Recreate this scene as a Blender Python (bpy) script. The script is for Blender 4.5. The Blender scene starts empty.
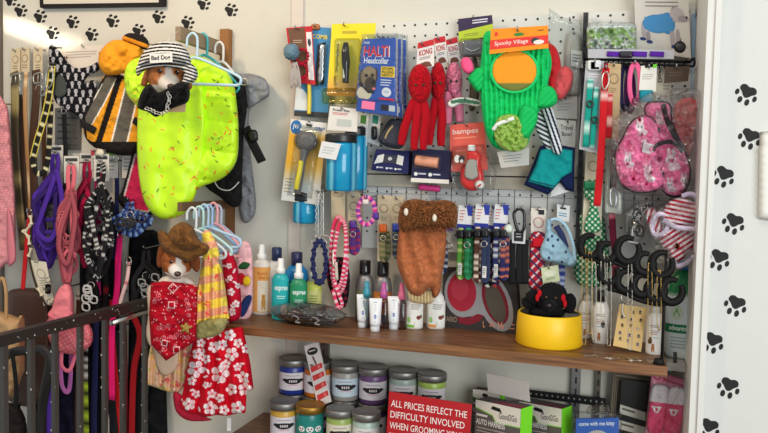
import bpy, math, random
import numpy as np
from mathutils import Vector, Matrix
from mathutils.geometry import delaunay_2d_cdt
scene = bpy.context.scene
COL = scene.collection
# ---------------------------------------------------------------- camera
W, H, F = 768.0, 433.0, 700.0
YAW, PITCH, ROLL, D = math.radians(18.0), math.radians(3.0), math.radians(1.26), 2.0
EYE = np.array([0.0, -D, 1.55])
FW = np.array([-math.sin(YAW)*math.cos(PITCH), math.cos(YAW)*math.cos(PITCH), -math.sin(PITCH)])
R0 = np.array([math.cos(YAW), math.sin(YAW), 0.0])
U0 = np.cross(R0, FW)
UC = math.cos(ROLL)*U0 - math.sin(ROLL)*R0
RC = math.cos(ROLL)*R0 + math.sin(ROLL)*U0
cam = bpy.data.cameras.new('camera'); co = bpy.data.objects.new('camera', cam); COL.objects.link(co)
cam.sensor_width = 36; cam.lens = F/W*36; cam.clip_start = 0.02
co.matrix_world = Matrix(((RC[0], UC[0], -FW[0], EYE[0]), (RC[1], UC[1], -FW[1], EYE[1]), (RC[2], UC[2], -FW[2], EYE[2]), (0, 0, 0, 1)))
scene.camera = co
# ---------------------------------------------------------------- light and exposure
vs = scene.view_settings
vs.view_transform = 'Standard'; vs.look = 'None'; vs.gamma = 1.0; vs.use_curve_mapping = False; vs.exposure = 0.22
w = bpy.data.worlds.new('world'); scene.world = w; w.use_nodes = True
bg = w.node_tree.nodes['Background']; bg.inputs[0].default_value = (0.93, 0.985, 0.97, 1); bg.inputs[1].default_value = 0.42
def area(name, loc, target, sx, sy, power, col):
    l = bpy.data.lights.new(name, 'AREA'); l.shape = 'RECTANGLE'; l.size = sx; l.size_y = sy; l.energy = power; l.color = col
    o = bpy.data.objects.new(name, l); COL.objects.link(o); o.location = loc
    o.rotation_euler = (Vector(target)-Vector(loc)).to_track_quat('-Z', 'Y').to_euler()
    return o
area('window_daylight', (1.7, -2.9, 1.55), (0.15, 0.0, 1.2), 1.8, 1.7, 62, (0.95, 0.99, 0.98))
area('ceiling_light', (0.0, -1.6, 3.1), (-0.1, 0.0, 1.3), 1.0, 0.5, 9, (1.0, 0.95, 0.88))
area('warm_lamp', (-1.6, -1.3, 2.75), (-1.1, 0.0, 1.8), 0.3, 0.3, 13, (1.0, 0.74, 0.48))
sun = area('sun_streak', (-1.943, -1.2, 2.284), (-1.943, 0.0, 2.034), 0.36, 0.018, 0.10, (1.0, 0.90, 0.72)); sun.data.spread = math.radians(4); sun.rotation_euler.rotate_axis('Z', math.radians(-17))
# ---------------------------------------------------------------- helpers
def A(*v): return np.array(v, float)
def S2L(c):
    c = np.clip(np.asarray(c, float)/255.0, 0, 1)
    return np.where(c <= 0.04045, c/12.92, ((c+0.055)/1.055)**2.4)
def P(x, y, d):
    x = np.asarray(x, float); y = np.asarray(y, float); d = np.asarray(d, float)
    u = (x-W/2)/F; v = -(y-H/2)/F
    ray = FW + u[..., None]*RC + v[..., None]*UC
    return EYE + ((D-d)/ray[..., 1])[..., None]*ray
def P1(x, y, d): return P(A(x), A(y), A(d))[0]
def mpp(x, y, d): return float(np.dot(P1(x, y, d)-EYE, FW)/F)
def zpx(p):
    q = np.asarray(p)-EYE; z = q@FW
    return (W/2+F*(q@RC)/z, H/2-F*(q@UC)/z)
def sm(t): t = np.clip(t, 0, 1); return t*t*(3-2*t)
def _lat(seed): return np.random.RandomState(seed).rand(64, 64)
def vn(x, y, f, seed=0):
    L = _lat(seed); X = np.asarray(x)*f+seed*7.3; Y = np.asarray(y)*f+seed*3.1
    i = np.floor(X).astype(int); j = np.floor(Y).astype(int); a = sm(X-i); b = sm(Y-j)
    g = lambda p, q: L[p % 64, q % 64]
    return (g(i, j)*(1-a)+g(i+1, j)*a)*(1-b)+(g(i, j+1)*(1-a)+g(i+1, j+1)*a)*b*1.0
def mix(base, m, c):
    m = np.asarray(m, float)
    if m.ndim == 1: m = m[:, None]
    return base*(1-m)+np.asarray(c, float)*m
def flat(c): return lambda x, y: np.tile(np.asarray(c, float), (len(x), 1))
# ---------------------------------------------------------------- materials
MATS = {}
SPEC = {  # rough, metallic, colour noise, bump scale, bump strength, sheen
 'cloth': (0.88, 0, .10, 420, .25, 0), 'web': (0.75, 0, .10, 700, .3, 0), 'fur': (0.95, 0, .25, 520, .7, .04),
 'paper': (0.7, 0, .03, 90, .03, 0), 'plastic': (0.35, 0, .03, 60, .02, 0), 'gloss': (0.12, 0, .02, 40, .01, 0),
 'metal': (0.28, 1, .05, 80, .03, 0), 'steel': (0.45, .85, .08, 120, .05, 0), 'paint': (0.6, 0, .03, 30, .04, 0),
 'satin': (0.42, 0, .06, 200, .1, 0), 'wax': (0.3, 0, .05, 40, .03, 0), 'leather': (0.5, 0, .18, 260, .25, 0)}
def mat(key):
    if key in MATS: return MATS[key]
    m = bpy.data.materials.new(key); MATS[key] = m; m.use_nodes = True
    n = m.node_tree.nodes; l = m.node_tree.links; b = n['Principled BSDF']; out = n['Material Output']
    at = n.new('ShaderNodeAttribute'); at.attribute_name = 'Col'
    tc = n.new('ShaderNodeTexCoord'); nz = n.new('ShaderNodeTexNoise'); l.new(tc.outputs['Object'], nz.inputs['Vector'])
    bp = n.new('ShaderNodeBump')
    if key in ('clear', 'bag', 'tint'):
        nz.inputs['Scale'].default_value = {'clear': 25, 'bag': 38, 'tint': 20}[key]; nz.inputs['Detail'].default_value = 3
        bp.inputs['Strength'].default_value = {'clear': .25, 'bag': 1.0, 'tint': .05}[key]; bp.inputs['Distance'].default_value = .025 if key == 'bag' else .01
        l.new(nz.outputs['Fac'], bp.inputs['Height'])
        tr = n.new('ShaderNodeBsdfTransparent'); gl = n.new('ShaderNodeBsdfGlossy'); gl.inputs['Roughness'].default_value = .1
        lw = n.new('ShaderNodeLayerWeight'); lw.inputs['Blend'].default_value = .25; l.new(bp.outputs[0], lw.inputs['Normal']); l.new(bp.outputs[0], gl.inputs['Normal'])
        mr = n.new('ShaderNodeMapRange'); mr.inputs['To Min'].default_value = .07 if key == 'bag' else .035; mr.inputs['To Max'].default_value = .75 if key == 'bag' else .5; l.new(lw.outputs['Facing'], mr.inputs['Value'])
        mx = n.new('ShaderNodeMixShader'); l.new(mr.outputs[0], mx.inputs[0]); l.new(at.outputs['Color'], tr.inputs['Color'])
        l.new(tr.outputs[0], mx.inputs[1]); l.new(gl.outputs[0], mx.inputs[2]); l.new(mx.outputs[0], out.inputs[0])
        return m
    ro, me, cn, bs, bst, sh = SPEC[key]
    b.inputs['Roughness'].default_value = ro; b.inputs['Metallic'].default_value = me
    b.inputs['Specular IOR Level'].default_value = {'cloth': .12, 'web': .2, 'fur': .1, 'paint': .22, 'leather': .35, 'paper': .35}.get(key, .5)
    if sh: b.inputs['Sheen Weight'].default_value = sh
    nz.inputs['Scale'].default_value = bs; nz.inputs['Detail'].default_value = 3
    mr = n.new('ShaderNodeMapRange'); mr.inputs['To Min'].default_value = 1-cn; mr.inputs['To Max'].default_value = 1+cn; l.new(nz.outputs['Fac'], mr.inputs['Value'])
    vm = n.new('ShaderNodeVectorMath'); vm.operation = 'SCALE'; l.new(at.outputs['Color'], vm.inputs[0]); l.new(mr.outputs[0], vm.inputs['Scale'])
    l.new(vm.outputs[0], b.inputs['Base Color'])
    bp.inputs['Strength'].default_value = bst; bp.inputs['Distance'].default_value = .002; l.new(nz.outputs['Fac'], bp.inputs['Height']); l.new(bp.outputs[0], b.inputs['Normal'])
    return m
def wood_mat():
    m = bpy.data.materials.new('wood laminate'); m.use_nodes = True; n = m.node_tree.nodes; l = m.node_tree.links; b = n['Principled BSDF']
    tc = n.new('ShaderNodeTexCoord'); mp = n.new('ShaderNodeMapping'); mp.inputs['Scale'].default_value = (2, 26, 60)
    nz = n.new('ShaderNodeTexNoise'); nz.inputs['Scale'].default_value = 3; nz.inputs['Detail'].default_value = 6; nz.inputs['Distortion'].default_value = .6
    rp = n.new('ShaderNodeValToRGB'); e = rp.color_ramp.elements
    e[0].position = .3; e[0].color = (*S2L((84, 52, 33)), 1); e[1].position = .72; e[1].color = (*S2L((150, 103, 64)), 1)
    l.new(tc.outputs['Object'], mp.inputs[0]); l.new(mp.outputs[0], nz.inputs['Vector']); l.new(nz.outputs['Fac'], rp.inputs[0]); l.new(rp.outputs[0], b.inputs['Base Color'])
    b.inputs['Roughness'].default_value = .42
    return m
# ---------------------------------------------------------------- mesh builder
class MB:
    def __init__(s): s.v = []; s.c = []; s.f = []; s.m = []; s.sm = []; s.n = 0; s.keys = []
    def add(s, v, faces, col, key='plastic', smooth=True):
        v = np.asarray(v, float).reshape(-1, 3); col = np.asarray(col, float)
        if col.ndim == 1: col = np.tile(col, (len(v), 1))
        if key not in s.keys: s.keys.append(key)
        k = s.keys.index(key)
        s.v.append(v); s.c.append(S2L(col))
        for f in faces: s.f.append([int(i)+s.n for i in f])
        s.m += [k]*len(faces); s.sm += [smooth]*len(faces); s.n += len(v)
        return s
    def mesh(s, name, origin, mats=None):
        me = bpy.data.meshes.new(name); V = np.vstack(s.v)-origin
        me.from_pydata(V.tolist(), [], s.f); me.polygons.foreach_set('material_index', s.m); me.polygons.foreach_set('use_smooth', s.sm)
        a = me.color_attributes.new('Col', 'FLOAT_COLOR', 'POINT'); c = np.hstack([np.vstack(s.c), np.ones((s.n, 1))]); a.data.foreach_set('color', c.ravel())
        for k in s.keys: me.materials.append(mats or mat(k))
        me.update(); return me
    def base(s):
        V = np.vstack(s.v); lo, hi = V.min(0), V.max(0); return A((lo[0]+hi[0])/2, (lo[1]+hi[1])/2, lo[2])
def solo(name, mb, label=None, cat=None, group=None, kind=None, mats=None):
    b = mb.base(); o = bpy.data.objects.new(name, mb.mesh(name, b, mats)); COL.objects.link(o); o.location = b
    if label: o['label'] = label
    if cat: o['category'] = cat
    if group: o['group'] = group
    if kind: o['kind'] = kind
    return o
class T:
    def __init__(s, name, label, cat, group=None):
        s.o = bpy.data.objects.new(name, None); COL.objects.link(s.o); s.o.empty_display_size = .02; s.org = None
        s.o['label'] = label; s.o['category'] = cat
        if group: s.o['group'] = group
    def part(s, name, mb, label=None, under=None, kind=None):
        if s.org is None: s.org = mb.base(); s.o.location = s.org
        o = bpy.data.objects.new(name, mb.mesh(name, s.org)); COL.objects.link(o); o.parent = under or s.o
        if label: o['label'] = label
        if kind: o['kind'] = kind
        return o
# ---------------------------------------------------------------- shapes
def quads(nu, nv, off=0, cu=False):
    f = []
    for j in range(nv-1):
        for i in range(nu if cu else nu-1):
            a = off+j*nu+i; b = off+j*nu+(i+1) % nu
            f.append((a, b, b+nu, a+nu))
    return f
def spline(pts, n=6, closed=False):
    p = np.asarray(pts, float); N = len(p)
    if N < 3 and not closed: t = np.linspace(0, 1, n+1)[:, None]; return p[0]*(1-t)+p[-1]*t
    out = []
    for i in range(N if closed else N-1):
        g = (lambda k: p[k % N]) if closed else (lambda k: p[min(max(k, 0), N-1)])
        a, b, c, d = g(i-1), g(i), g(i+1), g(i+2)
        for t in np.arange(n)/n:
            out.append(.5*((2*b)+(c-a)*t+(2*a-5*b+4*c-d)*t*t+(3*b-a-3*c+d)*t**3))
    if not closed: out.append(p[-1])
    return np.array(out)
def frame_of(path, closed, ref=(0, -1, 0)):
    t = (np.roll(path, -1, 0)-np.roll(path, 1, 0)) if closed else np.gradient(path, axis=0)
    t /= np.linalg.norm(t, axis=1)[:, None]+1e-12
    n = np.tile(A(*ref), (len(path), 1)); n = n-(n*t).sum(1)[:, None]*t
    ln = np.linalg.norm(n, axis=1); bad = ln < .25
    if bad.any():
        r2 = np.tile(A(0, 0, 1), (len(path), 1)); n2 = r2-(r2*t).sum(1)[:, None]*t; n[bad] = n2[bad]
    n /= np.linalg.norm(n, axis=1)[:, None]; return t, n, np.cross(t, n)
def sweep(mb, path, sec, col, key, closed=False, scale=None):
    t, n, s = frame_of(path, closed); k = len(sec); N = len(path)
    sc = np.ones(N) if scale is None else np.asarray(scale)
    V = path[:, None, :]+(s[:, None, :]*np.asarray(sec)[None, :, 0, None]+n[:, None, :]*np.asarray(sec)[None, :, 1, None])*sc[:, None, None]
    V = V.reshape(-1, 3); f = quads(k, N, 0, True)
    if closed: f += [((N-1)*k+i, (N-1)*k+(i+1) % k, (i+1) % k, i) for i in range(k)]
    else: f += [tuple(range(k))[::-1], tuple((N-1)*k+i for i in range(k))]
    c = np.asarray(col, float)
    if c.ndim == 2: c = np.repeat(c, k, 0)
    mb.add(V, f, c, key, True); return mb
def wpath(pts, n=6, closed=False):
    q = np.asarray(pts, float); return spline(P(q[:, 0], q[:, 1], q[:, 2]), n, closed)
def strap(mb, pts, wpx, col, key='web', th=.0022, n=6, closed=False, fn=None):
    p = wpath(pts, n, closed); m = mpp(pts[0][0], pts[0][1], pts[0][2]); w2 = wpx*m/2
    sec = [(-w2, -th/2), (-w2, th/2), (-w2*.5, th*.62), (0, th*.66), (w2*.5, th*.62), (w2, th/2), (w2, -th/2), (0, -th*.6)]
    if fn is not None:
        L = np.r_[0, np.cumsum(np.linalg.norm(np.diff(p, axis=0), axis=1))]/m
        col = np.array([fn(x) for x in L])
    return sweep(mb, p, sec, col, key, closed)
def tube(mb, pts, rpx, col, key='plastic', n=6, closed=False, k=8, taper=None, world=False, fn=None):
    if world: p = spline(pts, n, closed); r = rpx
    else: p = wpath(pts, n, closed); r = rpx*mpp(pts[0][0], pts[0][1], pts[0][2])
    a = np.arange(k)/k*2*math.pi
    if fn is not None: col = np.array([fn(i) for i in range(len(p))])
    return sweep(mb, p, np.stack([r*np.cos(a), r*np.sin(a)], 1), col, key, closed, None if taper is None else np.interp(np.linspace(0, 1, len(p)), np.linspace(0, 1, len(taper)), taper))
def circ(x, y, d, r, ry=None, n=10, a0=0, a1=360, tilt=0, dd=0):
    ry = ry or r; full = abs(a1-a0) >= 359.9; a = np.radians(np.linspace(a0, a1, n, endpoint=not full)); t = math.radians(tilt)
    X = r*np.cos(a); Y = -ry*np.sin(a)
    return [(x+X[i]*math.cos(t)-Y[i]*math.sin(t), y+X[i]*math.sin(t)+Y[i]*math.cos(t), d+dd*math.cos(a[i])) for i in range(n)]
def ring(mb, x, y, d, r, t, col, key='metal', ry=None, dd=0): return tube(mb, circ(x, y, d, r, ry, 10, dd=dd), t, col, key, 3, True, 6)
def quad_of(c, d):
    d = [d]*4 if np.isscalar(d) else d
    return P(A(*[p[0] for p in c]), A(*[p[1] for p in c]), A(*d))
def bil(q, u, v):
    u = np.asarray(u)[..., None]; v = np.asarray(v)[..., None]
    return (q[0]*(1-u)+q[1]*u)*(1-v)+(q[3]*(1-u)+q[2]*u)*v
def qn(q):
    n = np.cross(q[1]-q[0], q[3]-q[0]); n /= np.linalg.norm(n); return n if n[1] < 0 else -n
class Q:      # a flat sheet in space: u to its right, v down; used to print on
    def __init__(s, q): s.q = q; s.nm = qn(q)
    def __call__(s, u, v, off=0.0): return bil(s.q, u, v)+s.nm*off
def rect(c): x0, y0, x1, y1 = c; return [(x0, y0), (x1, y0), (x1, y1), (x0, y1)]
def panel(mb, c, d, th=.0015, col=(230, 230, 225), key='paper', fn=None, n=(2, 2), side=None, bend=0.0):
    if len(c) == 4 and np.isscalar(c[0]): c = rect(c)
    q = quad_of(c, d); s = Q(q); nu, nv = n
    U, V = np.meshgrid(np.linspace(0, 1, nu), np.linspace(0, 1, nv)); U = U.ravel(); V = V.ravel()
    X = s(U, V)+(s.nm*(bend*4*(U*(1-U)))[:, None] if bend else 0)
    cc = fn(U, V) if fn else np.tile(A(*col), (len(U), 1))
    mb.add(X, [f[::-1] for f in quads(nu, nv)], cc, key, bool(bend))
    sd = side if side is not None else (col if fn is None else cc.mean(0))
    b = bil(q, A(0, 1, 1, 0), A(0, 0, 1, 1)); bk = b-s.nm*th
    mb.add(np.vstack([b, bk]), [(0, 1, 5, 4), (1, 2, 6, 5), (2, 3, 7, 6), (3, 0, 4, 7), (4, 5, 6, 7)], sd, key, False)
    return s
def poly(mb, s, pts, col, off=.0006, key='paper'):
    u = A(*[p[0] for p in pts]); v = A(*[p[1] for p in pts]); X = s(u, v, off); mb.add(X, [tuple(range(len(pts)))], col, key, False)
def box2(mb, s, r, col, off=.0006, key='paper'):
    x0, y0, x1, y1 = r; n = 2 if isinstance(s, Q) else 2+int(abs(x1-x0)*12); u = np.linspace(x0, x1, n); X = s(np.r_[u, u], np.r_[np.full(n, y0), np.full(n, y1)], off)
    mb.add(X, [f[::-1] for f in quads(n, 2)], col, key, False)
def oval(mb, s, u, v, ru, rv, col, off=.0008, key='paper', n=20, rot=0):
    if not isinstance(s, Q) and ru > .03:
        t = np.cos(np.linspace(math.pi, 0, 13)); h = np.sqrt(np.clip(1-t*t, 0, 1))*rv+1e-5; U = u+t*ru; X = s(np.r_[U, U], np.r_[v-h, v+h], off); mb.add(X, [f[::-1] for f in quads(13, 2)], col, key, False); return
    a = np.linspace(0, 2*math.pi, n, endpoint=False); x = np.cos(a)*ru; y = np.sin(a)*rv; c, sn = math.cos(rot), math.sin(rot)
    poly(mb, s, list(zip(u+x*c-y*sn, v+x*sn+y*c)), col, off, key)
def bars(mb, s, r, n, col=(90, 90, 95), fill=.35, off=.0008, seed=0):
    rg = random.Random(seed); x0, y0, x1, y1 = r; h = (y1-y0)/n
    for i in range(n): box2(mb, s, (x0, y0+i*h, x0+(x1-x0)*rg.uniform(.6, 1), y0+i*h+h*fill), col, off)
GL = {}
def glyphs(txt, bold):
    if (txt, bold) in GL: return GL[txt, bold]
    cu = bpy.data.curves.new('t', 'FONT'); cu.body = txt; cu.resolution_u = 3; cu.offset = .018 if bold else 0.004
    o = bpy.data.objects.new('t', cu); COL.objects.link(o); dg = bpy.context.evaluated_depsgraph_get(); me = bpy.data.meshes.new_from_object(o.evaluated_get(dg))
    V = np.array([v.co[:2] for v in me.vertices]); f = [tuple(p.vertices) for p in me.polygons]
    bpy.data.objects.remove(o); bpy.data.curves.remove(cu); bpy.data.meshes.remove(me)
    V = (V-V.min(0))/(V.max(0)-V.min(0)); GL[txt, bold] = (V, f); return V, f
def text(mb, s, txt, r, col, off=.0009, bold=True, rot=0):
    V, f = glyphs(txt, bold); x0, y0, x1, y1 = r
    if rot == 90: u = x0+(x1-x0)*V[:, 1]; v = y0+(y1-y0)*V[:, 0]; u = x1-(u-x0)
    elif rot == -90: u = x0+(x1-x0)*(1-V[:, 1]); u = x1-(u-x0); v = y1-(y1-y0)*V[:, 0]
    else: u = x0+(x1-x0)*V[:, 0]; v = y1-(y1-y0)*V[:, 1]
    mb.add(s(u, v, off), f, col, 'paper', False)
def inside(px, py, pol):
    x, y = pol[:, 0], pol[:, 1]; x2, y2 = np.roll(x, -1), np.roll(y, -1); r = np.zeros(len(px), bool)
    for a, b, c, d in zip(x, y, x2, y2):
        if b == d: continue
        r ^= ((b > py) != (d > py)) & (px < (c-a)*(py-b)/(d-b)+a)
    return r
def edist(px, py, pol):
    m = np.full(len(px), 1e9)
    for (a, b), (c, d) in zip(pol, np.roll(pol, -1, 0)):
        ex, ey = c-a, d-b; t = np.clip(((px-a)*ex+(py-b)*ey)/(ex*ex+ey*ey+1e-12), 0, 1); m = np.minimum(m, (px-a-t*ex)**2+(py-b-t*ey)**2)
    return np.sqrt(m)
def puff(mb, pol, d, th, fn, key='cloth', step=1.2, edge=6, smooth=True, disp=None, wr=0.0, wf=.12, seed=1, curve=4, dfn=None, back=.5):
    """a solid cushion of cloth, plush or moulded card: front swells by th, back by th*back"""
    c0 = np.asarray(pol, float)
    if smooth: c0 = spline(np.c_[c0, np.zeros(len(c0))], curve, True)[:, :2]
    bd = []
    for a, b in zip(c0, np.roll(c0, -1, 0)):
        k = max(1, int(np.hypot(*(b-a))/step)); bd += [a+(b-a)*t for t in np.arange(k)/k]
    bd = np.array(bd); lo, hi = bd.min(0), bd.max(0)
    gx, gy = np.meshgrid(np.arange(lo[0], hi[0], step), np.arange(lo[1], hi[1], step)); gx = gx+((np.arange(gx.shape[0]) % 2)*step*.5)[:, None]; gx, gy = gx.ravel(), gy.ravel()
    k = inside(gx, gy, bd); gx, gy = gx[k], gy[k]; e = edist(gx, gy, bd); k = e > step*.6; gx, gy, e = gx[k], gy[k], e[k]
    nb = len(bd); pts = [Vector(p) for p in bd]+[Vector(p) for p in zip(gx, gy)]
    r = delaunay_2d_cdt(pts, [(i, (i+1) % nb) for i in range(nb)], [], 1, 1e-5)
    V = np.array([tuple(v) for v in r[0]]); tri = r[2]; x, y = V[:, 0], V[:, 1]
    e = edist(x, y, bd); isb = e < 1e-3; prof = np.sqrt(np.clip(1-(1-np.clip(e/edge, 0, 1))**2, 0, 1))
    z = th*prof
    if wr: z = z+wr*prof*((vn(x, y, wf, seed)-.5)+.5*(vn(x, y, wf*2.3, seed+5)-.5))*2
    if disp is not None: z = z+disp(x, y)*prof
    z = np.maximum(z, 0)
    dd = d if dfn is None else dfn(x, y)
    X = P(x, y, np.zeros(len(x))+dd); Fr = P(x, y, dd+z); Bk = X.copy(); Bk[:, 1] += th*back*prof+.0006*(~isb)
    idx = np.arange(len(x)); bi = np.where(isb, idx, idx+len(x)); c = fn(x, y)
    n = len(x)
    f1 = [tuple(t)[::-1] for t in tri]; f2 = [tuple(bi[i] for i in t) for t in tri]
    # outward: the front must face the camera side (-y)
    a, b, cc = (Fr[i] for i in f1[0][:3])
    if np.cross(b-a, cc-a)[1] > 0: f1 = [t[::-1] for t in f1]; f2 = [t[::-1] for t in f2]
    used = ~isb; remap = np.cumsum(used)-1+n; bi = np.where(isb, idx, remap)
    f2 = [tuple(bi[i-n] if i >= n else i for i in t) for t in f2]
    mb.add(np.vstack([Fr, Bk[used]]), f1+f2, np.vstack([c, c[used]]), key, True)
    return mb
def plate(mb, pol, d, th, col, key='plastic', smooth=True, step=3, edge=.8, fn=None): return puff(mb, pol, d, th, fn or flat(col), key, step, edge, smooth, back=.2)
def rrect(x0, y0, x1, y1, r):
    o = []
    for cx, cy, a in ((x1-r, y0+r, -90), (x1-r, y1-r, 0), (x0+r, y1-r, 90), (x0+r, y0+r, 180)):
        for k in range(4): t = math.radians(a+k*30); o.append((cx+r*math.cos(t), cy+r*math.sin(t)))
    return o
def lathe(mb, x, y, d, prof, col, key='plastic', n=28, fn=None, sy=1.0, s=None):
    """turned shape standing with its foot at pixel (x, y); profile (radius, height) in pixels at that distance"""
    b = P1(x, y, d); m = s or mpp(x, y, d); to = EYE-b; a0 = math.atan2(to[1], to[0]); a = a0+math.pi+np.arange(n)/n*2*math.pi
    V = []; C = []
    for r, h in prof:
        V.append(np.stack([b[0]+r*m*np.cos(a), b[1]+r*m*sy*np.sin(a), np.full(n, b[2]+h*m)], 1))
        C.append(np.tile(A(*col), (n, 1)) if fn is None else np.array([fn(t, h) for t in (np.arange(n)/n-.5)*360]))
    k = len(prof); f = quads(n, k, 0, True)
    f += [tuple(range(n))[::-1], tuple((k-1)*n+i for i in range(n))]
    mb.add(np.vstack(V), f, np.vstack(C), key, True)
    ax = A(math.cos(a0), math.sin(a0)*sy, 0); rt = A(-math.sin(a0), math.cos(a0)*sy, 0)
    def skin(r, h0, h1, sw):   # maps u across the front by sw degrees and v from h1 (top) to h0
        def g(u, v, off=0.0):
            t = np.radians((np.asarray(u)-.5)*sw); h = h1+(h0-h1)*np.asarray(v)
            return b+(r*m+off)*(np.cos(t)[:, None]*ax+np.sin(t)[:, None]*rt)+np.stack([h*0, h*0, h*m], 1)
        return g
    return skin
def label_on(mb, sk, col, n=14, off=.0005, key='paper'):
    U, V = np.meshgrid(np.linspace(0, 1, n), A(0, 1)); mb.add(sk(U.ravel(), V.ravel(), off), [f[::-1] for f in quads(n, 2)], col, key, True)
def sphere(mb, c, r, col, key='plastic', nu=20, nv=12, fn=None, dfn=None, rot=None):
    th = np.linspace(0, math.pi, nv); ph = np.arange(nu)/nu*2*math.pi; T_, Ph = np.meshgrid(th, ph, indexing='ij')
    dr = np.stack([np.sin(T_)*np.cos(Ph), np.sin(T_)*np.sin(Ph), np.cos(T_)], -1).reshape(-1, 3)
    k = np.ones(len(dr)) if dfn is None else dfn(dr)
    X = dr*np.asarray(r)*k[:, None]
    if rot is not None: X = X@np.asarray(rot).T
    mb.add(X+np.asarray(c), quads(nu, nv, 0, True), np.tile(A(*col), (len(dr), 1)) if fn is None else fn(dr), key, True)
def cyl(mb, p0, p1, r, col, key='plastic', k=10): return tube(mb, [p0, p1], r, col, key, 1, False, k, world=True)
def wbox(mb, lo, hi, col, key='paint'):
    x0, y0, z0 = lo; x1, y1, z1 = hi
    mb.add([(x0, y0, z0), (x1, y0, z0), (x1, y1, z0), (x0, y1, z0), (x0, y0, z1), (x1, y0, z1), (x1, y1, z1), (x0, y1, z1)],
           [(0, 3, 2, 1), (4, 5, 6, 7), (0, 1, 5, 4), (1, 2, 6, 5), (2, 3, 7, 6), (3, 0, 4, 7)], col, key, False)
def hook(x, y, d, what, back=0.024, cat='hook', col=(150, 150, 155), r=.0022, up=5):
    """steel peg hook from the board out to distance d, its tip turned up"""
    a = P1(x, y, d); mb = MB(); b = a.copy(); b[1] = -back; b[2] += .006
    t = a+A(0, -.008, 0); tip = t+A(0, -.004, .008)
    tube(mb, [b, (a+b)/2, t, tip], r, col, 'metal', 4, False, 7, world=True)
    return solo('peg_hook', mb, ' '.join(('steel peg hook holding up the '+what).split()[:16]), cat, 'steel peg hooks on the wall')
def bubble(t, x0, y0, x1, y1, d, th=.018, r=4, name='blister', tint=(246, 249, 250), under=None, pol=None):
    mb = MB(); puff(mb, pol or rrect(x0, y0, x1, y1, r), d, th, flat(tint), 'clear', 3, 3, False, back=.05); return t.part(name, mb, 'clear plastic', under)
# ================================================================ SETTING
ZS = float(P1(224, 324, .25)[2]); ZL = ZS-.336; XL = float(P1(224, 324, .25)[0]); XR = float(P1(667.7, 364.5, .25)[0])
def struct(name, lo, hi, col, key='paint', mats=None):
    mb = MB(); wbox(mb, lo, hi, col, key); return solo(name, mb, None, None, None, 'structure', mats)
struct('floor', (-2.6, -3.6, -.1), (2.4, .12, 0), (120, 104, 90))
struct('wall_back', (-2.6, 0, 0), (2.4, .1, 3.2), (208, 205, 195))
xt = float(P1(708, 5, .27)[0]); xt2 = float(P1(722, 5, .27)[0])
struct('wall_right', (xt+.012, -.25, 0), (2.4, -.001, 3.2), (208, 209, 206))
mb = MB(); wbox(mb, (xt, -.27, 0), (xt2, -.001, 3.2), (216, 215, 212)); wbox(mb, (xt2-.012, -.276, 0), (xt2, -.27, 3.2), (216, 215, 212)); solo('trim_2', mb, kind='structure')
xa = float(P1(291.6, 10, .008)[0]); xb = float(P1(303, 10, .008)[0]); struct('trim_1', (xa, -.008, 0), (xb, 0, 3.2), (214, 203, 194))
x0 = float(P1(-22, 200, .012)[0]); x1 = float(P1(.5, 60, .012)[0]); struct('trim_3', (x0, -.012, 0), (x1, 0, 3.2), (104, 96, 88))
# shelves
WOOD = wood_mat()
mb = MB(); wbox(mb, (XL, -.25, ZS-.026), (XR, -.0005, ZS), (130, 90, 60))
shelf = T('wall_shelf', 'long brown wood laminate shelf carrying the bottles, tubes and yellow bowl', 'shelf')
o = shelf.part('board', mb); o.data.materials[0] = WOOD
mb = MB(); wbox(mb, (XL, -.25, ZL-.026), (XR-.02, -.0005, ZL), (130, 90, 60))
sh2 = T('wall_shelf', 'lower brown wood shelf under the candle jars and red sign', 'shelf')
o = sh2.part('board', mb); o.data.materials[0] = WOOD
for t, z, x in ((shelf, ZS, 329), (shelf, ZS, 579), (sh2, ZL, 330), (sh2, ZL, 575)):
    X = float(P1(x, 360, .02)[0]); mb = MB(); V = [(X-.004, -.018, z-.026), (X-.004, -.2, z-.026), (X-.004, -.2, z-.034), (X-.004, -.018, z-.085)]
    V += [(a+.008, b, c) for a, b, c in V]
    mb.add(V, [(0, 1, 2, 3), (7, 6, 5, 4), (0, 4, 5, 1), (1, 5, 6, 2), (2, 6, 7, 3), (3, 7, 4, 0)], (120, 96, 74) if x > 400 else (90, 85, 80), 'steel', False); t.part('bracket', mb)
# slotted uprights
def upright(x, y, xw, z0, z1, col, lab, dk=(40, 40, 42)):
    a = P1(x-xw/2, y, .016); b = P1(x+xw/2, y, .016); mb = MB(); wbox(mb, (a[0], -.018, z0), (b[0], -.0005, z1), col, 'steel')
    c = (a[0]+b[0])/2; z = z0+.02
    while z < z1-.02: mb.add([(c-.0025, -.0184, z), (c+.0025, -.0184, z), (c+.0025, -.0184, z+.018), (c-.0025, -.0184, z+.018)], [(0, 1, 2, 3)], dk, 'paint', False); z += .032
    solo('slotted_upright', mb, lab, 'shelf upright')
upright(324, 350, 8, ZL, ZS-.03, (120, 112, 104), 'slotted metal shelf upright standing behind the candle jars')
upright(576, 380, 9, ZL-.1, ZS-.03, (136, 132, 134), 'slotted grey metal upright below the shelf, behind the green harness boxes')
upright(598, 390, 5, ZL-.1, ZS-.03, (110, 100, 92), 'thin slotted upright below the shelf beside the dark picture frame')
mb = MB()
s = panel(mb, [(528, 390), (606, 399), (606, 407), (528, 397)], .032, .006, (22, 21, 22), 'paint')
for i in range(14): oval(mb, s, .04+i*.07, .45, .011, .13, (150, 148, 146), .0006, 'paint', 8)
for x in (545, 598): tube(mb, [(x, 394.5+(x-528)*.118, .028), (x, 394.5+(x-528)*.118, .0)], .8, (26, 25, 26), 'steel', 1)
solo('wire_rail', mb, 'black wire rail low on the wall behind the green harness boxes', 'rail')
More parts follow.
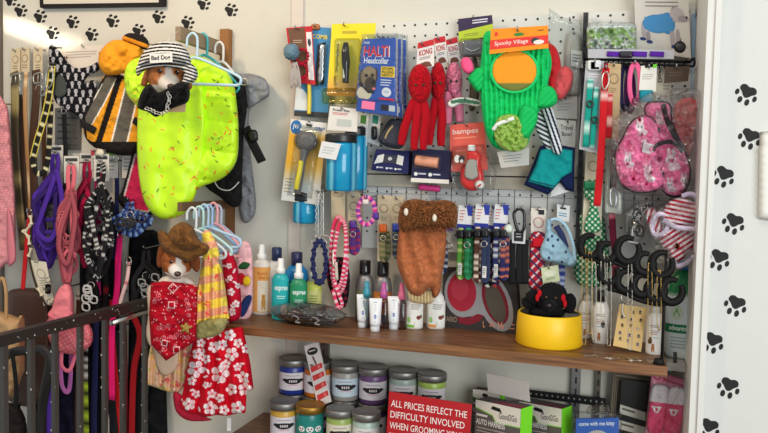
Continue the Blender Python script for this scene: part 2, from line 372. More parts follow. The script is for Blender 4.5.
# pegboard, upper sheet with round holes and the slotted strip under the channel
def board(name, c, d, th, col, lab, sx, sy, r, cat, hole=(52, 52, 56)):
    mb = MB(); s = panel(mb, c, d, th, col, 'paint'); w_ = np.linalg.norm(s.q[1]-s.q[0]); h_ = np.linalg.norm(s.q[3]-s.q[0])
    for j in range(int(h_/sy)):
        for i in range(int(w_/sx)): oval(mb, s, (i+.5)*sx/w_, (j+.35)*sy/h_, r/w_, r/h_, hole, .0003, 'paint', 8)
    return mb, s
za = float(P1(300, 27, .02)[2]); zb = float(P1(450, 188, .026)[2]); xp0 = float(P1(299, 100, .02)[0]); xp1 = xt-.002
def wq(x0, z1, x1, z0, d): return [zpx((x0, -d, z1)), zpx((x1, -d, z1)), zpx((x1, -d, z0)), zpx((x0, -d, z0))]
mb, s = board('pegboard', wq(xp0, za, xp1, zb, .02), .02, .0195, (214, 213, 208), '', .0254*1.25, .0254*1.25, .0036, 'pegboard')
solo('pegboard', mb, 'white perforated pegboard covering the wall above the shelf', 'pegboard')
xq0 = float(P1(363, 195, .026)[0]); zt = float(P1(450, 188, .026)[2]); zb2 = zt-.185
mb, s = board('pegboard', wq(xq0, zt-.001, xp1, zb2, .026), .026, .0255, (196, 198, 198), '', .03, .04, .0032, 'pegboard')
w_ = np.linalg.norm(s.q[1]-s.q[0])
for i in range(1, int(w_/.045)): u = i*.045/w_; box2(mb, s, (u-.0012, .0, u+.0012, .30), (70, 72, 76), .0005, 'paint')
box2(mb, s, (0, .1, 1, .108), (120, 122, 124), .0006, 'paint')
solo('pegboard', mb, 'grey slotted hook strip with dark joints under the metal channel', 'pegboard')
z1 = float(P1(450, 163, .034)[2]); zm = (z1+zt)/2
mb = MB(); wbox(mb, (xq0-.02, -.034, zm+.002), (xp1-.25, -.0265, z1), (176, 170, 158), 'satin'); wbox(mb, (xq0-.02, -.036, zt), (xp1-.25, -.0265, zm-.002), (170, 164, 150), 'satin'); wbox(mb, (xq0-.02, -.0275, zm-.002), (xp1-.25, -.0200, zm+.002), (45, 42, 40), 'paint'); wbox(mb, (xq0-.02, -.0266, zt), (xp1-.25, -.02, z1), (120, 115, 108), 'paint')
solo('metal_channel', mb, 'beige two-band metal channel running across the lower pegboard', 'rail')
def strip(name, x, z0, z1, d0, d1, xw, col, lab):
    a = P1(x-xw/2, 120, d1); b = P1(x+xw/2, 120, d1); mb = MB(); wbox(mb, (a[0], -d1, z0), (b[0], -d0, z1), col, 'steel'); c = (a[0]+b[0])/2; z = z0+.02
    while z < z1-.02: mb.add([(c-.0025, -d1-.0004, z), (c+.0025, -d1-.0004, z), (c+.0025, -d1-.0004, z+.018), (c-.0025, -d1-.0004, z+.018)], [(0, 1, 2, 3)], (40, 40, 42), 'paint', False); z += .032
    solo(name, mb, lab, 'shelf upright')
strip('slotted_upright', 582, zt-.15, float(P1(585, 14, .03)[2]), .0365, .048, 5, (64, 64, 68), 'tall narrow dark upright on the pegboard beside the teal collar card')
# wooden arm rail holding the clothes hangers
p = P1(228, 47, .0); X = p[0]; zz = P1(222, 52, .03)[2]; wd = .011
mb = MB(); wbox(mb, (X-.016, -.024, float(P1(228, 70, .02)[2])), (X+.016, -.0005, float(P1(228, 29, .02)[2])), (150, 104, 62), 'paint')
arm = T('clothes_rail', 'wooden arm on a short post holding the hangers of the neon raincoat', 'clothes rail'); po = arm.part('post', mb)
mb = MB(); wbox(mb, (X-.024, -.25, zz-.006), (X-.006, -.002, zz+.034), (146, 126, 104), 'paint'); arm.part('arm', mb)
XA = X-.015; ZA = zz+.034
p = P1(232, 206, .0); X2 = p[0]; z2 = float(P1(222, 207, .05)[2])
mb = MB(); wbox(mb, (X2-.012, -.02, z2-.09), (X2+.012, -.0005, z2+.05), (120, 80, 50), 'paint'); arm2 = T('clothes_rail', 'dark wooden arm under the pastel hangers beside the cowboy-hat dog', 'clothes rail'); arm2.part('post', mb)
mb = MB(); wbox(mb, (X2-.02, -.27, z2-.006), (X2-.004, -.002, z2+.02), (110, 84, 62), 'paint'); arm2.part('arm', mb)
ZA2 = z2+.02; XA2 = X2-.012
# paw decals
def paw(x, y, s, rot, lab, d=.0002):
    mb = MB(); c, sn = math.cos(math.radians(rot)), math.sin(math.radians(rot))
    f = lambda a, b: (x+(a*c-b*sn)*s, y+(a*sn+b*c)*s)
    pad = [f(*q) for q in ((-.40, .34), (-.46, .12), (-.28, -.04), (-.14, -.20), (.0, -.27), (.14, -.20), (.28, -.04), (.46, .12), (.40, .34), (.2, .40), (0, .34), (-.2, .40))]
    def blobp(pl):
        q = spline(np.c_[np.array(pl), np.zeros(len(pl))], 3, True)[:, :2]; n = len(q); X = P(q[:, 0], q[:, 1], np.full(n, d)); Y = X.copy(); Y[:, 1] -= .0006
        mb.add(np.vstack([X, Y]), [tuple(range(n, 2*n))]+[(i, (i+1) % n, n+(i+1) % n, n+i) for i in range(n)], (34, 33, 34), 'paint', False)
    blobp(pad)
    for tx, ty, r in ((-.50, -.14, .13), (-.2, -.46, .145), (.2, -.46, .145), (.50, -.14, .13)): blobp([f(tx+r*.85*math.cos(a), ty+r*1.25*math.sin(a)) for a in np.linspace(0, 2*math.pi, 8, endpoint=False)])
    solo('paw_decal', mb, lab, 'wall decal', 'black paw print decals on the walls')
for x, y, n in ((10, 0, 'cut by photo top, beside framed picture'), (20, 11, 'nearest the wall edge, below framed picture'), (39.5, 17, 'just below framed picture corner'), (52, 33.5, 'just above skull bandana card'),
                (72, 22.5, 'below the middle of the framed picture'), (91, 35, 'between skull bandana and yellow vest'), (112, 21.5, 'above the yellow vest pillow'), (138, 31, 'half hidden by yellow vest'),
                (158, 17.5, 'directly above the striped hat'), (187, 23, 'above the tip of the wooden clothes arm'), (203, 4, 'highest one, above the wooden clothes arm'), (230.5, 10.5, 'above the wooden post')):
    paw(x, y, 11.5, 62, 'small black paw print on wall, '+n)
for x, y, r, n in ((747, 93, 205, 'topmost of its column'), (750, 137, 200, 'beside the top of the white plaque'), (724, 175, 205, 'third down, close to the white trim'), (734, 222, 200, 'below the white plaque, level with the striped bikini'),
                (719, 258, 200, 'close to the trim, level with the green-label jug'), (736, 304, 200, 'level with the earring card'), (713, 341, 200, 'touching the trim just above shelf level'), (729, 386, 198, 'level with the packet of pink socks'), (709, 427, 198, 'lowest, cut by the frame')):
    paw(x, y, 19, r, 'large black paw print on white panel, '+n, .2502)
# framed picture, top left; white plaque, far right
mb = MB(); s = panel(mb, [(37, -40), (164, -40), (163, 5.5), (40, 7.5)], .022, .02, (28, 24, 24), 'paint'); t = T('picture_frame', 'black picture frame with white mat, cut by the top of the photo', 'picture'); t.part('frame', mb)
mb = MB(); panel(mb, [(42, -36), (159, -36), (158.5, 2.4), (43.5, 4)], .023, .0009, (205, 198, 186), 'paper'); t.part('mat', mb)
mb = MB(); puff(mb, [(759.5, 132), (800, 128), (798, 226), (757.5, 219)], .251, .02, flat((226, 224, 218)), 'paint', 4, 1.2, False, back=0); solo('wall_plaque', mb, 'white raised plaque on the right panel, cut by the photo edge', 'plaque')
# stair railing
A0 = P1(150, 302, .28); XRL = A0[0]; ZR = A0[2]
mb = MB(); wbox(mb, (XRL-.013, -1.0, ZR-.013), (XRL+.013, -.262, ZR+.013), (74, 72, 70), 'steel'); rail = T('stair_railing', 'chipped black steel railing with square balusters in front of hanging leashes', 'railing'); rail.part('handrail', mb)
rg = np.random.RandomState(4)
for i, x in enumerate((145, 123, 105, 80, 55, 31, 4)):
    lo, hi = .05, 1.2
    for _ in range(40):
        m = (lo+hi)/2; (lo, hi) = (lo, m) if zpx((XRL, -m, ZR-.05))[0] < x else (m, hi)
    mb = MB(); wbox(mb, (XRL-.0062, -lo-.0062, 0), (XRL+.0062, -lo+.0062, ZR-.013), (100, 97, 94), 'steel')
    for k in range(9):
        z = ZR-.03-rg.rand()*.45; e = rg.choice([-1, 1]); r = .0006+.0012*rg.rand()
        mb.add([(XRL+e*.0062-r, -lo-.0066, z-r), (XRL+e*.0062+r, -lo-.0066, z-r), (XRL+e*.0062+r, -lo-.0066, z+r*2), (XRL+e*.0062-r, -lo-.0066, z+r*2)], [(0, 1, 2, 3)], (190, 186, 180), 'paint', False)
    rail.part('baluster', mb)
mb = MB(); cyl(mb, (XRL+.004, -.45, ZR-.03), (XRL+.004, -.265, ZR-.02), .008, (190, 188, 184), 'metal'); rail.part('steel_tube', mb, 'bare steel tube')
mb = MB()
for k in range(26):
    y = -.27-rg.rand()*.6; z = ZR-.011+rg.rand()*.022; r = .0006+.0014*rg.rand()
    mb.add([(XRL+.0133, y-r, z-r), (XRL+.0133, y+r, z-r), (XRL+.0133, y+r, z+r), (XRL+.0133, y-r, z+r)], [(0, 1, 2, 3)], (200, 196, 188), 'paint', False)
rail.part('paint_chips', mb, 'worn pale chips in the black paint', kind='stuff')
# ================================================================ LEFT WALL: leads, harnesses, clothes
def whook(x, y, d, what): return hook(x, y, d, what, back=.0)
def knit(c1, c2):
    def f(x, y):
        b = np.tile(A(*c1), (len(x), 1)); m = ((np.sin(x*2.4)*np.sin(y*1.9)) > .55); return mix(b, m*(y < 215), c2)
    return f
mb = MB(); puff(mb, [(-8, 104), (5, 103), (9, 120), (12, 160), (15, 205), (15, 250), (13, 262), (6, 264), (-10, 262)], .075, .02, knit((226, 150, 158), (170, 96, 106)), 'cloth', 1.0, 5, wr=.006)
t = T('dog_sweater', 'pink knitted dog sweater hanging at the very edge of the wall', 'dog sweater'); t.part('body', mb)
mb = MB(); puff(mb, [(7, 212), (11, 214), (15, 240), (16, 258), (13, 264), (8, 262)], .105, .012, flat((222, 132, 146)), 'cloth', 1.0, 3); t.part('sleeve', mb)
whook(4, 104, .078, 'pink knitted sweater')
# leather collars on cards
def leather(x, y, lab, col, path, w, card=(206, 190, 160), buckle=True, d=.03, cw=9, stitch=None):
    t = T('leather_lead', lab, 'dog lead'); mb = MB(); s = panel(mb, [(x-cw/2, y-24), (x+cw/2, y-25), (x+cw/2, y), (x-cw/2, y)], d, .001, card); oval(mb, s, .5, .45, .34, .17, (150, 130, 100)); oval(mb, s, .5, .45, .27, .13, card, .0012); bars(mb, s, (.2, .7, .8, .9), 2, (140, 120, 95)); t.part('card', mb)
    mb = MB(); fn = None
    if stitch: fn = lambda L: stitch if (L % 9) < 2 else col
    strap(mb, [(a, b, d+.006+.01*(i == 1)) for i, (a, b) in enumerate(path)], w, col, 'leather', .004, 5, fn=fn); t.part('strap', mb)
    if buckle:
        mb = MB(); tube(mb, [(x-3.8, y+3, d+.014), (x+3.6, y+1, d+.014), (x+4, y+9, d+.014), (x-3.6, y+11, d+.014)], .8, (214, 208, 196), 'metal', 3, True, 6); strap(mb, [(x, y+2, d+.017), (x, y+10, d+.017)], 1.1, (200, 195, 184), 'metal', .002, 2); t.part('buckle', mb)
        mb = MB(); ring(mb, x+1, y+17, d+.015, 3.2, .6, (205, 200, 190), ry=4); t.part('ring', mb)
    whook(x, y-22, d+.002, ' '.join(lab.split()[:9])); return t
leather(15.5, 73, 'olive leather lead with square buckle beside the pink sweater', (66, 58, 40), [(14, 72), (15, 90), (15, 140), (18, 190), (24, 250)], 9.5, stitch=(150, 136, 90))
leather(25, 72, 'plain tan strap lead, thin and pale, between two dark leads', (178, 136, 92), [(26, 72), (25, 105), (27, 150), (30, 200), (29, 240)], 4.5, buckle=False, d=.022, stitch=(225, 200, 160))
leather(38, 72, 'brown leather collar with pale square buckle on a beige card', (70, 44, 26), [(36, 70), (36, 100), (33, 140), (34, 190), (36, 245)], 9, d=.032)
mb = MB(); strap(mb, [(18, 95, .016), (22, 130, .016), (22, 170, .016), (26, 220, .016)], 9, (60, 38, 26), 'leather', .004); solo('leather_lead', mb, 'dark brown lead strap hanging just behind the olive one', 'dog lead')
# black and yellow lettered lead
t = T('lettered_lead', 'black lead with yellow edges and pale lettering, folded into a loop', 'dog lead')
mb = MB(); fn = lambda L: (222, 214, 170) if (L % 11) in (0,) or 3 < L % 11 < 5.4 else (26, 25, 24)
lp = [(52, 66, .08), (50, 90, .085), (45, 115, .088), (38, 138, .088), (33, 158, .086), (36, 172, .084), (44, 172, .082), (48, 158, .08), (50, 130, .08), (51, 100, .078)]
strap(mb, lp, 6, (26, 25, 24), 'web', .0025, 14, fn=fn); t.part('strap', mb)
mb = MB()
for o in (-3.0, 3.0): tube(mb, [(a+o, b, c+.002) for a, b, c in lp[:5]], .5, (226, 208, 90), 'web', 6)
t.part('edge_binding', mb, 'yellow')
mb = MB(); tube(mb, [(50, 66, .09), (53, 72, .09), (52, 84, .09), (47, 88, .09), (46, 76, .09)], .9, (200, 196, 188), 'metal', 4, True, 6); t.part('clip', mb); whook(51, 63, .085, 'black and yellow lettered lead')
# skull bandana harness
def skulls(x, y):
    b = np.tile(A(24, 23, 28), (len(x), 1)); rg = np.random.RandomState(3)
    for i in range(7):
        for j in range(9):
            cx, cy = 50+i*7.5+(j % 2)*3.6+rg.uniform(-1, 1), 52+j*8+rg.uniform(-1, 1); X, Y = x-cx, y-cy
            m = (X**2/3.2+(Y+.8)**2/4.2 < 1) | ((abs(X) < 1) & (Y > 0) & (Y < 2.6)) | ((abs(abs(X)-.5*(Y-2.4)) < .45) & (Y > 2.2) & (Y < 4.2))
            m &= ~((abs(abs(X)-.75) < .42) & (abs(Y+.7) < .5)); b = mix(b, m, (190, 188, 196))
    return b
t = T('skull_bandana', 'black bandana harness printed with small white skulls', 'dog bandana')
mb = MB(); s = panel(mb, [(62, 46), (106, 45), (105, 66), (62, 70)], .04, .001, (222, 212, 200)); bars(mb, s, (.1, .25, .85, .6), 3, (178, 168, 160)); poly(mb, s, [(.84, .35), (.96, .2), (.95, .6), (.88, .7)], (210, 120, 70)); oval(mb, s, .06, .5, .02, .07, (90, 50, 40)); oval(mb, s, .11, .5, .02, .07, (90, 50, 40)); t.part('card', mb)
mb = MB(); puff(mb, [(49, 47), (57, 48), (66, 60), (76, 68), (90, 66), (98, 62), (99, 70), (88, 76), (84, 84), (94, 80), (98, 92), (92, 106), (84, 120), (72, 112), (60, 106), (54, 98), (50, 74)], .055, .010, skulls, 'cloth', .6, 3, wr=.004); t.part('cloth', mb)
mb = MB(); puff(mb, [(55, 80), (60, 74), (66, 82), (66, 94), (58, 98), (53, 92)], .07, .006, flat((70, 76, 74)), 'cloth', 1.2, 2); t.part('mesh_patch', mb, 'grey'); whook(54, 47, .06, 'skull bandana harness')
whook(84, 47, .041, 'card of the skull bandana')
# yellow and grey life vest
def vest(x, y):
    b = np.tile(A(236, 160, 44), (len(x), 1)); u = x-(120-22*(y-76)/68)
    g1 = (abs((x-(111-24*((y-76)/46)**1.15))) < 5.6) & (y < 124); e1 = (abs(abs(x-(111-24*(np.clip(y-76, 0, 99)/46)**1.15))-6.2) < .7) & (y < 126)
    g2 = (u > 10+3*(y-95)/40) & (u < 23+4*(y-95)/40); e2 = (abs(u-(9.4+3*(y-95)/40)) < .8) | (abs(u-(24+4*(y-95)/40)) < .8)
    b = mix(b, g1 | (g2 & (y > 78)), (100, 95, 88)); b = mix(b, e1 | e2, (238, 234, 224)); b = mix(b, abs(u) < 3.1, (30, 28, 28)); b = mix(b, (y > 142) | (edist(x, y, VP) < 1.2), (34, 31, 30)); return b
VP = np.array([(107, 74), (97, 90), (84, 117), (86, 139), (105, 152), (138, 152), (141, 108), (132, 80)], float)
t = T('dog_life_vest', 'yellow and grey dog life vest with pillow collar and black zip', 'dog life vest')
mb = MB(); puff(mb, VP, .09, .035, vest, 'cloth', .7, 9, wr=.006, disp=lambda x, y: -.006*(abs(x-(120-22*(y-76)/68)) < 3.5)); t.part('body', mb)
mb = MB(); puff(mb, [(100, 52), (111, 41), (124, 40), (137, 43), (143, 50), (139, 66), (125, 73), (107, 75), (99, 66)], .125, .035, flat((238, 160, 42)), 'cloth', 1.1, 10, wr=.008); t.part('pillow', mb)
mb = MB(); puff(mb, [(122, 39), (129, 33), (144, 36), (149, 44), (146, 50), (134, 45)], .14, .02, lambda x, y: mix(np.tile(A(34, 30, 30), (len(x), 1)), (abs((y-38)-(x-124)*.36) < 2.0), (232, 150, 40)), 'cloth', .8, 5); t.part('strap', mb, 'black with an orange stripe')
for p in ([(82, 124, .12), (90, 128, .128), (95, 131, .128)], [(134, 120, .125), (142, 126, .13), (146, 132, .12)]):
    mb = MB(); strap(mb, p, 7, (28, 27, 28), 'web', .005); t.part('strap', mb)
mb = MB(); plate(mb, [(97, 148), (106, 150), (103, 158), (94, 155)], .115, .004, (226, 216, 196), 'paper', False); t.part('tag', mb); whook(131, 40, .12, 'yellow life vest')
# crimson life vest
def cr(x, y): b = np.tile(A(206, 44, 88), (len(x), 1)); e = edist(x, y, CV); b = mix(b, e < 2.6, (40, 34, 38)); return mix(b, abs(e-3.4) < .8, (214, 206, 206))
CV = np.array([(133, 150), (138, 150), (152, 176), (156, 205), (150, 216), (130, 212), (119, 202), (124, 184)], float)
t = T('dog_life_vest', 'crimson dog vest edged in black and white piping, under the neon raincoat', 'dog life vest')
mb = MB(); puff(mb, CV, .05, .025, cr, 'cloth', .8, 6, wr=.004); t.part('body', mb)
mb = MB(); strap(mb, [(118, 197, .082), (123, 199, .084), (128, 201, .082)], 6, (26, 24, 26), 'web', .004); t.part('strap', mb); mb = MB(); strap(mb, [(135, 130, .05), (136, 142, .055), (136, 154, .06)], 3, (30, 28, 30)); t.part('hanging_loop', mb); whook(135, 131, .05, 'crimson dog vest')
# webbing harnesses on cards
def harness(lab, x0, y0, x1, y1, d, col, seed, w=7, dark=(40, 36, 40), fn=None, card=(214, 210, 204), cx=None, n=5, hw=None, key='web', tagc=(120, 110, 110)):
    t = T('dog_harness', lab, 'dog harness'); rg = random.Random(seed); cx = cx or (x0+x1)/2; wd = x1-x0; ht = y1-y0
    if card:
        mb = MB(); s = panel(mb, rect((cx-7, y0-7, cx+8, y0+20)), d-.006, .001, card); box2(mb, s, (.1, .08, .9, .2), (60, 60, 62)); bars(mb, s, (.15, .28, .85, .6), 3, (160, 158, 155)); box2(mb, s, (.3, .68, .75, .95), tagc); t.part('card', mb)
    mb = MB(); strap(mb, [(cx-2, y0+2, d), (cx-3, y0+14, d+.012), (cx-1, y0+ht*.3, d+.016), (cx+3, y0+14, d+.012), (cx+2, y0+2, d)], w*.75, col, key, fn=fn, n=14 if fn else 6); t.part('handle', mb)
    for i in range(n):
        a = rg.uniform(.02, .25); b = rg.uniform(.75, .98); ya = y0+ht*rg.uniform(.14, .3); yb = y0+ht*rg.uniform(.45, .7); yc = y0+ht*rg.uniform(.55, 1); dd = d+.006+i*.006
        if i % 2: a, b = b, a
        mb = MB(); strap(mb, [(cx+rg.uniform(-3, 3), ya, dd), (x0+wd*a, (ya+yb)/2, dd+.008), (x0+wd*(a+.1*(b-a)), yb, dd+.012), (x0+wd*(a+b)/2, yc, dd+.016), (x0+wd*b, (yb+yc)/2, dd+.01), (x0+wd*(b-.15*(b-a)), yb-6, dd+.006), (cx+rg.uniform(-2, 4), ya+6, dd)], w*rg.uniform(.55, .95), A(*col)*rg.uniform(.6, 1.08) if fn is None else col, key, n=18 if fn else 6, fn=fn); t.part('strap', mb)
    for i in range(7):
        bx, by = x0+wd*rg.uniform(.2, .8), y0+ht*rg.uniform(.35, .7); mb = MB(); tube(mb, [(bx-3, by-3, d+.055), (bx+3, by-2, d+.055), (bx+3, by+4, d+.055), (bx-3, by+3, d+.055)], .9, dark, 'plastic', 2, True, 6); t.part('buckle', mb)
    mb = MB(); ring(mb, cx, y0+ht*.3+3, d+.045, 3.4, .6, (196, 190, 186)); t.part('ring', mb); whook(cx, y0, d, lab.split(' on ')[0].split(' with ')[0]); return t
harness('purple webbing dog harness under a white tag card', 32, 152, 65, 268, .045, (80, 44, 160), 3, 6.5, cx=55, n=14)
harness('salmon pink harness with long hanging straps', 57, 163, 80, 300, .115, (226, 108, 124), 8, 6, cx=71, n=10, dark=(190, 90, 100))
harness('crimson webbing harness squeezed between pink and black ones', 74, 160, 96, 270, .045, (176, 22, 70), 12, 5.5, cx=87, n=10)
bw = lambda L: (206, 204, 202) if (math.sin(L*2.9)+math.sin(L*1.3+1)) > 1.05 else (26, 24, 28)
harness('black harness with white flecked straps', 82, 161, 113, 280, .115, (30, 28, 32), 15, 5.5, fn=bw, cx=101, n=10, tagc=(150, 30, 60))
bl = lambda L: [(50, 76, 150), (26, 34, 80), (120, 150, 200)][int(L/2.4) % 3]
harness('blue patterned harness below the crimson vest', 110, 200, 153, 240, .10, (50, 76, 150), 22, 5.5, fn=bl, card=None, cx=130, n=5)
harness('black harness with dark straps beside the cowboy-hat dog', 132, 248, 162, 330, .10, (26, 25, 30), 28, 5.5, card=None, cx=146, n=8, dark=(150, 150, 150))
harness('black plush-lined harness with grey clip behind the handrail', 82, 262, 100, 330, .12, (22, 22, 24), 33, 7, card=None, cx=91, n=4, dark=(196, 196, 196))
# leads and straps hanging down behind the railing
def lead(lab, pts, w, col, fn=None, clip=True, key='web', d0=.06):
    t = T('dog_lead', lab, 'dog lead'); mb = MB(); strap(mb, pts, w, col, key, .0025, 7, fn=fn); t.part('strap', mb)
    if clip:
        x, y, d = pts[0]; mb = MB(); tube(mb, [(x-1.8, y+3, d+.004), (x-2.2, y-2, d+.004), (x, y-5, d+.004), (x+2.2, y-2, d+.004), (x+1.6, y+3, d+.004)], .7, (188, 184, 178), 'metal', 4, True, 6); t.part('clip', mb)
    whook(pts[0][0], pts[0][1]-4, pts[0][2], lab.split(' hanging')[0].split(' behind')[0]); return t
lead('hot pink lead strap hanging above the handrail', [(120, 234, .1), (118, 262, .11), (117, 290, .11), (112, 330, .1), (112, 400, .1)], 7, (244, 30, 120))
lead('pale pink patterned lead hanging beside the hot pink one', [(129, 262, .11), (127, 280, .12), (121, 300, .12), (119, 316, .12)], 4, (232, 150, 160), fn=lambda L: (240, 200, 204) if (L % 3) < 1.5 else (206, 90, 110))
lead('bright red lead strap hanging behind the railing', [(112, 300, .08), (113, 340, .08), (117, 390, .08), (121, 433, .08), (122, 460, .08)], 5.5, (200, 26, 34), clip=False)
lead('deep red lead hanging low beside the steel tube', [(131, 312, .07), (140, 335, .08), (134, 370, .08), (132, 420, .08), (132, 470, .08)], 7, (166, 24, 34), clip=False)
lead('purple lead hanging low under the handrail', [(50, 330, .07), (49, 370, .075), (50, 420, .075), (50, 470, .07)], 9, (104, 62, 190), clip=False)
lead('lilac lead loop hanging behind the polka-dot visor', [(70, 320, .08), (71, 360, .085), (69, 390, .085), (62, 385, .085), (60, 350, .08)], 5, (190, 110, 186), clip=False)
lead('navy lead strap hanging low behind the railing', [(96, 320, .06), (95, 370, .06), (94, 420, .06), (95, 470, .06)], 7, (36, 38, 84), clip=False)
lead('black lead with tiny white studs hanging low', [(105, 320, .075), (106, 370, .08), (107, 420, .08), (107, 470, .08)], 5, (22, 22, 24), fn=lambda L: (214, 210, 206) if L % 4 < 1.2 else (24, 23, 26), clip=False)
lead('black and lime lettered lead hanging behind the balusters', [(86, 330, .085), (85, 352, .09), (85, 380, .09), (86, 430, .09), (87, 470, .09)], 7, (30, 30, 30), fn=lambda L: ((170, 196, 50) if (L % 5) < 2.4 else (24, 24, 24)) if L > 52 else ((206, 200, 196) if L % 9 < 3 else (24, 22, 24)), clip=False)
lead('dark grey lead strap hanging low and wide', [(117, 330, .05), (115, 380, .05), (116, 440, .05), (116, 475, .05)], 14, (44, 44, 50), clip=False)
lead('black lead strap hanging nearest the hibiscus dress', [(141, 315, .06), (139, 360, .06), (139, 420, .06), (139, 475, .06)], 7, (28, 26, 28), clip=False)
lead('wine red lead strap hanging low between black straps', [(124, 330, .045), (125, 380, .045), (126, 430, .045), (126, 475, .045)], 6, (120, 26, 36), clip=False)
lead('dark brown lead strap hanging behind the pink visor', [(79, 300, .05), (78, 350, .05), (77, 410, .05), (78, 475, .05)], 6, (70, 44, 34), clip=False)
lead('red lead running down beside the paper bag', [(30, 214, .07), (27, 240, .085), (24, 275, .09), (21, 312, .09)], 5, (206, 34, 40))
def dark_backing(lab, pol, d, col, th=.02):  # dark cloth sheets added behind the straps to deepen the darkness there
    t = T('dark_sheet', lab, 'dark sheet'); mb = MB(); puff(mb, pol, d, th, flat(col), 'cloth', 2, 7, wr=.012); t.part('body', mb); xs = [p[0] for p in pol]; x = sum(xs)/len(xs); y = min(p[1] for p in pol); whook(x, y+4, d, lab.split(' hanging')[0])
dark_backing('black sheet hanging flat behind the harnesses and leads, added to darken the gap', [(82, 214), (100, 208), (120, 214), (121, 300), (120, 470), (84, 470), (80, 320)], .016, (22, 22, 25))
dark_backing('charcoal sheet hanging behind the bandana dog, added to darken the wall there', [(130, 234), (146, 230), (160, 240), (163, 320), (166, 470), (131, 470), (129, 320)], .016, (26, 26, 30))
dark_backing('navy sheet hanging low behind the purple lead, added to darken the wall', [(40, 322), (58, 312), (75, 320), (76, 400), (76, 470), (36, 470)], .012, (26, 26, 48))
lead('thin black lead hanging straight behind the skull bandana', [(64, 110, .03), (65, 140, .03), (66, 170, .03), (64, 200, .03)], 5, (28, 28, 30))
lead('second navy lead hanging between the black flecked harness and crimson vest', [(116, 158, .05), (117, 190, .05), (116, 230, .05), (114, 260, .05)], 5, (36, 40, 84))
lead('brown rolled lead hanging between the leather leads and lettered lead', [(44, 96, .03), (44, 140, .03), (45, 200, .03), (43, 250, .03)], 5, (74, 48, 28))
lead('fuchsia lead hanging behind the crimson harness', [(97, 176, .04), (98, 220, .04), (97, 260, .04), (99, 300, .04)], 6, (196, 30, 110))
lead('grey and black striped lead hanging behind the pink harness', [(66, 200, .03), (66, 240, .03), (67, 280, .03), (66, 320, .03)], 6, 0, fn=lambda L: (120, 116, 120) if L % 5 < 2.5 else (30, 28, 32))
lead('violet lead hanging behind the purple harness', [(44, 206, .03), (43, 250, .03), (44, 290, .03), (43, 330, .03)], 7, (70, 36, 140))
lead('black lead with red stripe hanging beside the hot pink one', [(105, 262, .06), (106, 290, .06), (104, 330, .06), (103, 380, .06)], 6, 0, fn=lambda L: (150, 24, 40) if L % 7 < 2 else (24, 22, 24))
lead('teal flecked lead hanging low near the bandana dog', [(146, 320, .045), (147, 360, .045), (146, 410, .045), (147, 470, .045)], 5, 0, fn=lambda L: (40, 90, 100) if L % 4 < 1.5 else (24, 28, 34), clip=False)
for x, c2, lab in ((112, (120, 170, 60), 'white tag card with green top beside the crimson vest'), (96, (190, 60, 90), 'white tag card with pink top between two harnesses'), (127, (110, 160, 70), 'small white tag card behind the yellow life vest hem')):
    mb = MB(); s = panel(mb, rect((x-5, 150, x+6, 178)), .055, .001, (206, 202, 198)); box2(mb, s, (0, 0, 1, .2), c2); bars(mb, s, (.15, .3, .85, .8), 4, (150, 146, 144)); solo('tag_card', mb, lab, 'card'); whook(x, 152, .055, lab)
t = T('slotted_rack', 'small grey slotted metal strip on the wall under the skull bandana', 'rack'); mb = MB(); s = panel(mb, [(55, 108), (80, 108), (79, 150), (55, 150)], .012, .0118, (128, 124, 122), 'steel')
for k in range(6): box2(mb, s, (.1, .06+.16*k, .9, .1+.16*k), (70, 68, 68))
t.part('strip', mb)
# tags with charms on a narrow card
t = T('charm_card', 'long pale card of collar charms hanging in front of the purple harness', 'collar charm'); mb = MB(); s = panel(mb, [(30, 260), (46, 262), (54, 302), (44, 306)], .14, .001, (222, 214, 196)); oval(mb, s, .5, .3, .3, .12, (170, 160, 140)); oval(mb, s, .5, .3, .24, .09, (222, 214, 196), .0012); bars(mb, s, (.25, .45, .8, .6), 3, (140, 132, 118)); text(mb, s, 'Dog', (.3, .6, .62, .7), (70, 64, 58)); t.part('card', mb)
mb = MB(); plate(mb, rrect(45, 284, 51, 294, 2), .15, .004, (24, 22, 22), 'gloss'); ring(mb, 48, 280, .152, 2.5, .5, (190, 186, 178)); t.part('charm', mb); mb = MB(); ring(mb, 50, 302, .152, 3, .6, (196, 190, 182)); t.part('ring', mb); whook(38, 262, .14, 'long charm card')
t = T('bone_charm_lead', 'string of pale bone-shaped charms on a dark cord beside the red lead', 'collar charm')
mb = MB(); tube(mb, [(30, 212, .13), (31, 235, .135), (29, 255, .14), (36, 285, .145), (46, 305, .145)], 1.0, (60, 50, 40), 'cloth', 5); t.part('cord', mb)
for x, y, r in ((31, 220, .1), (28, 228, -.7), (29, 240, .1), (26, 234, .7), (30, 252, -.3), (40, 292, .5)):
    mb = MB(); a, b = 4*math.sin(r), 4*math.cos(r); tube(mb, [(x-a, y-b, .145), (x, y, .148), (x+a, y+b, .145)], 1.5, (220, 210, 180), 'plastic', 4, taper=[1.5, .7, .7, 1.5]); t.part('charm', mb)
whook(30, 212, .13, 'string of bone charms')
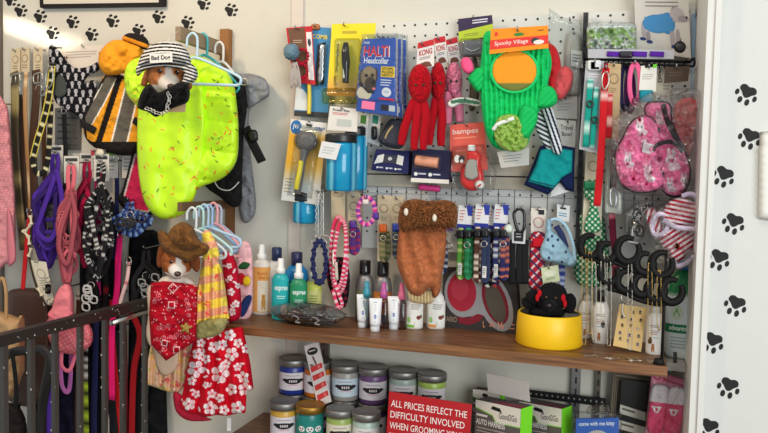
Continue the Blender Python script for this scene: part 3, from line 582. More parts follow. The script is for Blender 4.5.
# pink visor caps
def pdots(x, y): b = np.tile(A(246, 122, 136), (len(x), 1)); return mix(b, (np.sin(x*1.15+y*.3)*np.sin(y*1.25-x*.3)) > .72, (250, 206, 206))
t = T('dog_visor', 'pink polka-dot dog sun visor pressed behind the balusters', 'dog visor'); mb = MB(); puff(mb, [(46, 322), (60, 316), (84, 320), (92, 332), (90, 346), (76, 354), (60, 352), (50, 342)], .12, .03, pdots, 'cloth', .8, 8, wr=.006); t.part('brim', mb); mb = MB(); strap(mb, [(62, 350, .12), (62, 366, .13), (70, 370, .13), (76, 352, .12)], 4, (232, 120, 150)); t.part('strap', mb); whook(60, 320, .12, 'polka-dot visor')
t = T('dog_visor', 'plain pink padded dog hat standing above the handrail', 'dog hat'); mb = MB(); puff(mb, [(52, 326), (48, 314), (52, 308), (55, 296), (62, 285), (70, 286), (73, 300), (72, 320), (66, 330)], .19, .03, flat((246, 138, 150)), 'cloth', 1.0, 7, wr=.005); t.part('crown', mb); mb = MB(); tube(mb, [(49, 314, .21), (55, 318, .215), (66, 318, .215), (72, 312, .21)], 1.6, (240, 120, 136), 'cloth'); t.part('rim', mb); whook(66, 287, .19, 'plain pink padded hat')
# bag, tan plush, brown chair back and black bent handle in the corner
t = T('paper_bag', 'tan paper bag with rolled handles, cut by the photo edge', 'paper bag'); mb = MB(); puff(mb, [(-22, 306), (2, 312), (18, 318), (22, 312), (22, 372), (12, 398), (-20, 402)], .22, .06, flat((196, 156, 112)), 'paper', 1.6, 9, False, wr=.014, wf=.1); t.part('body', mb); mb = MB(); tube(mb, [(-10, 312, .27), (-4, 290, .27), (2, 278, .27), (6, 292, .27), (6, 322, .27)], 1.6, (190, 150, 104), 'paper', 5); t.part('handle', mb)
t = T('padded_chair', 'dark brown rounded chair back standing behind the paper bag', 'chair'); mb = MB(); puff(mb, [(5, 345), (6, 300), (14, 289), (40, 289), (50, 298), (52, 345), (46, 400), (8, 400)], .075, .04, flat((70, 46, 36)), 'leather', 2, 9); t.part('backrest', mb)
c0 = P1(28, 398, .08)
for dx in (-.05, .05): mb = MB(); cyl(mb, (c0[0]+dx, c0[1], c0[2]+.02), (c0[0]+dx, c0[1], 0), .012, (50, 40, 36), 'steel'); t.part('leg', mb)
t = T('stroller_handle', 'black padded bent handle behind the balusters in the lower corner', 'stroller'); mb = MB(); tube(mb, [(6, 356, .30), (14, 352, .31), (32, 350, .31), (45, 350, .31), (50, 360, .31), (46, 385, .31), (42, 410, .30), (40, 460, .3), (38, 520, .3)], 4.6, (34, 33, 34), 'leather', 6, k=12); t.part('grip', mb); mb = MB(); strap(mb, [(12, 350, .335), (16, 385, .335), (15, 415, .33), (8, 433, .33)], 5, (24, 24, 25)); t.part('strap', mb)
mb = MB(); puff(mb, [(-12, 408), (6, 402), (20, 410), (26, 433), (24, 470), (-12, 470)], .3, .04, flat((38, 32, 32)), 'cloth', 2, 8, wr=.01); t.part('seat_cover', mb)
g = P1(40, 433, .3); mb = MB(); cyl(mb, (g[0], g[1], g[2]), (g[0], g[1], 0), .014, (40, 40, 42), 'steel'); t.part('leg', mb)
# ================================================================ COSTUMES ON HANGERS
def capsules(b, x, y, n, box, cols, seed, L=2.2, wd=.55):
    rg = np.random.RandomState(seed)
    for i in range(n):
        cx, cy, a = rg.uniform(box[0], box[2]), rg.uniform(box[1], box[3]), rg.uniform(0, 3.14); ux, uy = math.cos(a), math.sin(a)
        s = np.clip((x-cx)*ux+(y-cy)*uy, -L, L); b = mix(b, ((x-cx-s*ux)**2+(y-cy-s*uy)**2) < wd**2, cols[i % len(cols)])
    return b
def neon(x, y): return capsules(np.tile(A(206, 255, 32), (len(x), 1)), x, y, 170, (122, 50, 240, 220), [(255, 120, 30), (240, 70, 60), (70, 110, 40), (255, 150, 40), (110, 140, 30)], 5, 1.7, .5)
t = T('dog_raincoat', 'neon yellow dog raincoat printed with tiny sprinkles, padded along its side', 'dog raincoat')
mb = MB(); pf = lambda x, y: .012*np.abs(np.sin((y-62)*.105+.2*np.sin(x*.1)))*(x > 196)
puff(mb, [(186, 60), (198, 56), (213, 62), (227, 72), (234, 86), (236, 100), (238, 122), (238, 150), (234, 166), (223, 178), (206, 185), (190, 188), (176, 150), (172, 100)], .16, .03, neon, 'satin', .8, 9, disp=pf, wr=.004, wf=.09); t.part('padded_side', mb)
mb = MB(); puff(mb, [(150, 62), (170, 66), (186, 60), (200, 70), (206, 110), (204, 150), (199, 182), (192, 203), (184, 214), (170, 219), (157, 217), (146, 205), (140, 184), (137, 150), (138, 110), (142, 80)], .185, .03, neon, 'satin', .8, 10, disp=lambda x, y: .007*np.sin((x-170)*.22+.9*np.sin(y*.03)), wr=.007, wf=.05, seed=3); t.part('front', mb)
mb = MB(); puff(mb, [(146, 60), (137, 58), (127, 65), (124, 80), (127, 94), (137, 106), (146, 110), (150, 90)], .19, .03, neon, 'satin', .9, 8, wr=.01, wf=.12, seed=4); t.part('sleeve', mb)
def hanger(lab, x, y, d, xe, ye, col, hk=10, lx=-30, grp='plastic clothes hangers'):
    t = T('clothes_hanger', lab, 'clothes hanger', grp); mb = MB()
    tube(mb, [(x-hk, y-hk*1.1, d), (x-hk*.95, y-hk*2, d), (x-hk*.45, y-hk*2.5, d), (x, y-hk*2.1, d), (x+.5, y-hk*1.2, d), (x, y, d)], 1.25, col, 'plastic', 5, k=8); t.part('hanger_hook', mb)
    mb = MB(); tube(mb, [(x, y, d), ((x+xe)/2, y+(ye-y)*.42, d), (xe-3, ye-3, d), (xe, ye+2, d), (xe-3, ye+6, d), (xe-14, ye+6, d), (x-4, ye+5, d), (x+lx*.8, ye+6, d), (x+lx, ye+2, d), (x+lx*.7, ye-4, d), (x+lx*.3, y+3, d)], 1.45, col, 'plastic', 5, True, 8); t.part('bar', mb); return t
hanger('pale blue hanger at the front of the neon raincoat', 197, 58, .235, 241, 79, (190, 220, 240), 10)
hanger('teal hanger just behind the pale blue one, above the raincoat', 207, 56, .12, 239, 86, (60, 170, 176), 9)
hanger('white hanger hooked at the back near the wooden post', 223, 62, .075, 240, 82, (222, 220, 218), 8)
# black carrier over a grey hoodie
t = T('dog_hoodie', 'heather grey dog hoodie hanging behind the black carrier', 'dog hoodie'); mb = MB()
puff(mb, [(228, 74), (240, 74), (252, 74), (266, 80), (269, 95), (258, 103), (249, 112), (250, 150), (256, 205), (250, 221), (243, 222), (240, 214), (236, 185), (222, 120)], .03, .03, lambda x, y: np.tile(A(132, 134, 140), (len(x), 1))*(.9+.2*vn(x, y, 1.1, 4))[:, None], 'cloth', 1.0, 7, wr=.01); t.part('body', mb); whook(238, 76, .035, 'grey dog hoodie')
mb = MB(); puff(mb, [(244, 80), (254, 76), (267, 82), (269, 94), (259, 102), (249, 108), (245, 98)], .062, .02, flat((138, 140, 146)), 'cloth', 1, 6, wr=.01); t.part('hood', mb)
t = T('dog_carrier', 'black padded dog carrier pack with straps beside the neon raincoat', 'dog carrier'); mb = MB()
puff(mb, [(202, 86), (222, 74), (236, 75), (245, 86), (247, 108), (244, 130), (243, 150), (242, 180), (241, 203), (232, 207), (221, 198), (205, 186), (198, 170)], .095, .025, flat((30, 29, 30)), 'cloth', 1.1, 8, wr=.012); t.part('body', mb)
mb = MB(); strap(mb, [(246, 128, .12), (250, 138, .13), (256, 150, .13), (262, 162, .12)], 9, (28, 27, 28), 'web', .006); t.part('strap', mb)
mb = MB(); plate(mb, [(247, 132), (256, 130), (258, 140), (250, 143)], .135, .006, (36, 35, 36)); t.part('buckle', mb); mb = MB(); tube(mb, [(213, 178, .13), (219, 188, .135), (230, 190, .135), (239, 182, .13)], .6, (200, 198, 194), 'web'); t.part('piping', mb, 'white'); mb = MB(); ring(mb, 244, 82, .14, 4, .5, (190, 190, 190), ry=3); t.part('ring', mb); whook(228, 78, .12, 'black dog carrier')
# ---- dog display heads
def dog_head(mb, x, y, d, s, face, muzz=(0, -1, -.35), jit=1):
    c = P1(x, y, d); m = mpp(x, y, d)*s; to = EYE-c; yaw = math.atan2(to[1], to[0])+math.pi/2+.12; R = np.array(Matrix.Rotation(yaw, 3, 'Z'))
    mz = A(*muzz); mz = mz/np.linalg.norm(mz)
    def df(dr):
        k = 1+.62*np.exp(-((1-dr@mz)/.075)); k += .10*np.exp(-((1-dr@A(.42, -.62, .66))/.05))+.10*np.exp(-((1-dr@A(-.42, -.62, .66))/.05))
        return k
    sphere(mb, c, (m*1.0, m*.85, m*1.0), (0, 0, 0), 'cloth', 56, 40, face, df, R)
    return c, m, R
def face_fn(brown, white, muzz):
    mz = A(*muzz); mz = mz/np.linalg.norm(mz)
    def f(dr):
        b = np.tile(A(*brown), (len(dr), 1)); n = vn(dr[:, 0]*9+20, dr[:, 2]*9+20, 1, 3)
        b = b*(.8+.4*n)[:, None]; X, Z = dr[:, 0], dr[:, 2]; fr = dr[:, 1] < 0
        b = mix(b, sm((.20+.25*np.clip(-Z, 0, 1)-abs(X))/.08)*fr, white); b = mix(b, sm((.16-(1-dr@mz))/.06), white); b = mix(b, (Z < -.6), white); return b
    return f
def eyes(t, c, m, R, ex=.36, ez=.25, ey=-.86, r=.13):
    for s in (-1, 1):
        mb = MB(); p = c+R@(A(s*ex, ey*.88, ez)*m); sphere(mb, p, [m*r]*3, (40, 24, 16), 'gloss', 12, 8); sphere(mb, p+R@(A(.04, -.11, .05)*m), [m*.03]*3, (240, 240, 240), 'gloss', 6, 5); t.part('eye', mb)
def nose(t, c, m, R, mz, k=1.52, r=.2):
    mz = A(*mz); mz = mz/np.linalg.norm(mz); mb = MB(); sphere(mb, c+R@((mz*A(1, .9, 1)*k+A(0, 0, .08))*m), (m*r, m*r*.8, m*r*.75), (74, 50, 48), 'gloss', 12, 8); t.part('nose', mb)
    mb = MB(); q = [c+R@((mz*A(1, .9, 1)*(k-.05)+A(a, .05, -.24+b))*m) for a, b in ((-.24, .06), (-.1, -.02), (0, .05), (.1, -.02), (.24, .06))]; tube(mb, q, .0007, (60, 40, 38), 'cloth', 4, world=True); t.part('mouth', mb)
def ear(t, pol, d, col): mb = MB(); puff(mb, pol, d, .010, flat(col), 'fur', .9, 4, wr=.004); t.part('ear', mb)
MZ = (0.05, -1, -.62)
t = T('dog_display_head', 'dog display head in a striped cap with black beard above the raincoat', 'dog head display')
mb = MB(); c, m, R = dog_head(mb, 166.5, 75, .31, 19, face_fn((168, 104, 62), (226, 216, 206), MZ), MZ); t.part('head', mb); eyes(t, c, m, R, .42, .06, -.92, .12); nose(t, c, m, R, MZ)
ear(t, [(146, 70), (143, 76), (141, 84), (146, 86), (150, 76)], .30, (150, 90, 56)); ear(t, [(184, 70), (190, 78), (192, 88), (186, 90), (182, 78)], .30, (150, 90, 56))
def hatst(x, y): yy = y-.012*(x-165)**2*.55; return mix(np.tile(A(226, 224, 222), (len(x), 1)), (yy % 3.3) < 1.75, (28, 28, 34))
mb = MB(); puff(mb, [(138, 67), (142, 54), (152, 45), (166, 41), (180, 44), (188, 53), (190, 65), (180, 65), (165, 64), (150, 66)], .35, .045, hatst, 'cloth', .5, 14, wr=.003); hat = t.part('cap', mb)
mb = MB(); puff(mb, [(137, 66), (150, 65), (165, 64), (180, 65), (192, 64), (197, 74), (193, 82), (182, 84), (183, 71), (165, 67), (148, 69), (141, 72), (137, 76)], .35, .028, hatst, 'cloth', .5, 4, wr=.006); t.part('cap_brim', mb, under=hat)
mb = MB(); s = panel(mb, [(149.5, 54), (172, 53), (172.5, 62), (150, 63)], .398, .001, (230, 228, 224), 'cloth'); text(mb, s, 'Bad Dog', (.08, .2, .92, .85), (40, 40, 44)); t.part('patch', mb, 'white cloth patch with dark lettering', under=hat)
mb = MB(); puff(mb, [(150, 84), (158, 92), (168, 88), (180, 82), (188, 84), (189, 96), (186, 103), (176, 107), (164, 112), (156, 117), (148, 112), (138, 108), (139, 98), (144, 88)], .385, .03, flat((16, 15, 17)), 'fur', .8, 8, disp=lambda x, y: .006*(vn(x, y, 1.1, 2)-.5), wr=.008); t.part('beard', mb)
mb = MB(); panel(mb, [(170, 94), (187, 94), (185, 112), (163, 112)], .378, .001, (214, 180, 140)); t.part('backing_card', mb)
mb = MB()
for k in range(6): x, y = 168+.6*(k % 2)+1.2*math.sin(k), 94+k*2.9; ring(mb, x, y, .42, 1.1+.5*(k % 2), .5, (206, 204, 200), ry=2.2)
for k in range(7): x, y = 166-k*3.2, 111+2.6*math.sin(k*.7+.3); ring(mb, x, y, .42, 1.9, .5, (206, 204, 200), ry=1.2)
t.part('chain', mb)
mb = MB(); tube(mb, [tuple(P1(167, 46, .375)), (float(P1(170, 36, .31)[0]), -.31, float(P1(170, 36, .31)[2])), (XA, -.243, ZA-.012)], .0009, (220, 220, 216), 'plastic', 4, world=True, k=6); t.part('hanging_cord', mb)
t2 = T('dog_display_head', 'dog display head in a brown cowboy hat with red bandana', 'dog head display')
MZ2 = (-.08, -1, -.5); mb = MB(); c, m, R = dog_head(mb, 177, 262, .33, 15.5, face_fn((150, 84, 44), (236, 228, 220), MZ2), MZ2); t2.part('head', mb); eyes(t2, c, m, R, .44, .12, -.9, .12); nose(t2, c, m, R, MZ2, 1.54, .24)
ear(t2, [(160, 246), (157, 254), (157, 266), (162, 267), (166, 256)], .33, (130, 72, 40)); ear(t2, [(192, 254), (199, 256), (200, 268), (196, 272), (190, 264)], .34, (130, 72, 40))
mb = MB(); puff(mb, [(158, 282), (166, 276), (186, 276), (195, 284), (192, 292), (160, 292)], .31, .03, flat((232, 222, 212)), 'fur', 1, 6, wr=.006); t2.part('chest', mb)
BR = lambda x, y: np.tile(A(118, 78, 40), (len(x), 1))*(.86+.28*vn(x, y, .7, 8))[:, None]
mb = MB(); puff(mb, [(158, 232), (164, 231), (172, 238), (186, 248), (200, 243), (208, 246), (206, 254), (196, 258), (188, 262), (176, 257), (164, 251), (159, 242)], .365, .03, BR, 'fur', .8, 5, wr=.006); h2 = t2.part('hat_brim', mb)
mb = MB(); puff(mb, [(168, 240), (170, 230), (177, 224), (184, 222), (192, 227), (196, 236), (202, 246), (190, 251), (178, 249)], .37, .045, BR, 'fur', .8, 11, disp=lambda x, y: -.018*np.exp(-((x-182-.1*(y-230))/2.6)**2)*(y < 243), wr=.006); t2.part('hat_crown', mb, under=h2)
def band(x, y):
    b = np.tile(A(176, 16, 36), (len(x), 1)); rg = np.random.RandomState(9)
    for i in range(150):
        cx, cy = rg.uniform(148, 199), rg.uniform(283, 362); b = mix(b, (x-cx)**2+(y-cy)**2 < .28, (232, 196, 200))
    for i in range(26):
        cx, cy, r = rg.uniform(150, 196), rg.uniform(286, 358), rg.uniform(1.3, 2.4); q = np.hypot(x-cx, y-cy); b = mix(b, (abs(q-r) < .32) | (q < .6), (216, 120, 134))
    for cx, cy, r, a in ((173, 288, 3.4, .78), (171.5, 305, 3, .05), (164.5, 343, 2.6, .2), (176.5, 350, 3, .0)):
        X = abs((x-cx)*math.cos(a)+(y-cy)*math.sin(a)); Y = abs(-(x-cx)*math.sin(a)+(y-cy)*math.cos(a)); b = mix(b, abs(np.maximum(X, Y)-r) < .42, (238, 200, 204))
    return b
mb = MB(); puff(mb, [(151, 283), (164, 281), (182, 283), (197, 285), (197, 312), (195.5, 341), (182, 350), (166, 361), (158, 352), (151, 345), (149, 315)], .345, .02, band, 'cloth', .45, 5, False, wr=.007); bd = t2.part('bandana', mb)
mb = MB(); st = [(185.5+(8 if k % 2 == 0 else 3.6)*math.sin(k*math.pi/5+.15), 328-(8 if k % 2 == 0 else 3.6)*math.cos(k*math.pi/5+.15)) for k in range(10)]; plate(mb, st, .372, .004, (170, 140, 76), 'cloth', False, 1.2, 2); t2.part('star', mb, 'gold sheriff star', under=bd)
mb = MB(); puff(mb, [(147, 292), (152, 288), (153, 340), (158, 350), (150, 346), (146, 334), (148, 315)], .33, .01, flat((222, 196, 176)), 'cloth', 1, 2); t2.part('lining', mb)
# dresses
def floral(base, cols, n, box, seed, r0=1.2, r1=3):
    def f(x, y):
        b = np.tile(A(*base), (len(x), 1)); rg = np.random.RandomState(seed)
        for i in range(n):
            cx, cy, r, p = rg.uniform(box[0], box[2]), rg.uniform(box[1], box[3]), rg.uniform(r0, r1), rg.uniform(0, 6)
            q = np.hypot(x-cx, y-cy); a = np.arctan2(y-cy, x-cx); b = mix(b, q < r*(.7+.3*np.cos(5*a+p)), cols[i % len(cols)])
        return b
    return f
def hib(base, spots, seed=2):
    def f(x, y):
        b = np.tile(A(*base), (len(x), 1)); rg = np.random.RandomState(seed)
        for cx, cy, r in spots:
            p = rg.uniform(0, 6); q = np.hypot(x-cx, y-cy); a = np.arctan2(y-cy, x-cx); rr = r*(.45+.55*np.abs(np.cos(2.5*a+p))**.5)
            b = mix(b, q < rr, (244, 232, 236)); b = mix(b, (q < r*.22) | ((abs(np.sin(2.5*a+p)) > .97) & (q < r*.6)), (210, 40, 60))
        for i in range(int(len(spots)*1.2)):
            cx, cy, a = rg.uniform(x.min(), x.max()), rg.uniform(y.min(), y.max()), rg.uniform(0, 3); X = (x-cx)*math.cos(a)+(y-cy)*math.sin(a); Y = -(x-cx)*math.sin(a)+(y-cy)*math.cos(a); b = mix(b, (X/2.6)**2+(Y/1)**2 < 1, (240, 226, 228))
        return b
    return f
t = T('dog_dress', 'pale pink and yellow floral dress under the red bandana', 'dog dress'); mb = MB()
puff(mb, [(152, 338), (170, 330), (190, 338), (190, 362), (186, 384), (178, 394), (165, 391), (154, 387), (145, 384), (146, 370)], .235, .018, floral((236, 198, 164), [(222, 90, 96), (236, 150, 120), (240, 206, 110), (226, 120, 130), (190, 196, 110)], 150, (143, 328, 192, 396), 4, 1.2, 2.8), 'cloth', .7, 3, False, disp=lambda x, y: .010*np.sin(x*.7+.03*y), wr=.006); t.part('skirt', mb)
mb = MB(); puff(mb, [(154, 345), (176, 345), (178, 365), (167, 376), (158, 370)], .265, .010, flat((222, 192, 168)), 'cloth', 1.2, 5); t.part('lining', mb)
hs = [(a, b, c*1.18) for a, b, c in [(196, 369, 7.5), (220, 374, 8), (198, 354, 5), (231.6, 354, 6), (214, 347, 5), (196, 394, 3.6), (189, 404, 5.5), (210, 408, 6), (220, 398, 4), (231.6, 389.5, 5), (245, 389, 6), (237.6, 408, 6), (237.6, 367, 3.6), (230, 335, 5), (243, 377, 5), (209, 335, 4), (206, 385, 3), (222, 345, 4.5), (206, 359, 4), (246, 349, 4), (224, 410, 4.5), (192, 381, 4), (238, 343, 4), (212, 394, 4), (226, 364, 4), (201, 343, 4)]]
t = T('dog_dress', 'red dog dress with big white hibiscus flowers, below the shelf end', 'dog dress'); mb = MB()
puff(mb, [(196, 333), (218, 330), (242, 327), (246, 345), (250, 365), (253, 389), (246, 394), (245, 413), (236, 414), (226, 416), (216, 415), (206, 417), (196, 414), (188, 413), (180, 408), (183, 390), (188, 365), (192, 345)], .28, .022, hib((206, 14, 38), hs), 'cloth', .5, 3, False, disp=lambda x, y: .016*np.sin((x-217)*.62*(1-(y-330)/200))*np.clip((y-322)/70, 0, 1), wr=.006); t.part('skirt', mb)
mb = MB(); puff(mb, [(174, 392), (186, 398), (200, 414), (212, 420), (190, 421), (178, 414), (174, 404)], .25, .012, flat((196, 40, 66)), 'cloth', 1, 4, wr=.004); t.part('underskirt', mb)
mb = MB(); puff(mb, [(198, 322), (226, 318), (224, 330), (216, 336), (206, 338), (196, 338)], .318, .016, flat((150, 146, 92)), 'satin', .9, 5, wr=.008); t.part('sash', mb, 'olive satin')
mb = MB(); panel(mb, [(227, 418), (231, 418), (231, 431), (227, 431)], .285, .0006, (226, 226, 222)); t.part('care_tag', mb)
def sund(x, y):
    b = np.tile(A(240, 176, 142), (len(x), 1)); yy = y+.22*(x-210); b = mix(b, ((yy-266) % 17) < 9, (250, 226, 90)); rg = np.random.RandomState(6)
    for i in range(46):
        cx, cy, a = rg.uniform(194, 230), rg.uniform(234, 330), rg.uniform(0, 3); X = (x-cx)*math.cos(a)+(y-cy)*math.sin(a); Y = -(x-cx)*math.sin(a)+(y-cy)*math.cos(a); b = mix(b, (X/2.6)**2+(Y/1.1)**2 < 1, [(240, 96, 90), (246, 150, 120), (250, 214, 150)][i % 3])
    return b
t = T('dog_dress', 'yellow and coral layered sundress beside the cowboy-hat dog', 'dog dress'); mb = MB()
puff(mb, [(203, 258), (216, 256), (222, 272), (225, 290), (229, 319), (214, 324), (195, 330), (194, 312), (198, 285)], .298, .02, sund, 'cloth', .6, 3, False, disp=lambda x, y: .008*np.sin((x-211)*.75), wr=.006); t.part('skirt', mb)
mb = MB(); puff(mb, [(202, 234), (208, 230), (214, 238), (218, 248), (218, 260), (203, 262), (204, 248)], .305, .018, sund, 'cloth', .6, 5, wr=.008); t.part('bodice', mb)
t = T('dog_dress', 'small red floral dress hanging between the sundress and the pink apron', 'dog dress'); mb = MB()
puff(mb, [(222, 256), (230, 252), (236, 264), (240, 290), (240, 316), (232, 322), (227, 318), (225, 290)], .22, .03, hib((196, 20, 50), [(231, 292, 4), (236, 304, 4), (232, 312, 4), (230, 278, 3), (238, 286, 3), (229, 266, 3)], 3), 'cloth', .5, 6, wr=.006); t.part('skirt', mb)
t = T('dog_apron', 'pink dog apron with red cherry and yellow lemon patches', 'dog apron'); mb = MB()
puff(mb, [(238, 246), (248, 242), (252, 252), (253, 280), (252, 312), (244, 322), (236, 322), (235, 290)], .15, .014, flat((238, 186, 192)), 'cloth', .9, 4, wr=.006); t.part('body', mb)
for nm, pl, co, d in (('leaf_patch', [(238, 268), (243, 262), (250, 264), (246, 269)], (40, 92, 50), .17), ('cherry_patch', circ(241, 279, 0, 4.5, 6), (190, 30, 40), .172), ('lemon_patch', circ(246.5, 281, 0, 4.2, 5), (240, 204, 40), .174), ('bow_patch', [(237, 312), (246, 296), (252, 298), (244, 316)], (40, 56, 110), .17)):
    mb = MB(); puff(mb, [p[:2] for p in pl], d, .006, flat(co), 'cloth', 1, 2); t.part(nm, mb)
# pastel hangers on the second arm
hanger('white hanger at the front of the pastel cluster', 196, 230, .26, 226, 252, (220, 226, 232), 9, -22)
hanger('mint hanger second in the pastel cluster', 203, 229, .235, 232, 250, (184, 220, 222), 9, -22)
hanger('pale blue hanger in the middle of the pastel cluster', 208, 227, .21, 241, 241, (176, 206, 232), 9, -22)
hanger('sky blue hanger behind the pale blue one', 212, 226, .185, 237, 246, (150, 190, 230), 8.5, -20)
hanger('lilac hanger near the back of the pastel cluster', 221, 225, .13, 243, 246, (186, 190, 216), 8, -18)
hanger('pink hanger at the back of the pastel cluster', 217, 224, .16, 243, 250, (240, 168, 178), 8.5, -18)
# ================================================================ PACKS ON THE PEGBOARD
def ph(x, y, d, what): return hook(x, y, d, what, back=.0185)
def lo(x, y, d, what): return hook(x, y, d, what, back=.0255)
# pompom rope toy
t = T('rope_toy_pack', 'red and brown card holding a beaded rope toy with grey-blue pompom', 'dog toy'); mb = MB()
s = panel(mb, [(286, 28), (312, 26), (315.5, 85), (293, 82)], .06, .001, (196, 40, 52)); poly(mb, s, [(.06, .02), (.72, .02), (.68, .86), (.14, .86)], (112, 78, 60)); poly(mb, s, [(.76, .1), (.97, .1), (.96, .92), (.72, .92)], (228, 226, 226)); bars(mb, s, (.22, .23, .6, .3), 2, (190, 170, 150)); oval(mb, s, .86, .28, .07, .06, (90, 90, 100)); poly(mb, s, [(.8, .26), (.82, .2), (.86, .26), (.9, .2), (.92, .28), (.86, .36)], (60, 60, 66), .001); t.part('card', mb)
mb = MB()
for pts in ([(296, 52), (304, 48), (309, 54), (305, 64), (297, 62)], [(298, 60), (306, 66), (308, 76), (300, 81), (295, 72)]):
    for x, y, z in circ(sum(p[0] for p in pts)/5, sum(p[1] for p in pts)/5, .075, 6, 7, 14): sphere(mb, P1(x, y, z), [.0045]*3, (176, 24, 50), 'cloth', 8, 6)
t.part('beaded_rope', mb)
mb = MB(); sphere(mb, P1(291.5, 52, .085), [.024]*3, (112, 140, 158), 'fur', 40, 26, dfn=lambda d: .82+.26*np.random.RandomState(1).rand(len(d))); t.part('pompom', mb)
mb = MB(); rg = random.Random(2)
for i in range(14): x = 290+i*.75; tube(mb, [(294+rg.uniform(-2, 3), 62, .08), (x, 74, .082), (x+rg.uniform(-2, 2), 87+rg.uniform(-3, 3), .08)], .7, (176, 168, 164), 'cloth', 3, k=5)
t.part('tassel', mb); ph(297, 29, .061, 'pompom rope toy card')
# comb pack
t = T('comb_pack', 'blue card with grey comb and yellow handle, half behind the rope toy', 'pet comb'); mb = MB(); s = panel(mb, [(301, 26), (331, 28), (328, 118), (294, 116)], .042, .001, (72, 140, 190), fn=None); text(mb, s, 'COMB', (.4, .08, .9, .13), (236, 214, 90)); poly(mb, s, [(.0, .94), (1, .94), (1, 1), (0, 1)], (60, 62, 66)); poly(mb, s, [(.0, .62), (.35, .75), (.4, .93), (0, .93)], (220, 226, 228)); t.part('card', mb)
mb = MB(); plate(mb, [(318, 44), (326, 42), (324, 84), (315, 86)], .05, .004, (186, 194, 204), 'metal', False); t.part('comb_blade', mb); mb = MB(); tube(mb, [(309, 84, .052), (309.5, 100, .052), (309, 114, .052)], 2.2, (232, 206, 70), 'plastic'); t.part('handle', mb)
mb = MB(); puff(mb, rrect(311, 24, 320, 30, 2), .045, .003, flat((190, 120, 70)), 'paper', 2, 1, False); t.part('hang_tab', mb); ph(316, 27, .045, 'blue comb card')
# yellow deshedding tool
t = T('deshedding_tool_pack', 'bright yellow card with a black deshedding tool in clear plastic', 'grooming tool'); mb = MB()
s = panel(mb, [(332, 24), (376, 23), (371, 98), (327, 95)], .075, .001, n=(2, 8), fn=lambda u, v: mix(np.tile(A(238, 220, 50), (len(u), 1)), sm((v-.62)*3), (232, 170, 90))); text(mb, s, 'deShedding', (.13, .28, .22, .68), (70, 64, 50), rot=-90); text(mb, s, 'Tool', (.13, .73, .21, .86), (70, 64, 50), rot=-90); bars(mb, s, (.25, .1, .6, .16), 1, (190, 170, 60), .6); t.part('card', mb)
mb = MB(); tube(mb, [(346, 43, .088), (345.5, 52, .092), (346, 62, .092), (346, 72, .092), (345.5, 83, .09)], 4.2, (30, 28, 28), 'gloss', 5, k=14, taper=[.6, .95, 1.05, .8, .75]); hd = t.part('handle', mb); mb = MB(); panel(mb, [(343, 56), (344.5, 56), (344.5, 78), (343, 78)], .101, .001, (220, 220, 220)); t.part('grip_stripe', mb, under=hd)
bubble(t, 334, 38, 361, 92, .078, .028); mb = MB(); puff(mb, rrect(322, 88, 366, 104, 3), .078, .03, flat((240, 236, 190)), 'clear', 3, 3, False, back=.05); t.part('blister_tray', mb); ph(345, 26, .076, 'yellow deshedding tool card')
# head collar packs
def halti(lab, dx, dy, d, front):
    t = T('head_collar_pack', lab, 'head collar', 'boxed dog head collars'); mb = MB(); q = [(362+dx, 39+dy), (396+dx, 38+dy), (396+dx, 102+dy), (356+dx, 98+dy)]
    s = panel(mb, q, d, .014, (48, 88, 176), side=(226, 230, 234))
    if front:
        text(mb, s, 'HALTI', (.09, .125, .83, .30), (232, 232, 238), .0008); text(mb, s, 'HALTI', (.1, .12, .8, .29), (214, 24, 40), .0014); text(mb, s, 'Headcollar', (.12, .31, .8, .41), (240, 240, 244)); box2(mb, s, (.6, .45, .97, .62), (240, 200, 50)); text(mb, s, 'STOPS', (.63, .465, .92, .51), (40, 40, 40), .0012); text(mb, s, 'PULLING', (.63, .52, .94, .56), (40, 40, 40), .0012); text(mb, s, 'GENTLY', (.63, .57, .92, .605), (40, 40, 40), .0012)
        bars(mb, s, (.6, .66, .9, .78), 3, (226, 230, 240)); oval(mb, s, .76, .86, .12, .075, (232, 234, 238)); bars(mb, s, (.68, .84, .84, .88), 2, (150, 160, 200), off=.0011); box2(mb, s, (.58, .955, .96, .985), (220, 40, 60)); text(mb, s, 'Halti', (.08, .04, .24, .085), (236, 236, 240), bold=False)
        for K, a in enumerate(((.2, .9, .19, .12, (214, 204, 180)), (.1, .66, .08, .15, (64, 54, 44)), (.46, .6, .06, .12, (74, 62, 50)), (.28, .62, .2, .17, (134, 116, 90)), (.3, .54, .17, .07, (150, 132, 104)), (.34, .75, .15, .12, (66, 56, 48)), (.22, .61, .05, .03, (60, 50, 42)), (.38, .6, .045, .03, (60, 50, 42)), (.22, .61, .02, .016, (24, 20, 18)), (.38, .6, .02, .016, (24, 20, 18)), (.42, .72, .05, .035, (26, 24, 24)), (.44, .82, .045, .022, (226, 120, 124)))): oval(mb, s, *a[:4], a[4], .0008+.00015*K)
        poly(mb, s, [(.06, .76), (.1, .74), (.3, .86), (.46, .86), (.46, .89), (.3, .9)], (30, 28, 32), .0029)
    t.part('box', mb); x0, y0 = 358+dx, 34+dy; bubble(t, x0-2, y0-1, x0+41, y0+73, d+.001, .012, 5, 'blister', (240, 244, 247), pol=[(x0+4, y0), (x0+40, y0-1), (x0+41, y0+70), (x0-4, y0+66)])
    mb = MB(); s = panel(mb, [(358+dx, 98+dy), (397+dx, 103+dy), (397+dx, 116+dy), (356+dx, 111+dy)], d+.004, .012, (40, 74, 150), side=(200, 206, 214)); box2(mb, s, (.12, .15, .45, .75), (240, 120, 160)); box2(mb, s, (.6, .25, .8, .7), (36, 36, 44)); box2(mb, s, (.8, .25, .95, .7), (170, 180, 190)); t.part('base_flap', mb); ph(379+dx, 37+dy, d+.001, lab); return t
halti('front boxed head collar with a brown dog portrait and red lettering', 0, 0, .15, True)
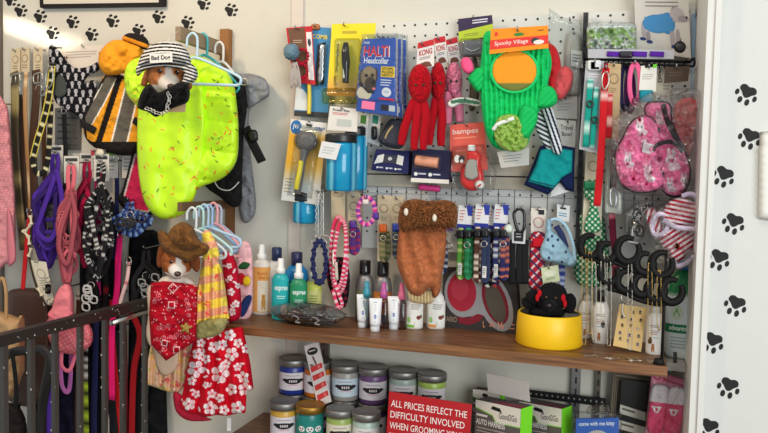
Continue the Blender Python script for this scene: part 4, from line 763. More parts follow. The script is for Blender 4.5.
halti('middle boxed head collar, blue edge showing behind the front one', 5, 1, .11, False)
halti('rearmost boxed head collar against the pegboard', 10, 2, .07, False)
# rubber brush on card
t = T('grooming_brush_pack', 'orange and white card with grey oval brush and yellow grip', 'grooming brush'); mb = MB()
def jw(u, v): b = mix(np.tile(A(228, 226, 222), (len(u), 1)), sm((v-.08)*8)*sm((.82-v)*3)*(.4+.6*sm(1.2-abs(u-.35)*1.2)), (238, 176, 50)); return b
s = panel(mb, [(291, 119), (327, 123), (319, 205), (281, 200)], .08, .001, fn=jw, n=(14, 26)); oval(mb, s, .17, .09, .15, .085, (44, 110, 176)); text(mb, s, 'JW', (.08, .055, .26, .12), (240, 244, 248), .0013); text(mb, s, 'GRIP', (.68, .06, .96, .10), (70, 110, 180)); bars(mb, s, (.05, .72, .3, .92), 5, (190, 170, 130)); poly(mb, s, [(.42, .03), (.62, .04), (.58, .07), (.45, .06)], (60, 56, 54)); t.part('card', mb)
mb = MB(); puff(mb, circ(306, 141, 0, 12, 10.5, 16, tilt=10), .085, .03, flat((104, 100, 100)), 'plastic', 1.2, 7, disp=lambda x, y: .0025*np.sin(x*1.5)*np.sin(y*1.5)); t.part('brush_head', mb)
mb = MB(); tube(mb, [(305, 150, .095), (303, 160, .098), (300.5, 172, .1), (298.5, 184, .1), (297.5, 194, .098)], 4.0, (100, 98, 98), 'plastic', 5, k=14, taper=[1.2, .8, 1, 1, .75]); hd = t.part('handle', mb)
mb = MB(); tube(mb, [(301.2, 161, .105), (299.5, 172, .109), (297.5, 182, .109), (296.5, 189, .106)], 2.7, (236, 214, 40), 'plastic', 5, k=12); gr = t.part('grip', mb, 'yellow rubber', under=None)
bubble(t, 288, 126, 322, 198, .083, .034, pol=[(296, 124), (322, 128), (312, 199), (287, 195)]); ph(310, 122, .081, 'grey oval brush card')
# teal water bottles
def wbottle(lab, x, y, d, r, h, front=True):
    t = T('travel_water_bottle', lab, 'water bottle', 'teal travel water bottles'); mb = MB(); lathe(mb, x, y, d, [(r*.9, 0), (r, 2), (r, h-3), (r*.92, h)], (24, 146, 190), 'gloss', fn=lambda a, z: (120, 210, 232) if int((a+180)/13) % 7 == 3 else ((10, 110, 170) if int((a+180)/13) % 5 == 1 else (24, 150, 196))); t.part('body', mb)  # pale and deep streaks in the colour imitate shine on see-through plastic
    mb = MB(); lathe(mb, x, y-h, d, [(r*1.02*(1+.03*(k % 2)), z) for k, z in enumerate((0, 1.5, 3, 4.5, 6, 7.5))]+[(r*.9, 9)], (34, 34, 38), 'plastic'); t.part('lid', mb); return t
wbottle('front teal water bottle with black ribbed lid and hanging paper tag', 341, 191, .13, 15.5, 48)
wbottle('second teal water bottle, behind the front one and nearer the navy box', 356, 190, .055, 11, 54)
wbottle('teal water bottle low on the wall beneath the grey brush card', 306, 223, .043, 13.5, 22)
t = T('bottle_card', 'white header card standing over the front teal water bottle', 'header card'); mb = MB(); s = panel(mb, [(330, 106), (358, 109), (357, 132), (327, 130)], .115, .001, (226, 222, 218)); text(mb, s, 'Fresh Pet', (.12, .08, .72, .18), (30, 30, 34)); bars(mb, s, (.12, .24, .7, .36), 2, (200, 60, 60)); box2(mb, s, (.3, .5, .8, .8), (190, 196, 190)); t.part('card', mb)
mb = MB(); s = panel(mb, [(322, 141), (341, 144), (336, 160), (318, 157)], .182, .001, (222, 224, 226)); bars(mb, s, (.15, .3, .8, .8), 3, (190, 192, 196)); t.part('paper_tag', mb); ph(343, 109, .116, 'white bottle header card'); hook(314, 205, .043, 'low teal water bottle', back=0)
hook(341, 190, .13, 'front teal water bottle', back=.03); hook(356, 190, .055, 'second teal water bottle', back=.03)
for i, (x, c) in enumerate(((358, (70, 130, 60)), (370, (50, 140, 120)))):
    t = T('clip_card', ['narrow white card with green picture beside the water bottles', 'narrow white card with teal picture and black clip'][i], 'bag clip'); mb = MB(); s = panel(mb, [(x, 111), (x+11, 113), (x+9, 146), (x-3, 142)], .062-.012*i, .001, (222, 224, 224)); box2(mb, s, (.3, .1, .8, .36), c); t.part('card', mb); mb = MB(); puff(mb, rrect(x+1, 126, x+7, 140, 2.5), .064-.012*i, .008, flat((34, 34, 40)), 'gloss', 1.5, 2); t.part('clip', mb); ph(x+6, 113, .063-.012*i, 'narrow clip card with '+['green', 'teal'][i]+' picture')
# woven muzzle and navy box
t = T('dog_muzzle', 'black woven dog muzzle hanging under the head collar boxes', 'dog muzzle'); mb = MB(); puff(mb, [(391, 119), (405, 120), (408, 132), (402, 148), (388, 147), (378, 140), (384, 128)], .085, .03, lambda x, y: mix(np.tile(A(34, 34, 42), (len(x), 1)), ((x+y*.4) % 2.4 < .7) | ((y-x*.4) % 2.4 < .7), (78, 80, 96)), 'web', .6, 6); t.part('basket', mb); mb = MB(); strap(mb, [(384, 142, .11), (388, 132, .118), (396, 122, .11)], 2, (170, 150, 110)); t.part('edge_strap', mb); ph(396, 120, .09, 'black woven muzzle')
t = T('bag_dispenser_box', 'navy box with open white tray window on the metal channel', 'box'); mb = MB(); s = panel(mb, [(376, 149), (409, 151), (408, 174), (371, 170)], .075, .035, (28, 32, 84), side=(36, 40, 90)); poly(mb, s, [(.1, .3), (.28, .2), (.28, .58), (.04, .7)], (222, 222, 220)); poly(mb, s, [(.68, .2), (.86, .25), (.84, .66), (.66, .6)], (222, 222, 220)); poly(mb, s, [(.28, .24), (.68, .24), (.66, .6), (.28, .58)], (58, 60, 74)); oval(mb, s, .47, .4, .06, .08, (190, 196, 200), .0012)
for u in (.16, .42, .66): oval(mb, s, u, .84, .035, .045, (226, 228, 232)); bars(mb, s, (u+.05, .8, u+.16, .9), 1, (190, 196, 214), .6)
t.part('box', mb); ph(392, 153, .042, 'navy tray-window box')
# red and pink plush
def plush(lab, hx, hy, hw, hh, legs, d, col, card, cc):
    t = T('plush_toy', lab, 'plush toy', 'braided plush dog toys'); fz = lambda s: (lambda x, y: .007*(vn(x, y, .9, s)-.5)+.005*(vn(x, y, 2.2, s+1)-.5)); cf = lambda x, y: np.tile(A(*col), (len(x), 1))*(.75+.5*vn(x, y, 1.3, 6))[:, None]
    mb = MB(); s = panel(mb, card, d-.012, .001, (226, 222, 220)); q = .22; poly(mb, s, [(0, 0), (1, 0), (1, q), (0, q)], (196, 40, 52)); text(mb, s, 'KONG', (.12, .3, .9, .52), (170, 30, 44)); bars(mb, s, (.15, .58, .85, .7), 2, (120, 90, 96)); poly(mb, s, [(.1, .98), (.2, .8), (.5, .76), (.75, .8), (.9, .98)], (110, 70, 56)); t.part('card', mb)
    mb = MB(); puff(mb, circ(hx, hy, 0, hw, hh, 14), d, .035, cf, 'fur', .8, 9, disp=fz(2)); hd = t.part('head', mb)
    for s_ in (-.35, .3): mb = MB(); sphere(mb, P1(hx+hw*s_, hy+hh*.05, d+.034), [.004]*3, (30, 60, 30), 'gloss', 8, 6); t.part('eye', mb, under=hd)
    for pts in legs: mb = MB(); tube(mb, [(a, b, d+.008) for a, b in pts], 4.6, np.tile(A(*col), (1, 1))[0], 'fur', 5, k=12, taper=[.9, 1, 1, .95, .75]); t.part('leg', mb)
    ph(card[0][0]+5, card[0][1]+2, d-.011, lab); return t
R1 = (176, 18, 32)
plush('pink plush toy behind the two red ones, partly in bag', 454, 80, 8.5, 18, [[(449, 92), (448, 108), (448, 124)], [(457, 92), (459, 108), (460, 122)]], .05, (226, 130, 162), [(446, 40), (457, 37), (461, 62), (449, 64)], 0)
plush('second red plush toy, behind and beside the front red one', 438, 82, 8, 20, [[(436, 98), (433, 115), (430, 132), (429, 145)], [(440, 98), (442, 116), (441, 134), (441, 146)]], .085, R1, [(434, 38), (445, 36), (448, 62), (437, 65)], 0)
plush('front red plush toy with long braided legs', 420, 84, 12, 20, [[(414, 100), (409, 115), (404, 130), (401, 145)], [(419, 102), (417, 118), (415, 134), (414, 150)], [(424, 102), (426, 118), (424, 134), (423, 150)]], .12, R1, [(418, 43), (434, 39), (434, 66), (416, 70)], 0)
t = T('waste_bag_box', 'navy box with a peach bag roll in its window, below the red plush toys', 'box'); mb = MB(); s = panel(mb, [(413, 148), (451, 151), (449, 182), (411, 180)], .085, .045, (28, 30, 66)); box2(mb, s, (.0, .93, 1, 1.06), (226, 222, 216)); box2(mb, s, (.05, .18, .75, .62), (60, 50, 66))
for u in (.12, .5): oval(mb, s, u, .8, .05, .06, (226, 228, 232)); bars(mb, s, (u+.07, .76, u+.28, .84), 1, (190, 196, 214), .6)
t.part('box', mb); mb = MB(); tube(mb, [(416, 160, .092), (426, 161.5, .092), (438, 163, .092)], 5.2, (226, 158, 128), 'satin', 3, k=14); t.part('bag_roll', mb); ph(431, 152, .045, 'navy waste bag box')
mb = MB(); tube(mb, [(419, 187, .06), (430, 188, .06), (440, 189, .06)], 3.2, (206, 56, 130), 'satin', 3, k=14); solo('bag_roll', mb, 'magenta bag roll lying under the navy waste bag box', 'bag roll'); hook(430, 186, .058, 'magenta bag roll', back=.03)
# lime and purple clicker pack
t = T('clicker_pack', 'dark purple and lime card with a grey clicker under plastic', 'training clicker'); mb = MB(); s = panel(mb, [(458, 19), (492, 15), (494, 37), (459, 42)], .06, .001, (58, 46, 78)); poly(mb, s, [(0, .56), (1, .4), (1, .92), (0, 1)], (186, 206, 60)); bars(mb, s, (.42, .12, .9, .34), 2, (216, 210, 226), .5); bars(mb, s, (.15, .7, .6, .85), 2, (120, 130, 60)); t.part('card', mb)
mb = MB(); puff(mb, rrect(462, 40, 484, 57, 4), .064, .014, flat((104, 104, 112)), 'plastic', 1.4, 4); t.part('clicker', mb); mb = MB(); tube(mb, [(466, 48, .08), (472, 51, .081), (480, 48, .08)], .6, (190, 190, 194), 'plastic'); t.part('button', mb); bubble(t, 459, 38, 488, 60, .062, .022); ph(474, 19, .061, 'purple and lime clicker card')
mb = MB(); puff(mb, [(471, 60), (477, 60), (479, 95), (474, 110), (469, 108), (470, 84)], .05, .01, flat((70, 62, 50)), 'leather', 1.4, 2); solo('leather_chew', mb, 'brown leather strip hanging beside the cactus flower', 'dog chew'); ph(474, 62, .052, 'brown leather strip')
# cactus costume
CP = [(487, 31), (482, 50), (480, 75), (481, 100), (484, 125), (490, 142), (498, 149), (514, 151), (527, 146), (532, 128), (540, 110), (547, 104), (548, 84), (552, 62), (546, 42), (540, 30), (514, 34)]
t = T('cactus_costume', 'green corduroy cactus dog costume with orange header card', 'dog costume'); mb = MB()
puff(mb, CP, .14, .035, flat((28, 198, 106)), 'cloth', .55, 7, disp=lambda x, y: .009*np.abs(np.sin((x-514)*.6*(1+.0009*(y-70))))-.005, wr=.006); t.part('body', mb)
mb = MB(); plate(mb, circ(514.5, 71, 0, 23, 21, 20), .183, .004, (236, 150, 26), 'paper', True, 2, 1, fn=lambda x, y: mix(np.tile(A(238, 150, 24), (len(x), 1)), y > 83, (112, 116, 50))); t.part('card_window', mb, 'orange card seen through the face opening')
mb = MB(); tube(mb, circ(514.5, 71, .184, 23.4, 21.4, 18), 1.5, (36, 200, 112), 'cloth', 3, True, 8); t.part('opening_edge', mb)
mb = MB(); puff(mb, [(498, 118), (512, 114), (522, 120), (528, 134), (526, 147), (514, 152), (500, 147), (494, 134)], .184, .014, flat((150, 184, 84)), 'satin', .9, 5, wr=.014, wf=.3); t.part('satin_lining', mb, 'lime satin'); mb = MB(); strap(mb, [(493, 130, .2), (498, 124, .206), (506, 121, .206), (514, 118, .204)], 3.5, (226, 230, 228), 'cloth'); t.part('elastic', mb, 'white')
for nm, pl, dd in (('arm', [(540, 88), (550, 86), (556, 92), (557, 102), (548, 108), (536, 106)], .16), ('arm', [(522, 106), (534, 108), (538, 118), (530, 136), (522, 138), (518, 124)], .185), ('arm', [(468, 78), (476, 68), (486, 70), (484, 86), (478, 92), (472, 86)], .15)):
    mb = MB(); puff(mb, pl, dd, .022, flat((30, 186, 96)), 'cloth', .6, 5, disp=lambda x, y: .004*np.abs(np.sin((x*.5+y*.5)*.9))-.002); t.part(nm, mb)
mb = MB(); puff(mb, [(461, 60), (467, 57), (472, 61), (474, 70), (468, 74), (462, 69)], .155, .014, flat((238, 90, 140)), 'cloth', .8, 4); t.part('flower', mb)
mb = MB(); s = panel(mb, [(491, 29), (548, 25.5), (548.5, 48), (489.5, 54)], .198, .0014, (240, 142, 30)); poly(mb, s, [(0, .45), (1, .42), (1, .8), (0, .83)], (222, 58, 50)); text(mb, s, 'Spooky Village', (.08, .52, .66, .74), (246, 226, 216), .0013, False); oval(mb, s, .78, .62, .07, .13, (50, 60, 66), .0013); oval(mb, s, .84, .7, .09, .1, (226, 220, 214), .0014); oval(mb, s, .5, .3, .09, .07, (60, 130, 60)); oval(mb, s, .1, .22, .03, .09, (222, 58, 50)); bars(mb, s, (.82, .16, .93, .24), 1, (150, 90, 30), .7); t.part('header_card', mb); ph(518, 31, .198, 'cactus costume')
t = T('grooming_clip', 'clear and green curved clip in front of the pegboard, left of the cactus', 'grooming clip'); mb = MB(); puff(mb, [(447, 104), (452, 99), (462, 97), (476, 99), (482, 103), (478, 107), (462, 104), (452, 108)], .1, .008, lambda x, y: mix(np.tile(A(216, 222, 218), (len(x), 1)), edist(x, y, np.array([(452, 102), (462, 100), (478, 103), (462, 101)], float)) < 1.6, (60, 110, 84)), 'gloss', .7, 2); t.part('body', mb); ph(466, 100, .1, 'curved clear clip')
# bagged toys right of the cactus
t = T('bagged_toy', 'red and coral toy in a clear bag, right of the cactus', 'dog toy'); mb = MB(); puff(mb, [(546, 46), (556, 48), (561, 66), (556, 88), (548, 90)], .075, .025, flat((214, 32, 44)), 'cloth', 1, 6, wr=.006); t.part('red_cloth', mb); mb = MB(); puff(mb, [(556, 72), (566, 66), (573, 74), (570, 90), (560, 100), (553, 92)], .08, .025, flat((246, 92, 96)), 'cloth', 1, 6, wr=.006); t.part('coral_cloth', mb); bubble(t, 545, 14, 584, 100, .06, .055, pol=[(549, 8), (562, 17), (582, 20), (583, 60), (578, 96), (556, 104), (546, 98)]); ph(570, 21, .065, 'bagged red toy')
t = T('dispenser_bottle', 'pale grey pouch with a white label hanging beside the bagged red toy', 'pouch'); mb = MB(); puff(mb, [(567, 36), (576, 33), (582, 42), (581, 84), (576, 96), (567, 92), (564, 64)], .03, .018, flat((190, 186, 178)), 'plastic', 1.4, 6); t.part('body', mb); mb = MB(); s = panel(mb, [(571, 50), (582, 51), (583, 68), (571, 66)], .056, .001, (226, 226, 224)); bars(mb, s, (.1, .25, .9, .8), 3, (120, 120, 124)); t.part('label', mb); ph(574, 35, .035, 'pale grey pouch')
# red bottle in round blister
t = T('paw_wash_pack', 'coral card with a red bottle in a rounded clear blister', 'bottle pack'); mb = MB(); s = panel(mb, [(450, 125), (484, 122), (488, 170), (450, 172)], .075, .001, (222, 96, 84)); text(mb, s, 'bampes', (.08, .1, .82, .24), (240, 206, 200)); bars(mb, s, (.1, .28, .8, .36), 1, (240, 150, 120)); t.part('card', mb)
mb = MB(); puff(mb, [(463, 154), (468, 150), (476, 150), (482, 156), (481, 164), (484, 174), (483, 186), (476, 191), (466, 190), (460, 182), (461, 170), (463, 162)], .085, .022, flat((222, 42, 38)), 'gloss', 1, 5); b = t.part('bottle', mb); mb = MB(); lathe(mb, 471.5, 151, .096, [(3.6, 0), (3.8, 1), (3.8, 5), (3.2, 6)], (236, 234, 232)); t.part('cap', mb, under=b); mb = MB(); puff(mb, [(468, 160), (476, 160), (477, 167), (478, 176), (472, 180), (465, 177), (465, 168)], .113, .002, flat((168, 164, 156)), 'paper', 1.4, 1); t.part('label', mb, under=b)
mb = MB(); s = panel(mb, [(453, 152), (467, 151), (467, 164), (453, 165)], .112, .001, (150, 70, 50)); oval(mb, s, .3, .55, .2, .3, (236, 232, 226)); oval(mb, s, .62, .6, .22, .28, (40, 34, 34)); oval(mb, s, .62, .75, .12, .14, (220, 216, 210), .001); t.part('photo_sticker', mb); mb = MB(); plate(mb, circ(479.5, 185, 0, 4.8, 4.8, 12), .115, .001, (244, 240, 236), 'paper'); tube(mb, [(477.5, 187, .117), (481, 184, .117)], .9, (214, 50, 46), 'paper', 2); t.part('round_sticker', mb)
bubble(t, 450, 146, 496, 198, .078, .05, pol=[(453, 146), (484, 144), (490, 160), (497, 172), (494, 190), (478, 198), (462, 197), (451, 188), (449, 168)]); ph(467, 126, .076, 'coral card with red bottle')
t = T('small_carton', 'small white printed card hanging beneath the cactus lining', 'card'); mb = MB(); s = panel(mb, [(497, 152), (529, 148), (529, 165), (501, 168)], .10, .012, (206, 204, 200)); bars(mb, s, (.15, .3, .8, .8), 3, (110, 110, 112), .2); t.part('box', mb); ph(513, 152, .09, 'small white card under the cactus')
# striped tie, navy and teal bandana, travel bowl card
st = lambda x, y: mix(np.tile(A(226, 228, 232), (len(x), 1)), ((x-.35*y) % 4.4) < 2.2, (34, 40, 62))
st2 = lambda x, y: mix(np.tile(A(226, 228, 232), (len(x), 1)), ((y-.5*x) % 4.6) < 2.3, (34, 40, 62))
t = T('striped_bow', 'navy and white striped dog tie hanging over the teal bandana', 'dog tie'); mb = MB(); puff(mb, [(541, 106), (551, 106), (558, 128), (562, 152), (553, 152), (548, 130)], .118, .010, st, 'cloth', .6, 3); t.part('tail', mb); mb = MB(); puff(mb, [(533, 112), (541, 110), (550, 128), (556, 151), (546, 148), (536, 130)], .106, .008, st2, 'cloth', .6, 3); t.part('tail', mb); ph(546, 108, .12, 'striped tie')
tb = lambda x, y: mix(np.tile(A(22, 148, 148), (len(x), 1)), (np.abs((y-.25*x)-(183-.25*533-2.0)) < .55) | (np.abs((y-.25*x)-(183-.25*533+.8)) < .55), (28, 40, 84))
t = T('dog_bandana', 'teal bandana with navy border stripes hanging below the striped tie', 'dog bandana'); mb = MB(); puff(mb, [(540, 146), (556, 144), (575, 148), (574, 192), (566, 190), (560, 182), (548, 195), (524, 185), (532, 166)], .09, .012, flat((26, 36, 76)), 'cloth', .9, 3, False, wr=.004); b = t.part('border', mb, 'navy'); mb = MB(); puff(mb, [(540, 150), (550, 147), (573, 150), (572, 172), (562, 178), (553, 190), (528, 182), (535, 166)], .10, .014, tb, 'cloth', .6, 3, False, wr=.004); t.part('cloth', mb); ph(556, 146, .095, 'teal bandana')
mb = MB(); panel(mb, [(552, 186), (566, 181), (574, 190), (551, 197)], .085, .001, (226, 226, 226)); t.part('card', mb)
t = T('travel_bowl_card', 'white card lettered Travel Bowl behind the striped tie', 'card'); mb = MB(); s = panel(mb, [(551, 119), (576, 121), (575, 147), (552, 146)], .06, .001, (220, 218, 214)); text(mb, s, 'Travel', (.38, .18, .88, .36), (60, 60, 66), bold=False); text(mb, s, 'Bowl', (.44, .44, .84, .6), (60, 60, 66), bold=False); t.part('card', mb); ph(568, 122, .061, 'Travel Bowl card')
t = T('folded_bowl', 'pale folded bowl pack hanging above the Travel Bowl card', 'pet bowl'); mb = MB(); s = panel(mb, [(552, 98), (577, 96), (577, 119), (553, 118)], .05, .012, (206, 204, 200)); bars(mb, s, (.2, .3, .8, .7), 3, (170, 168, 166)); t.part('pack', mb); ph(566, 99, .045, 'pale folded bowl pack')
# ---------------- hanging collars and leads under the channel
t = T('chain_lead', 'chain lead with thick navy braided loop', 'dog lead'); mb = MB()
for k in range(15):
    for dx in (-3, 2): ring(mb, 320+dx+.6*(k % 2), 192+k*3.1, .11+.004*(k % 2), 1.5-.7*(k % 2), .45, (206, 206, 206), ry=2.2)
t.part('chain', mb); mb = MB()
for x, y in ((316, 241), (322, 243), (326, 240)): mb = MB(); ring(mb, x, y, .115, 4.4, .6, (210, 206, 200)); t.part('ring', mb)
mb = MB(); lp = circ(319.5, 262, .115, 6.5, 21, 26)
for i, (x, y, d) in enumerate(lp): tube(mb, [(x-1.6, y-1.7, d), (x, y, d+.006), (x+1.6, y+1.7, d)] if i % 2 else [(x+1.6, y-1.7, d), (x, y, d+.007), (x-1.6, y+1.7, d)], 1.7, (40, 46, 92), 'web', 2, k=6)
tube(mb, lp, 2.0, (34, 38, 80), 'web', 3, True); t.part('braided_loop', mb, 'navy'); hook(319, 192, .11, 'chain lead', back=0)
t = T('rope_lead', 'pink and white climbing-rope lead coiled on a tan card', 'dog lead'); mb = MB(); s = panel(mb, [(331, 190), (345, 191), (345, 234), (332, 234)], .08, .001, (200, 184, 156)); oval(mb, s, .5, .09, .36, .05, (150, 130, 104)); oval(mb, s, .5, .09, .28, .038, (200, 184, 156), .0012); t.part('card', mb)
rp = lambda i: (238, 220, 226) if (i*1.7) % 5 < 1.2 else (226, 52, 96); mb = MB(); tube(mb, circ(339, 255, .095, 8, 38, 16), 2.1, 0, 'web', 8, True, 8, fn=rp); tube(mb, circ(340, 254, .108, 5.5, 34, 16, tilt=4), 2.0, 0, 'web', 8, True, 8, fn=rp); tube(mb, [(334, 280, .11), (338, 292, .112), (342, 304, .11), (338, 307, .11), (333, 290, .11)], 2, 0, 'web', 8, fn=rp); t.part('rope', mb); mb = MB(); strap(mb, [(336, 262, .115), (337, 280, .118)], 3, (206, 190, 180)); tube(mb, [(333, 250, .112), (333, 262, .113), (335, 268, .113)], 1, (200, 190, 170), 'metal'); t.part('clip', mb); hook(337, 193, .081, 'pink rope lead card', back=0)
def ccard(lab, x, y, h, col, fn, clasp, d=.07, w=13, y2=None, hk=True, lw=6.5, dx=0):
    t = T('dog_collar', lab, 'dog collar'); mb = MB(); s = panel(mb, [(x-w/2, y), (x+w/2, y+.5), (x+w/2-.5, y+h), (x-w/2, y+h)], d, .001, (208, 194, 166)); oval(mb, s, .5, .2, .34, .34*w/h, (150, 134, 108)); oval(mb, s, .5, .2, .27, .27*w/h, (208, 194, 166), .0012); bars(mb, s, (.25, .33, .75, .4), 2, (160, 146, 120)); t.part('card', mb)
    ya = y+h*.44; yb = y2 or y+h*.96; mb = MB(); strap(mb, [(x-1+dx, ya+6, d+.012), (x-1.5+dx, (ya+yb)/2, d+.016), (x-1+dx, yb, d+.012), (x+3+dx, yb-3, d+.005), (x+3.5+dx, (ya+yb)/2, d+.005), (x+2+dx, ya+8, d+.006)], lw, col, 'web', .003, 7, fn=fn); t.part('strap', mb)
    mb = MB(); puff(mb, rrect(x-5+dx, ya, x+3+dx, ya+9, 1.5), d+.012, .01, flat(clasp), 'plastic', 1.2, 1.6, False); t.part('clasp', mb); mb = MB(); ring(mb, x-1+dx, ya+14, d+.024, 2.6, .5, (206, 200, 190)); t.part('ring', mb)
    if hk: hook(x, y+3, d+.001, lab.split(' on ')[0], back=.0255 if x > 363 else 0)
    return t
cyc = lambda cs, L: (lambda s: cs[int(s/L) % len(cs)])
ccard('purple and red print collar on a tan card', 354, 194, 60, 0, cyc([(110, 50, 120), (180, 50, 70), (70, 60, 140)], 2.1), (84, 50, 150))
ccard('camouflage collar with orange clasp on a tan card', 384, 195, 66, 0, cyc([(100, 110, 76), (150, 140, 100), (60, 66, 50)], 1.8), (236, 110, 40))
ccard('dark print collar with bright blue clasp on a tan card', 397, 196, 62, 0, cyc([(50, 70, 110), (120, 130, 120), (40, 44, 60)], 2), (36, 66, 176))
t = T('dog_collar', 'pink and purple print collar hung as an open loop', 'dog collar'); mb = MB(); strap(mb, circ(366.5, 211, .12, 8.5, 13.5, 12), 4.6, 0, 'web', .003, 5, True, fn=cyc([(220, 60, 130), (240, 150, 190), (120, 60, 160)], 2)); t.part('strap', mb); mb = MB(); puff(mb, rrect(372, 212, 379, 220, 1.5), .118, .008, flat((88, 50, 150)), 'plastic', 1.2, 1.5, False); t.part('clasp', mb); mb = MB(); puff(mb, rrect(362, 199, 369, 205, 1.5), .125, .006, flat((226, 216, 216)), 'plastic', 1.2, 1.5, False); t.part('slider', mb); lo(367, 198, .12, 'pink and purple open loop collar')
t = T('tug_toy', 'black and dark red patterned strap hanging behind the pink rope lead', 'tug toy'); mb = MB(); puff(mb, [(328, 262), (345, 258), (350, 280), (346, 306), (338, 304), (328, 285)], .055, .014, lambda x, y: mix(np.tile(A(34, 26, 34), (len(x), 1)), (np.sin(x*.9+y*.5)*np.sin(y*.5-x*.5)) > .4, (150, 40, 60)), 'cloth', .8, 4, wr=.006); t.part('body', mb); hook(340, 262, .058, 'black and red patterned strap', back=0)
# bear costume
BF = lambda x, y: np.tile(A(178, 106, 68), (len(x), 1))*(.9+.2*vn(x, y, .5, 7))[:, None]
t = T('bear_costume', 'brown plush bear dog costume hanging over the shelf bottles', 'dog costume'); mb = MB()
puff(mb, [(402, 226), (420, 222), (444, 226), (446, 250), (442, 276), (440, 292), (434, 298), (430, 288), (420, 296), (410, 293), (402, 278), (397, 262), (398, 240)], .15, .04, BF, 'fur', .8, 9, disp=lambda x, y: .006*np.sin((x-.25*y)*.36), wr=.004); t.part('body', mb)
rg2 = np.random.RandomState(5)
mb = MB(); puff(mb, [(402, 204), (414, 199), (430, 201), (446, 200), (456, 205), (457, 222), (450, 229), (434, 228), (416, 231), (404, 233), (398, 222)], .17, .05, lambda x, y: np.tile(A(136, 86, 50), (len(x), 1))*(.7+.6*vn(x, y, 1.2, 9))[:, None], 'fur', .6, 10, disp=lambda x, y: .016*(vn(x, y, 1.1, 3)-.5)+.010*(vn(x, y, 2.4, 4)-.5)); hd = t.part('fur_hood', mb); 
fz = MB()
for k in range(520):
    x, y = rg2.uniform(399, 456), rg2.uniform(201, 232); a = rg2.uniform(0, 6.28); L = rg2.uniform(2, 4.5); tube(fz, [(x, y, .205), (x+L*.5*math.cos(a), y+L*.5*math.sin(a)+.6, .218), (x+L*math.cos(a), y+L*math.sin(a)+2, .212)], .38, A(142, 90, 54)*rg2.uniform(.65, 1.3), 'fur', 1, k=4, taper=[1, .7, .2])
t.part('shaggy_fur', fz, under=hd, kind='stuff')
for x, y in ((434.5, 218, ), (406, 212)): mb = MB(); puff(mb, circ(x, y, 0, 2.4, 4, 10), .224, .006, flat((236, 226, 212)), 'plastic', .9, 2); t.part('tooth', mb, 'white plush tooth', under=hd)
mb = MB(); puff(mb, [(409, 288), (422, 290), (434, 290), (433, 302), (424, 304), (410, 301)], .135, .016, flat((226, 204, 160)), 'fur', .9, 4, disp=lambda x, y: .006*np.sin(x*2)); t.part('lining', mb, 'cream fleece'); lo(428, 202, .17, 'brown bear costume')
# header-card collars and leads
def lcard(lab, x, y, cols, d, seed, h=46, cap=None):
    t = T('dog_collar', lab, 'dog collar', 'leads on blue header cards'); mb = MB(); s = panel(mb, [(x-6, y), (x+8, y+1), (x+6, y+25), (x-8, y+24)], d, .001, (222, 224, 230)); poly(mb, s, [(0, .78), (1, .78), (1, 1), (0, 1)], (40, 54, 150)); poly(mb, s, [(.55, .0), (1, .0), (1, .42), (.7, .42)], (44, 60, 160)); bars(mb, s, (.1, .2, .5, .7), 4, (200, 130, 120)); t.part('card', mb)
    for i, c in enumerate(cols):
        mb = MB(); xx = x-5+i*7.5; strap(mb, [(xx+1, y+23, d+.01+.01*i), (xx, y+36, d+.02+.01*i), (xx-1, y+23+h, d+.018+.01*i), (xx+3, y+21+h, d+.008+.01*i), (xx+3, y+32, d+.006+.01*i)], 5, c[0], 'web', .003, 14, fn=c[1] if len(c) > 1 else None); t.part('strap', mb)
        if (seed+i) % 2: mb = MB(); s = panel(mb, [(xx-2, y+12+h), (xx+2, y+12.4+h), (xx+1.6, y+24+h), (xx-2.4, y+23.6+h)], d+.024+.01*i, .001, (216, 214, 210)); bars(mb, s, (.15, .2, .85, .8), 4, (90, 90, 96)); t.part('barcode_label', mb)
        mb = MB(); puff(mb, rrect(xx-4, y+25, xx+4, y+34, 1.5), d+.018+.01*i, .009, flat((24, 24, 28)), 'plastic', 1.3, 1.5, False); t.part('clasp', mb)
    mb = MB(); ring(mb, x+2, y+40, d+.045, 3, .6, (190, 186, 180)); t.part('ring', mb); lo(x+1, y+2, d+.001, lab); return t
dots = lambda b, c: (lambda s: c if (s % 7) < 2.2 else b)
lcard('two green collars under a blue and white card', 465, 205, [((90, 150, 60), dots((84, 150, 62), (180, 200, 120))), ((36, 120, 70), dots((36, 120, 70), (60, 150, 110)))], .08, 1)
lcard('brown dotted collar beside the green ones under a blue card', 482, 204, [((90, 60, 50), dots((84, 54, 46), (226, 206, 190))), ((50, 60, 90),)], .095, 2, 50)
lcard('two navy floral collars, the last blue card before the black clip', 501, 204, [((40, 44, 96), dots((40, 44, 96), (214, 212, 220))), ((44, 40, 90), dots((44, 40, 90), (200, 110, 80)))], .08, 3, 48)
lcard('navy striped collar tucked beside the bear costume', 447, 206, [((36, 44, 84), dots((36, 44, 84), (190, 196, 206)))], .06, 4, 40)
lcard('green and black collars on a blue card tucked between two others', 474, 206, [((40, 90, 60), dots((30, 60, 44), (120, 170, 90))), ((30, 30, 36), dots((26, 26, 32), (190, 190, 190)))], .045, 5, 44)
lcard('black and white collars on a blue card behind the navy floral ones', 492, 206, [((30, 30, 36), dots((24, 24, 30), (210, 210, 210))), ((50, 40, 60), dots((40, 30, 60), (170, 60, 60)))], .05, 6, 52)
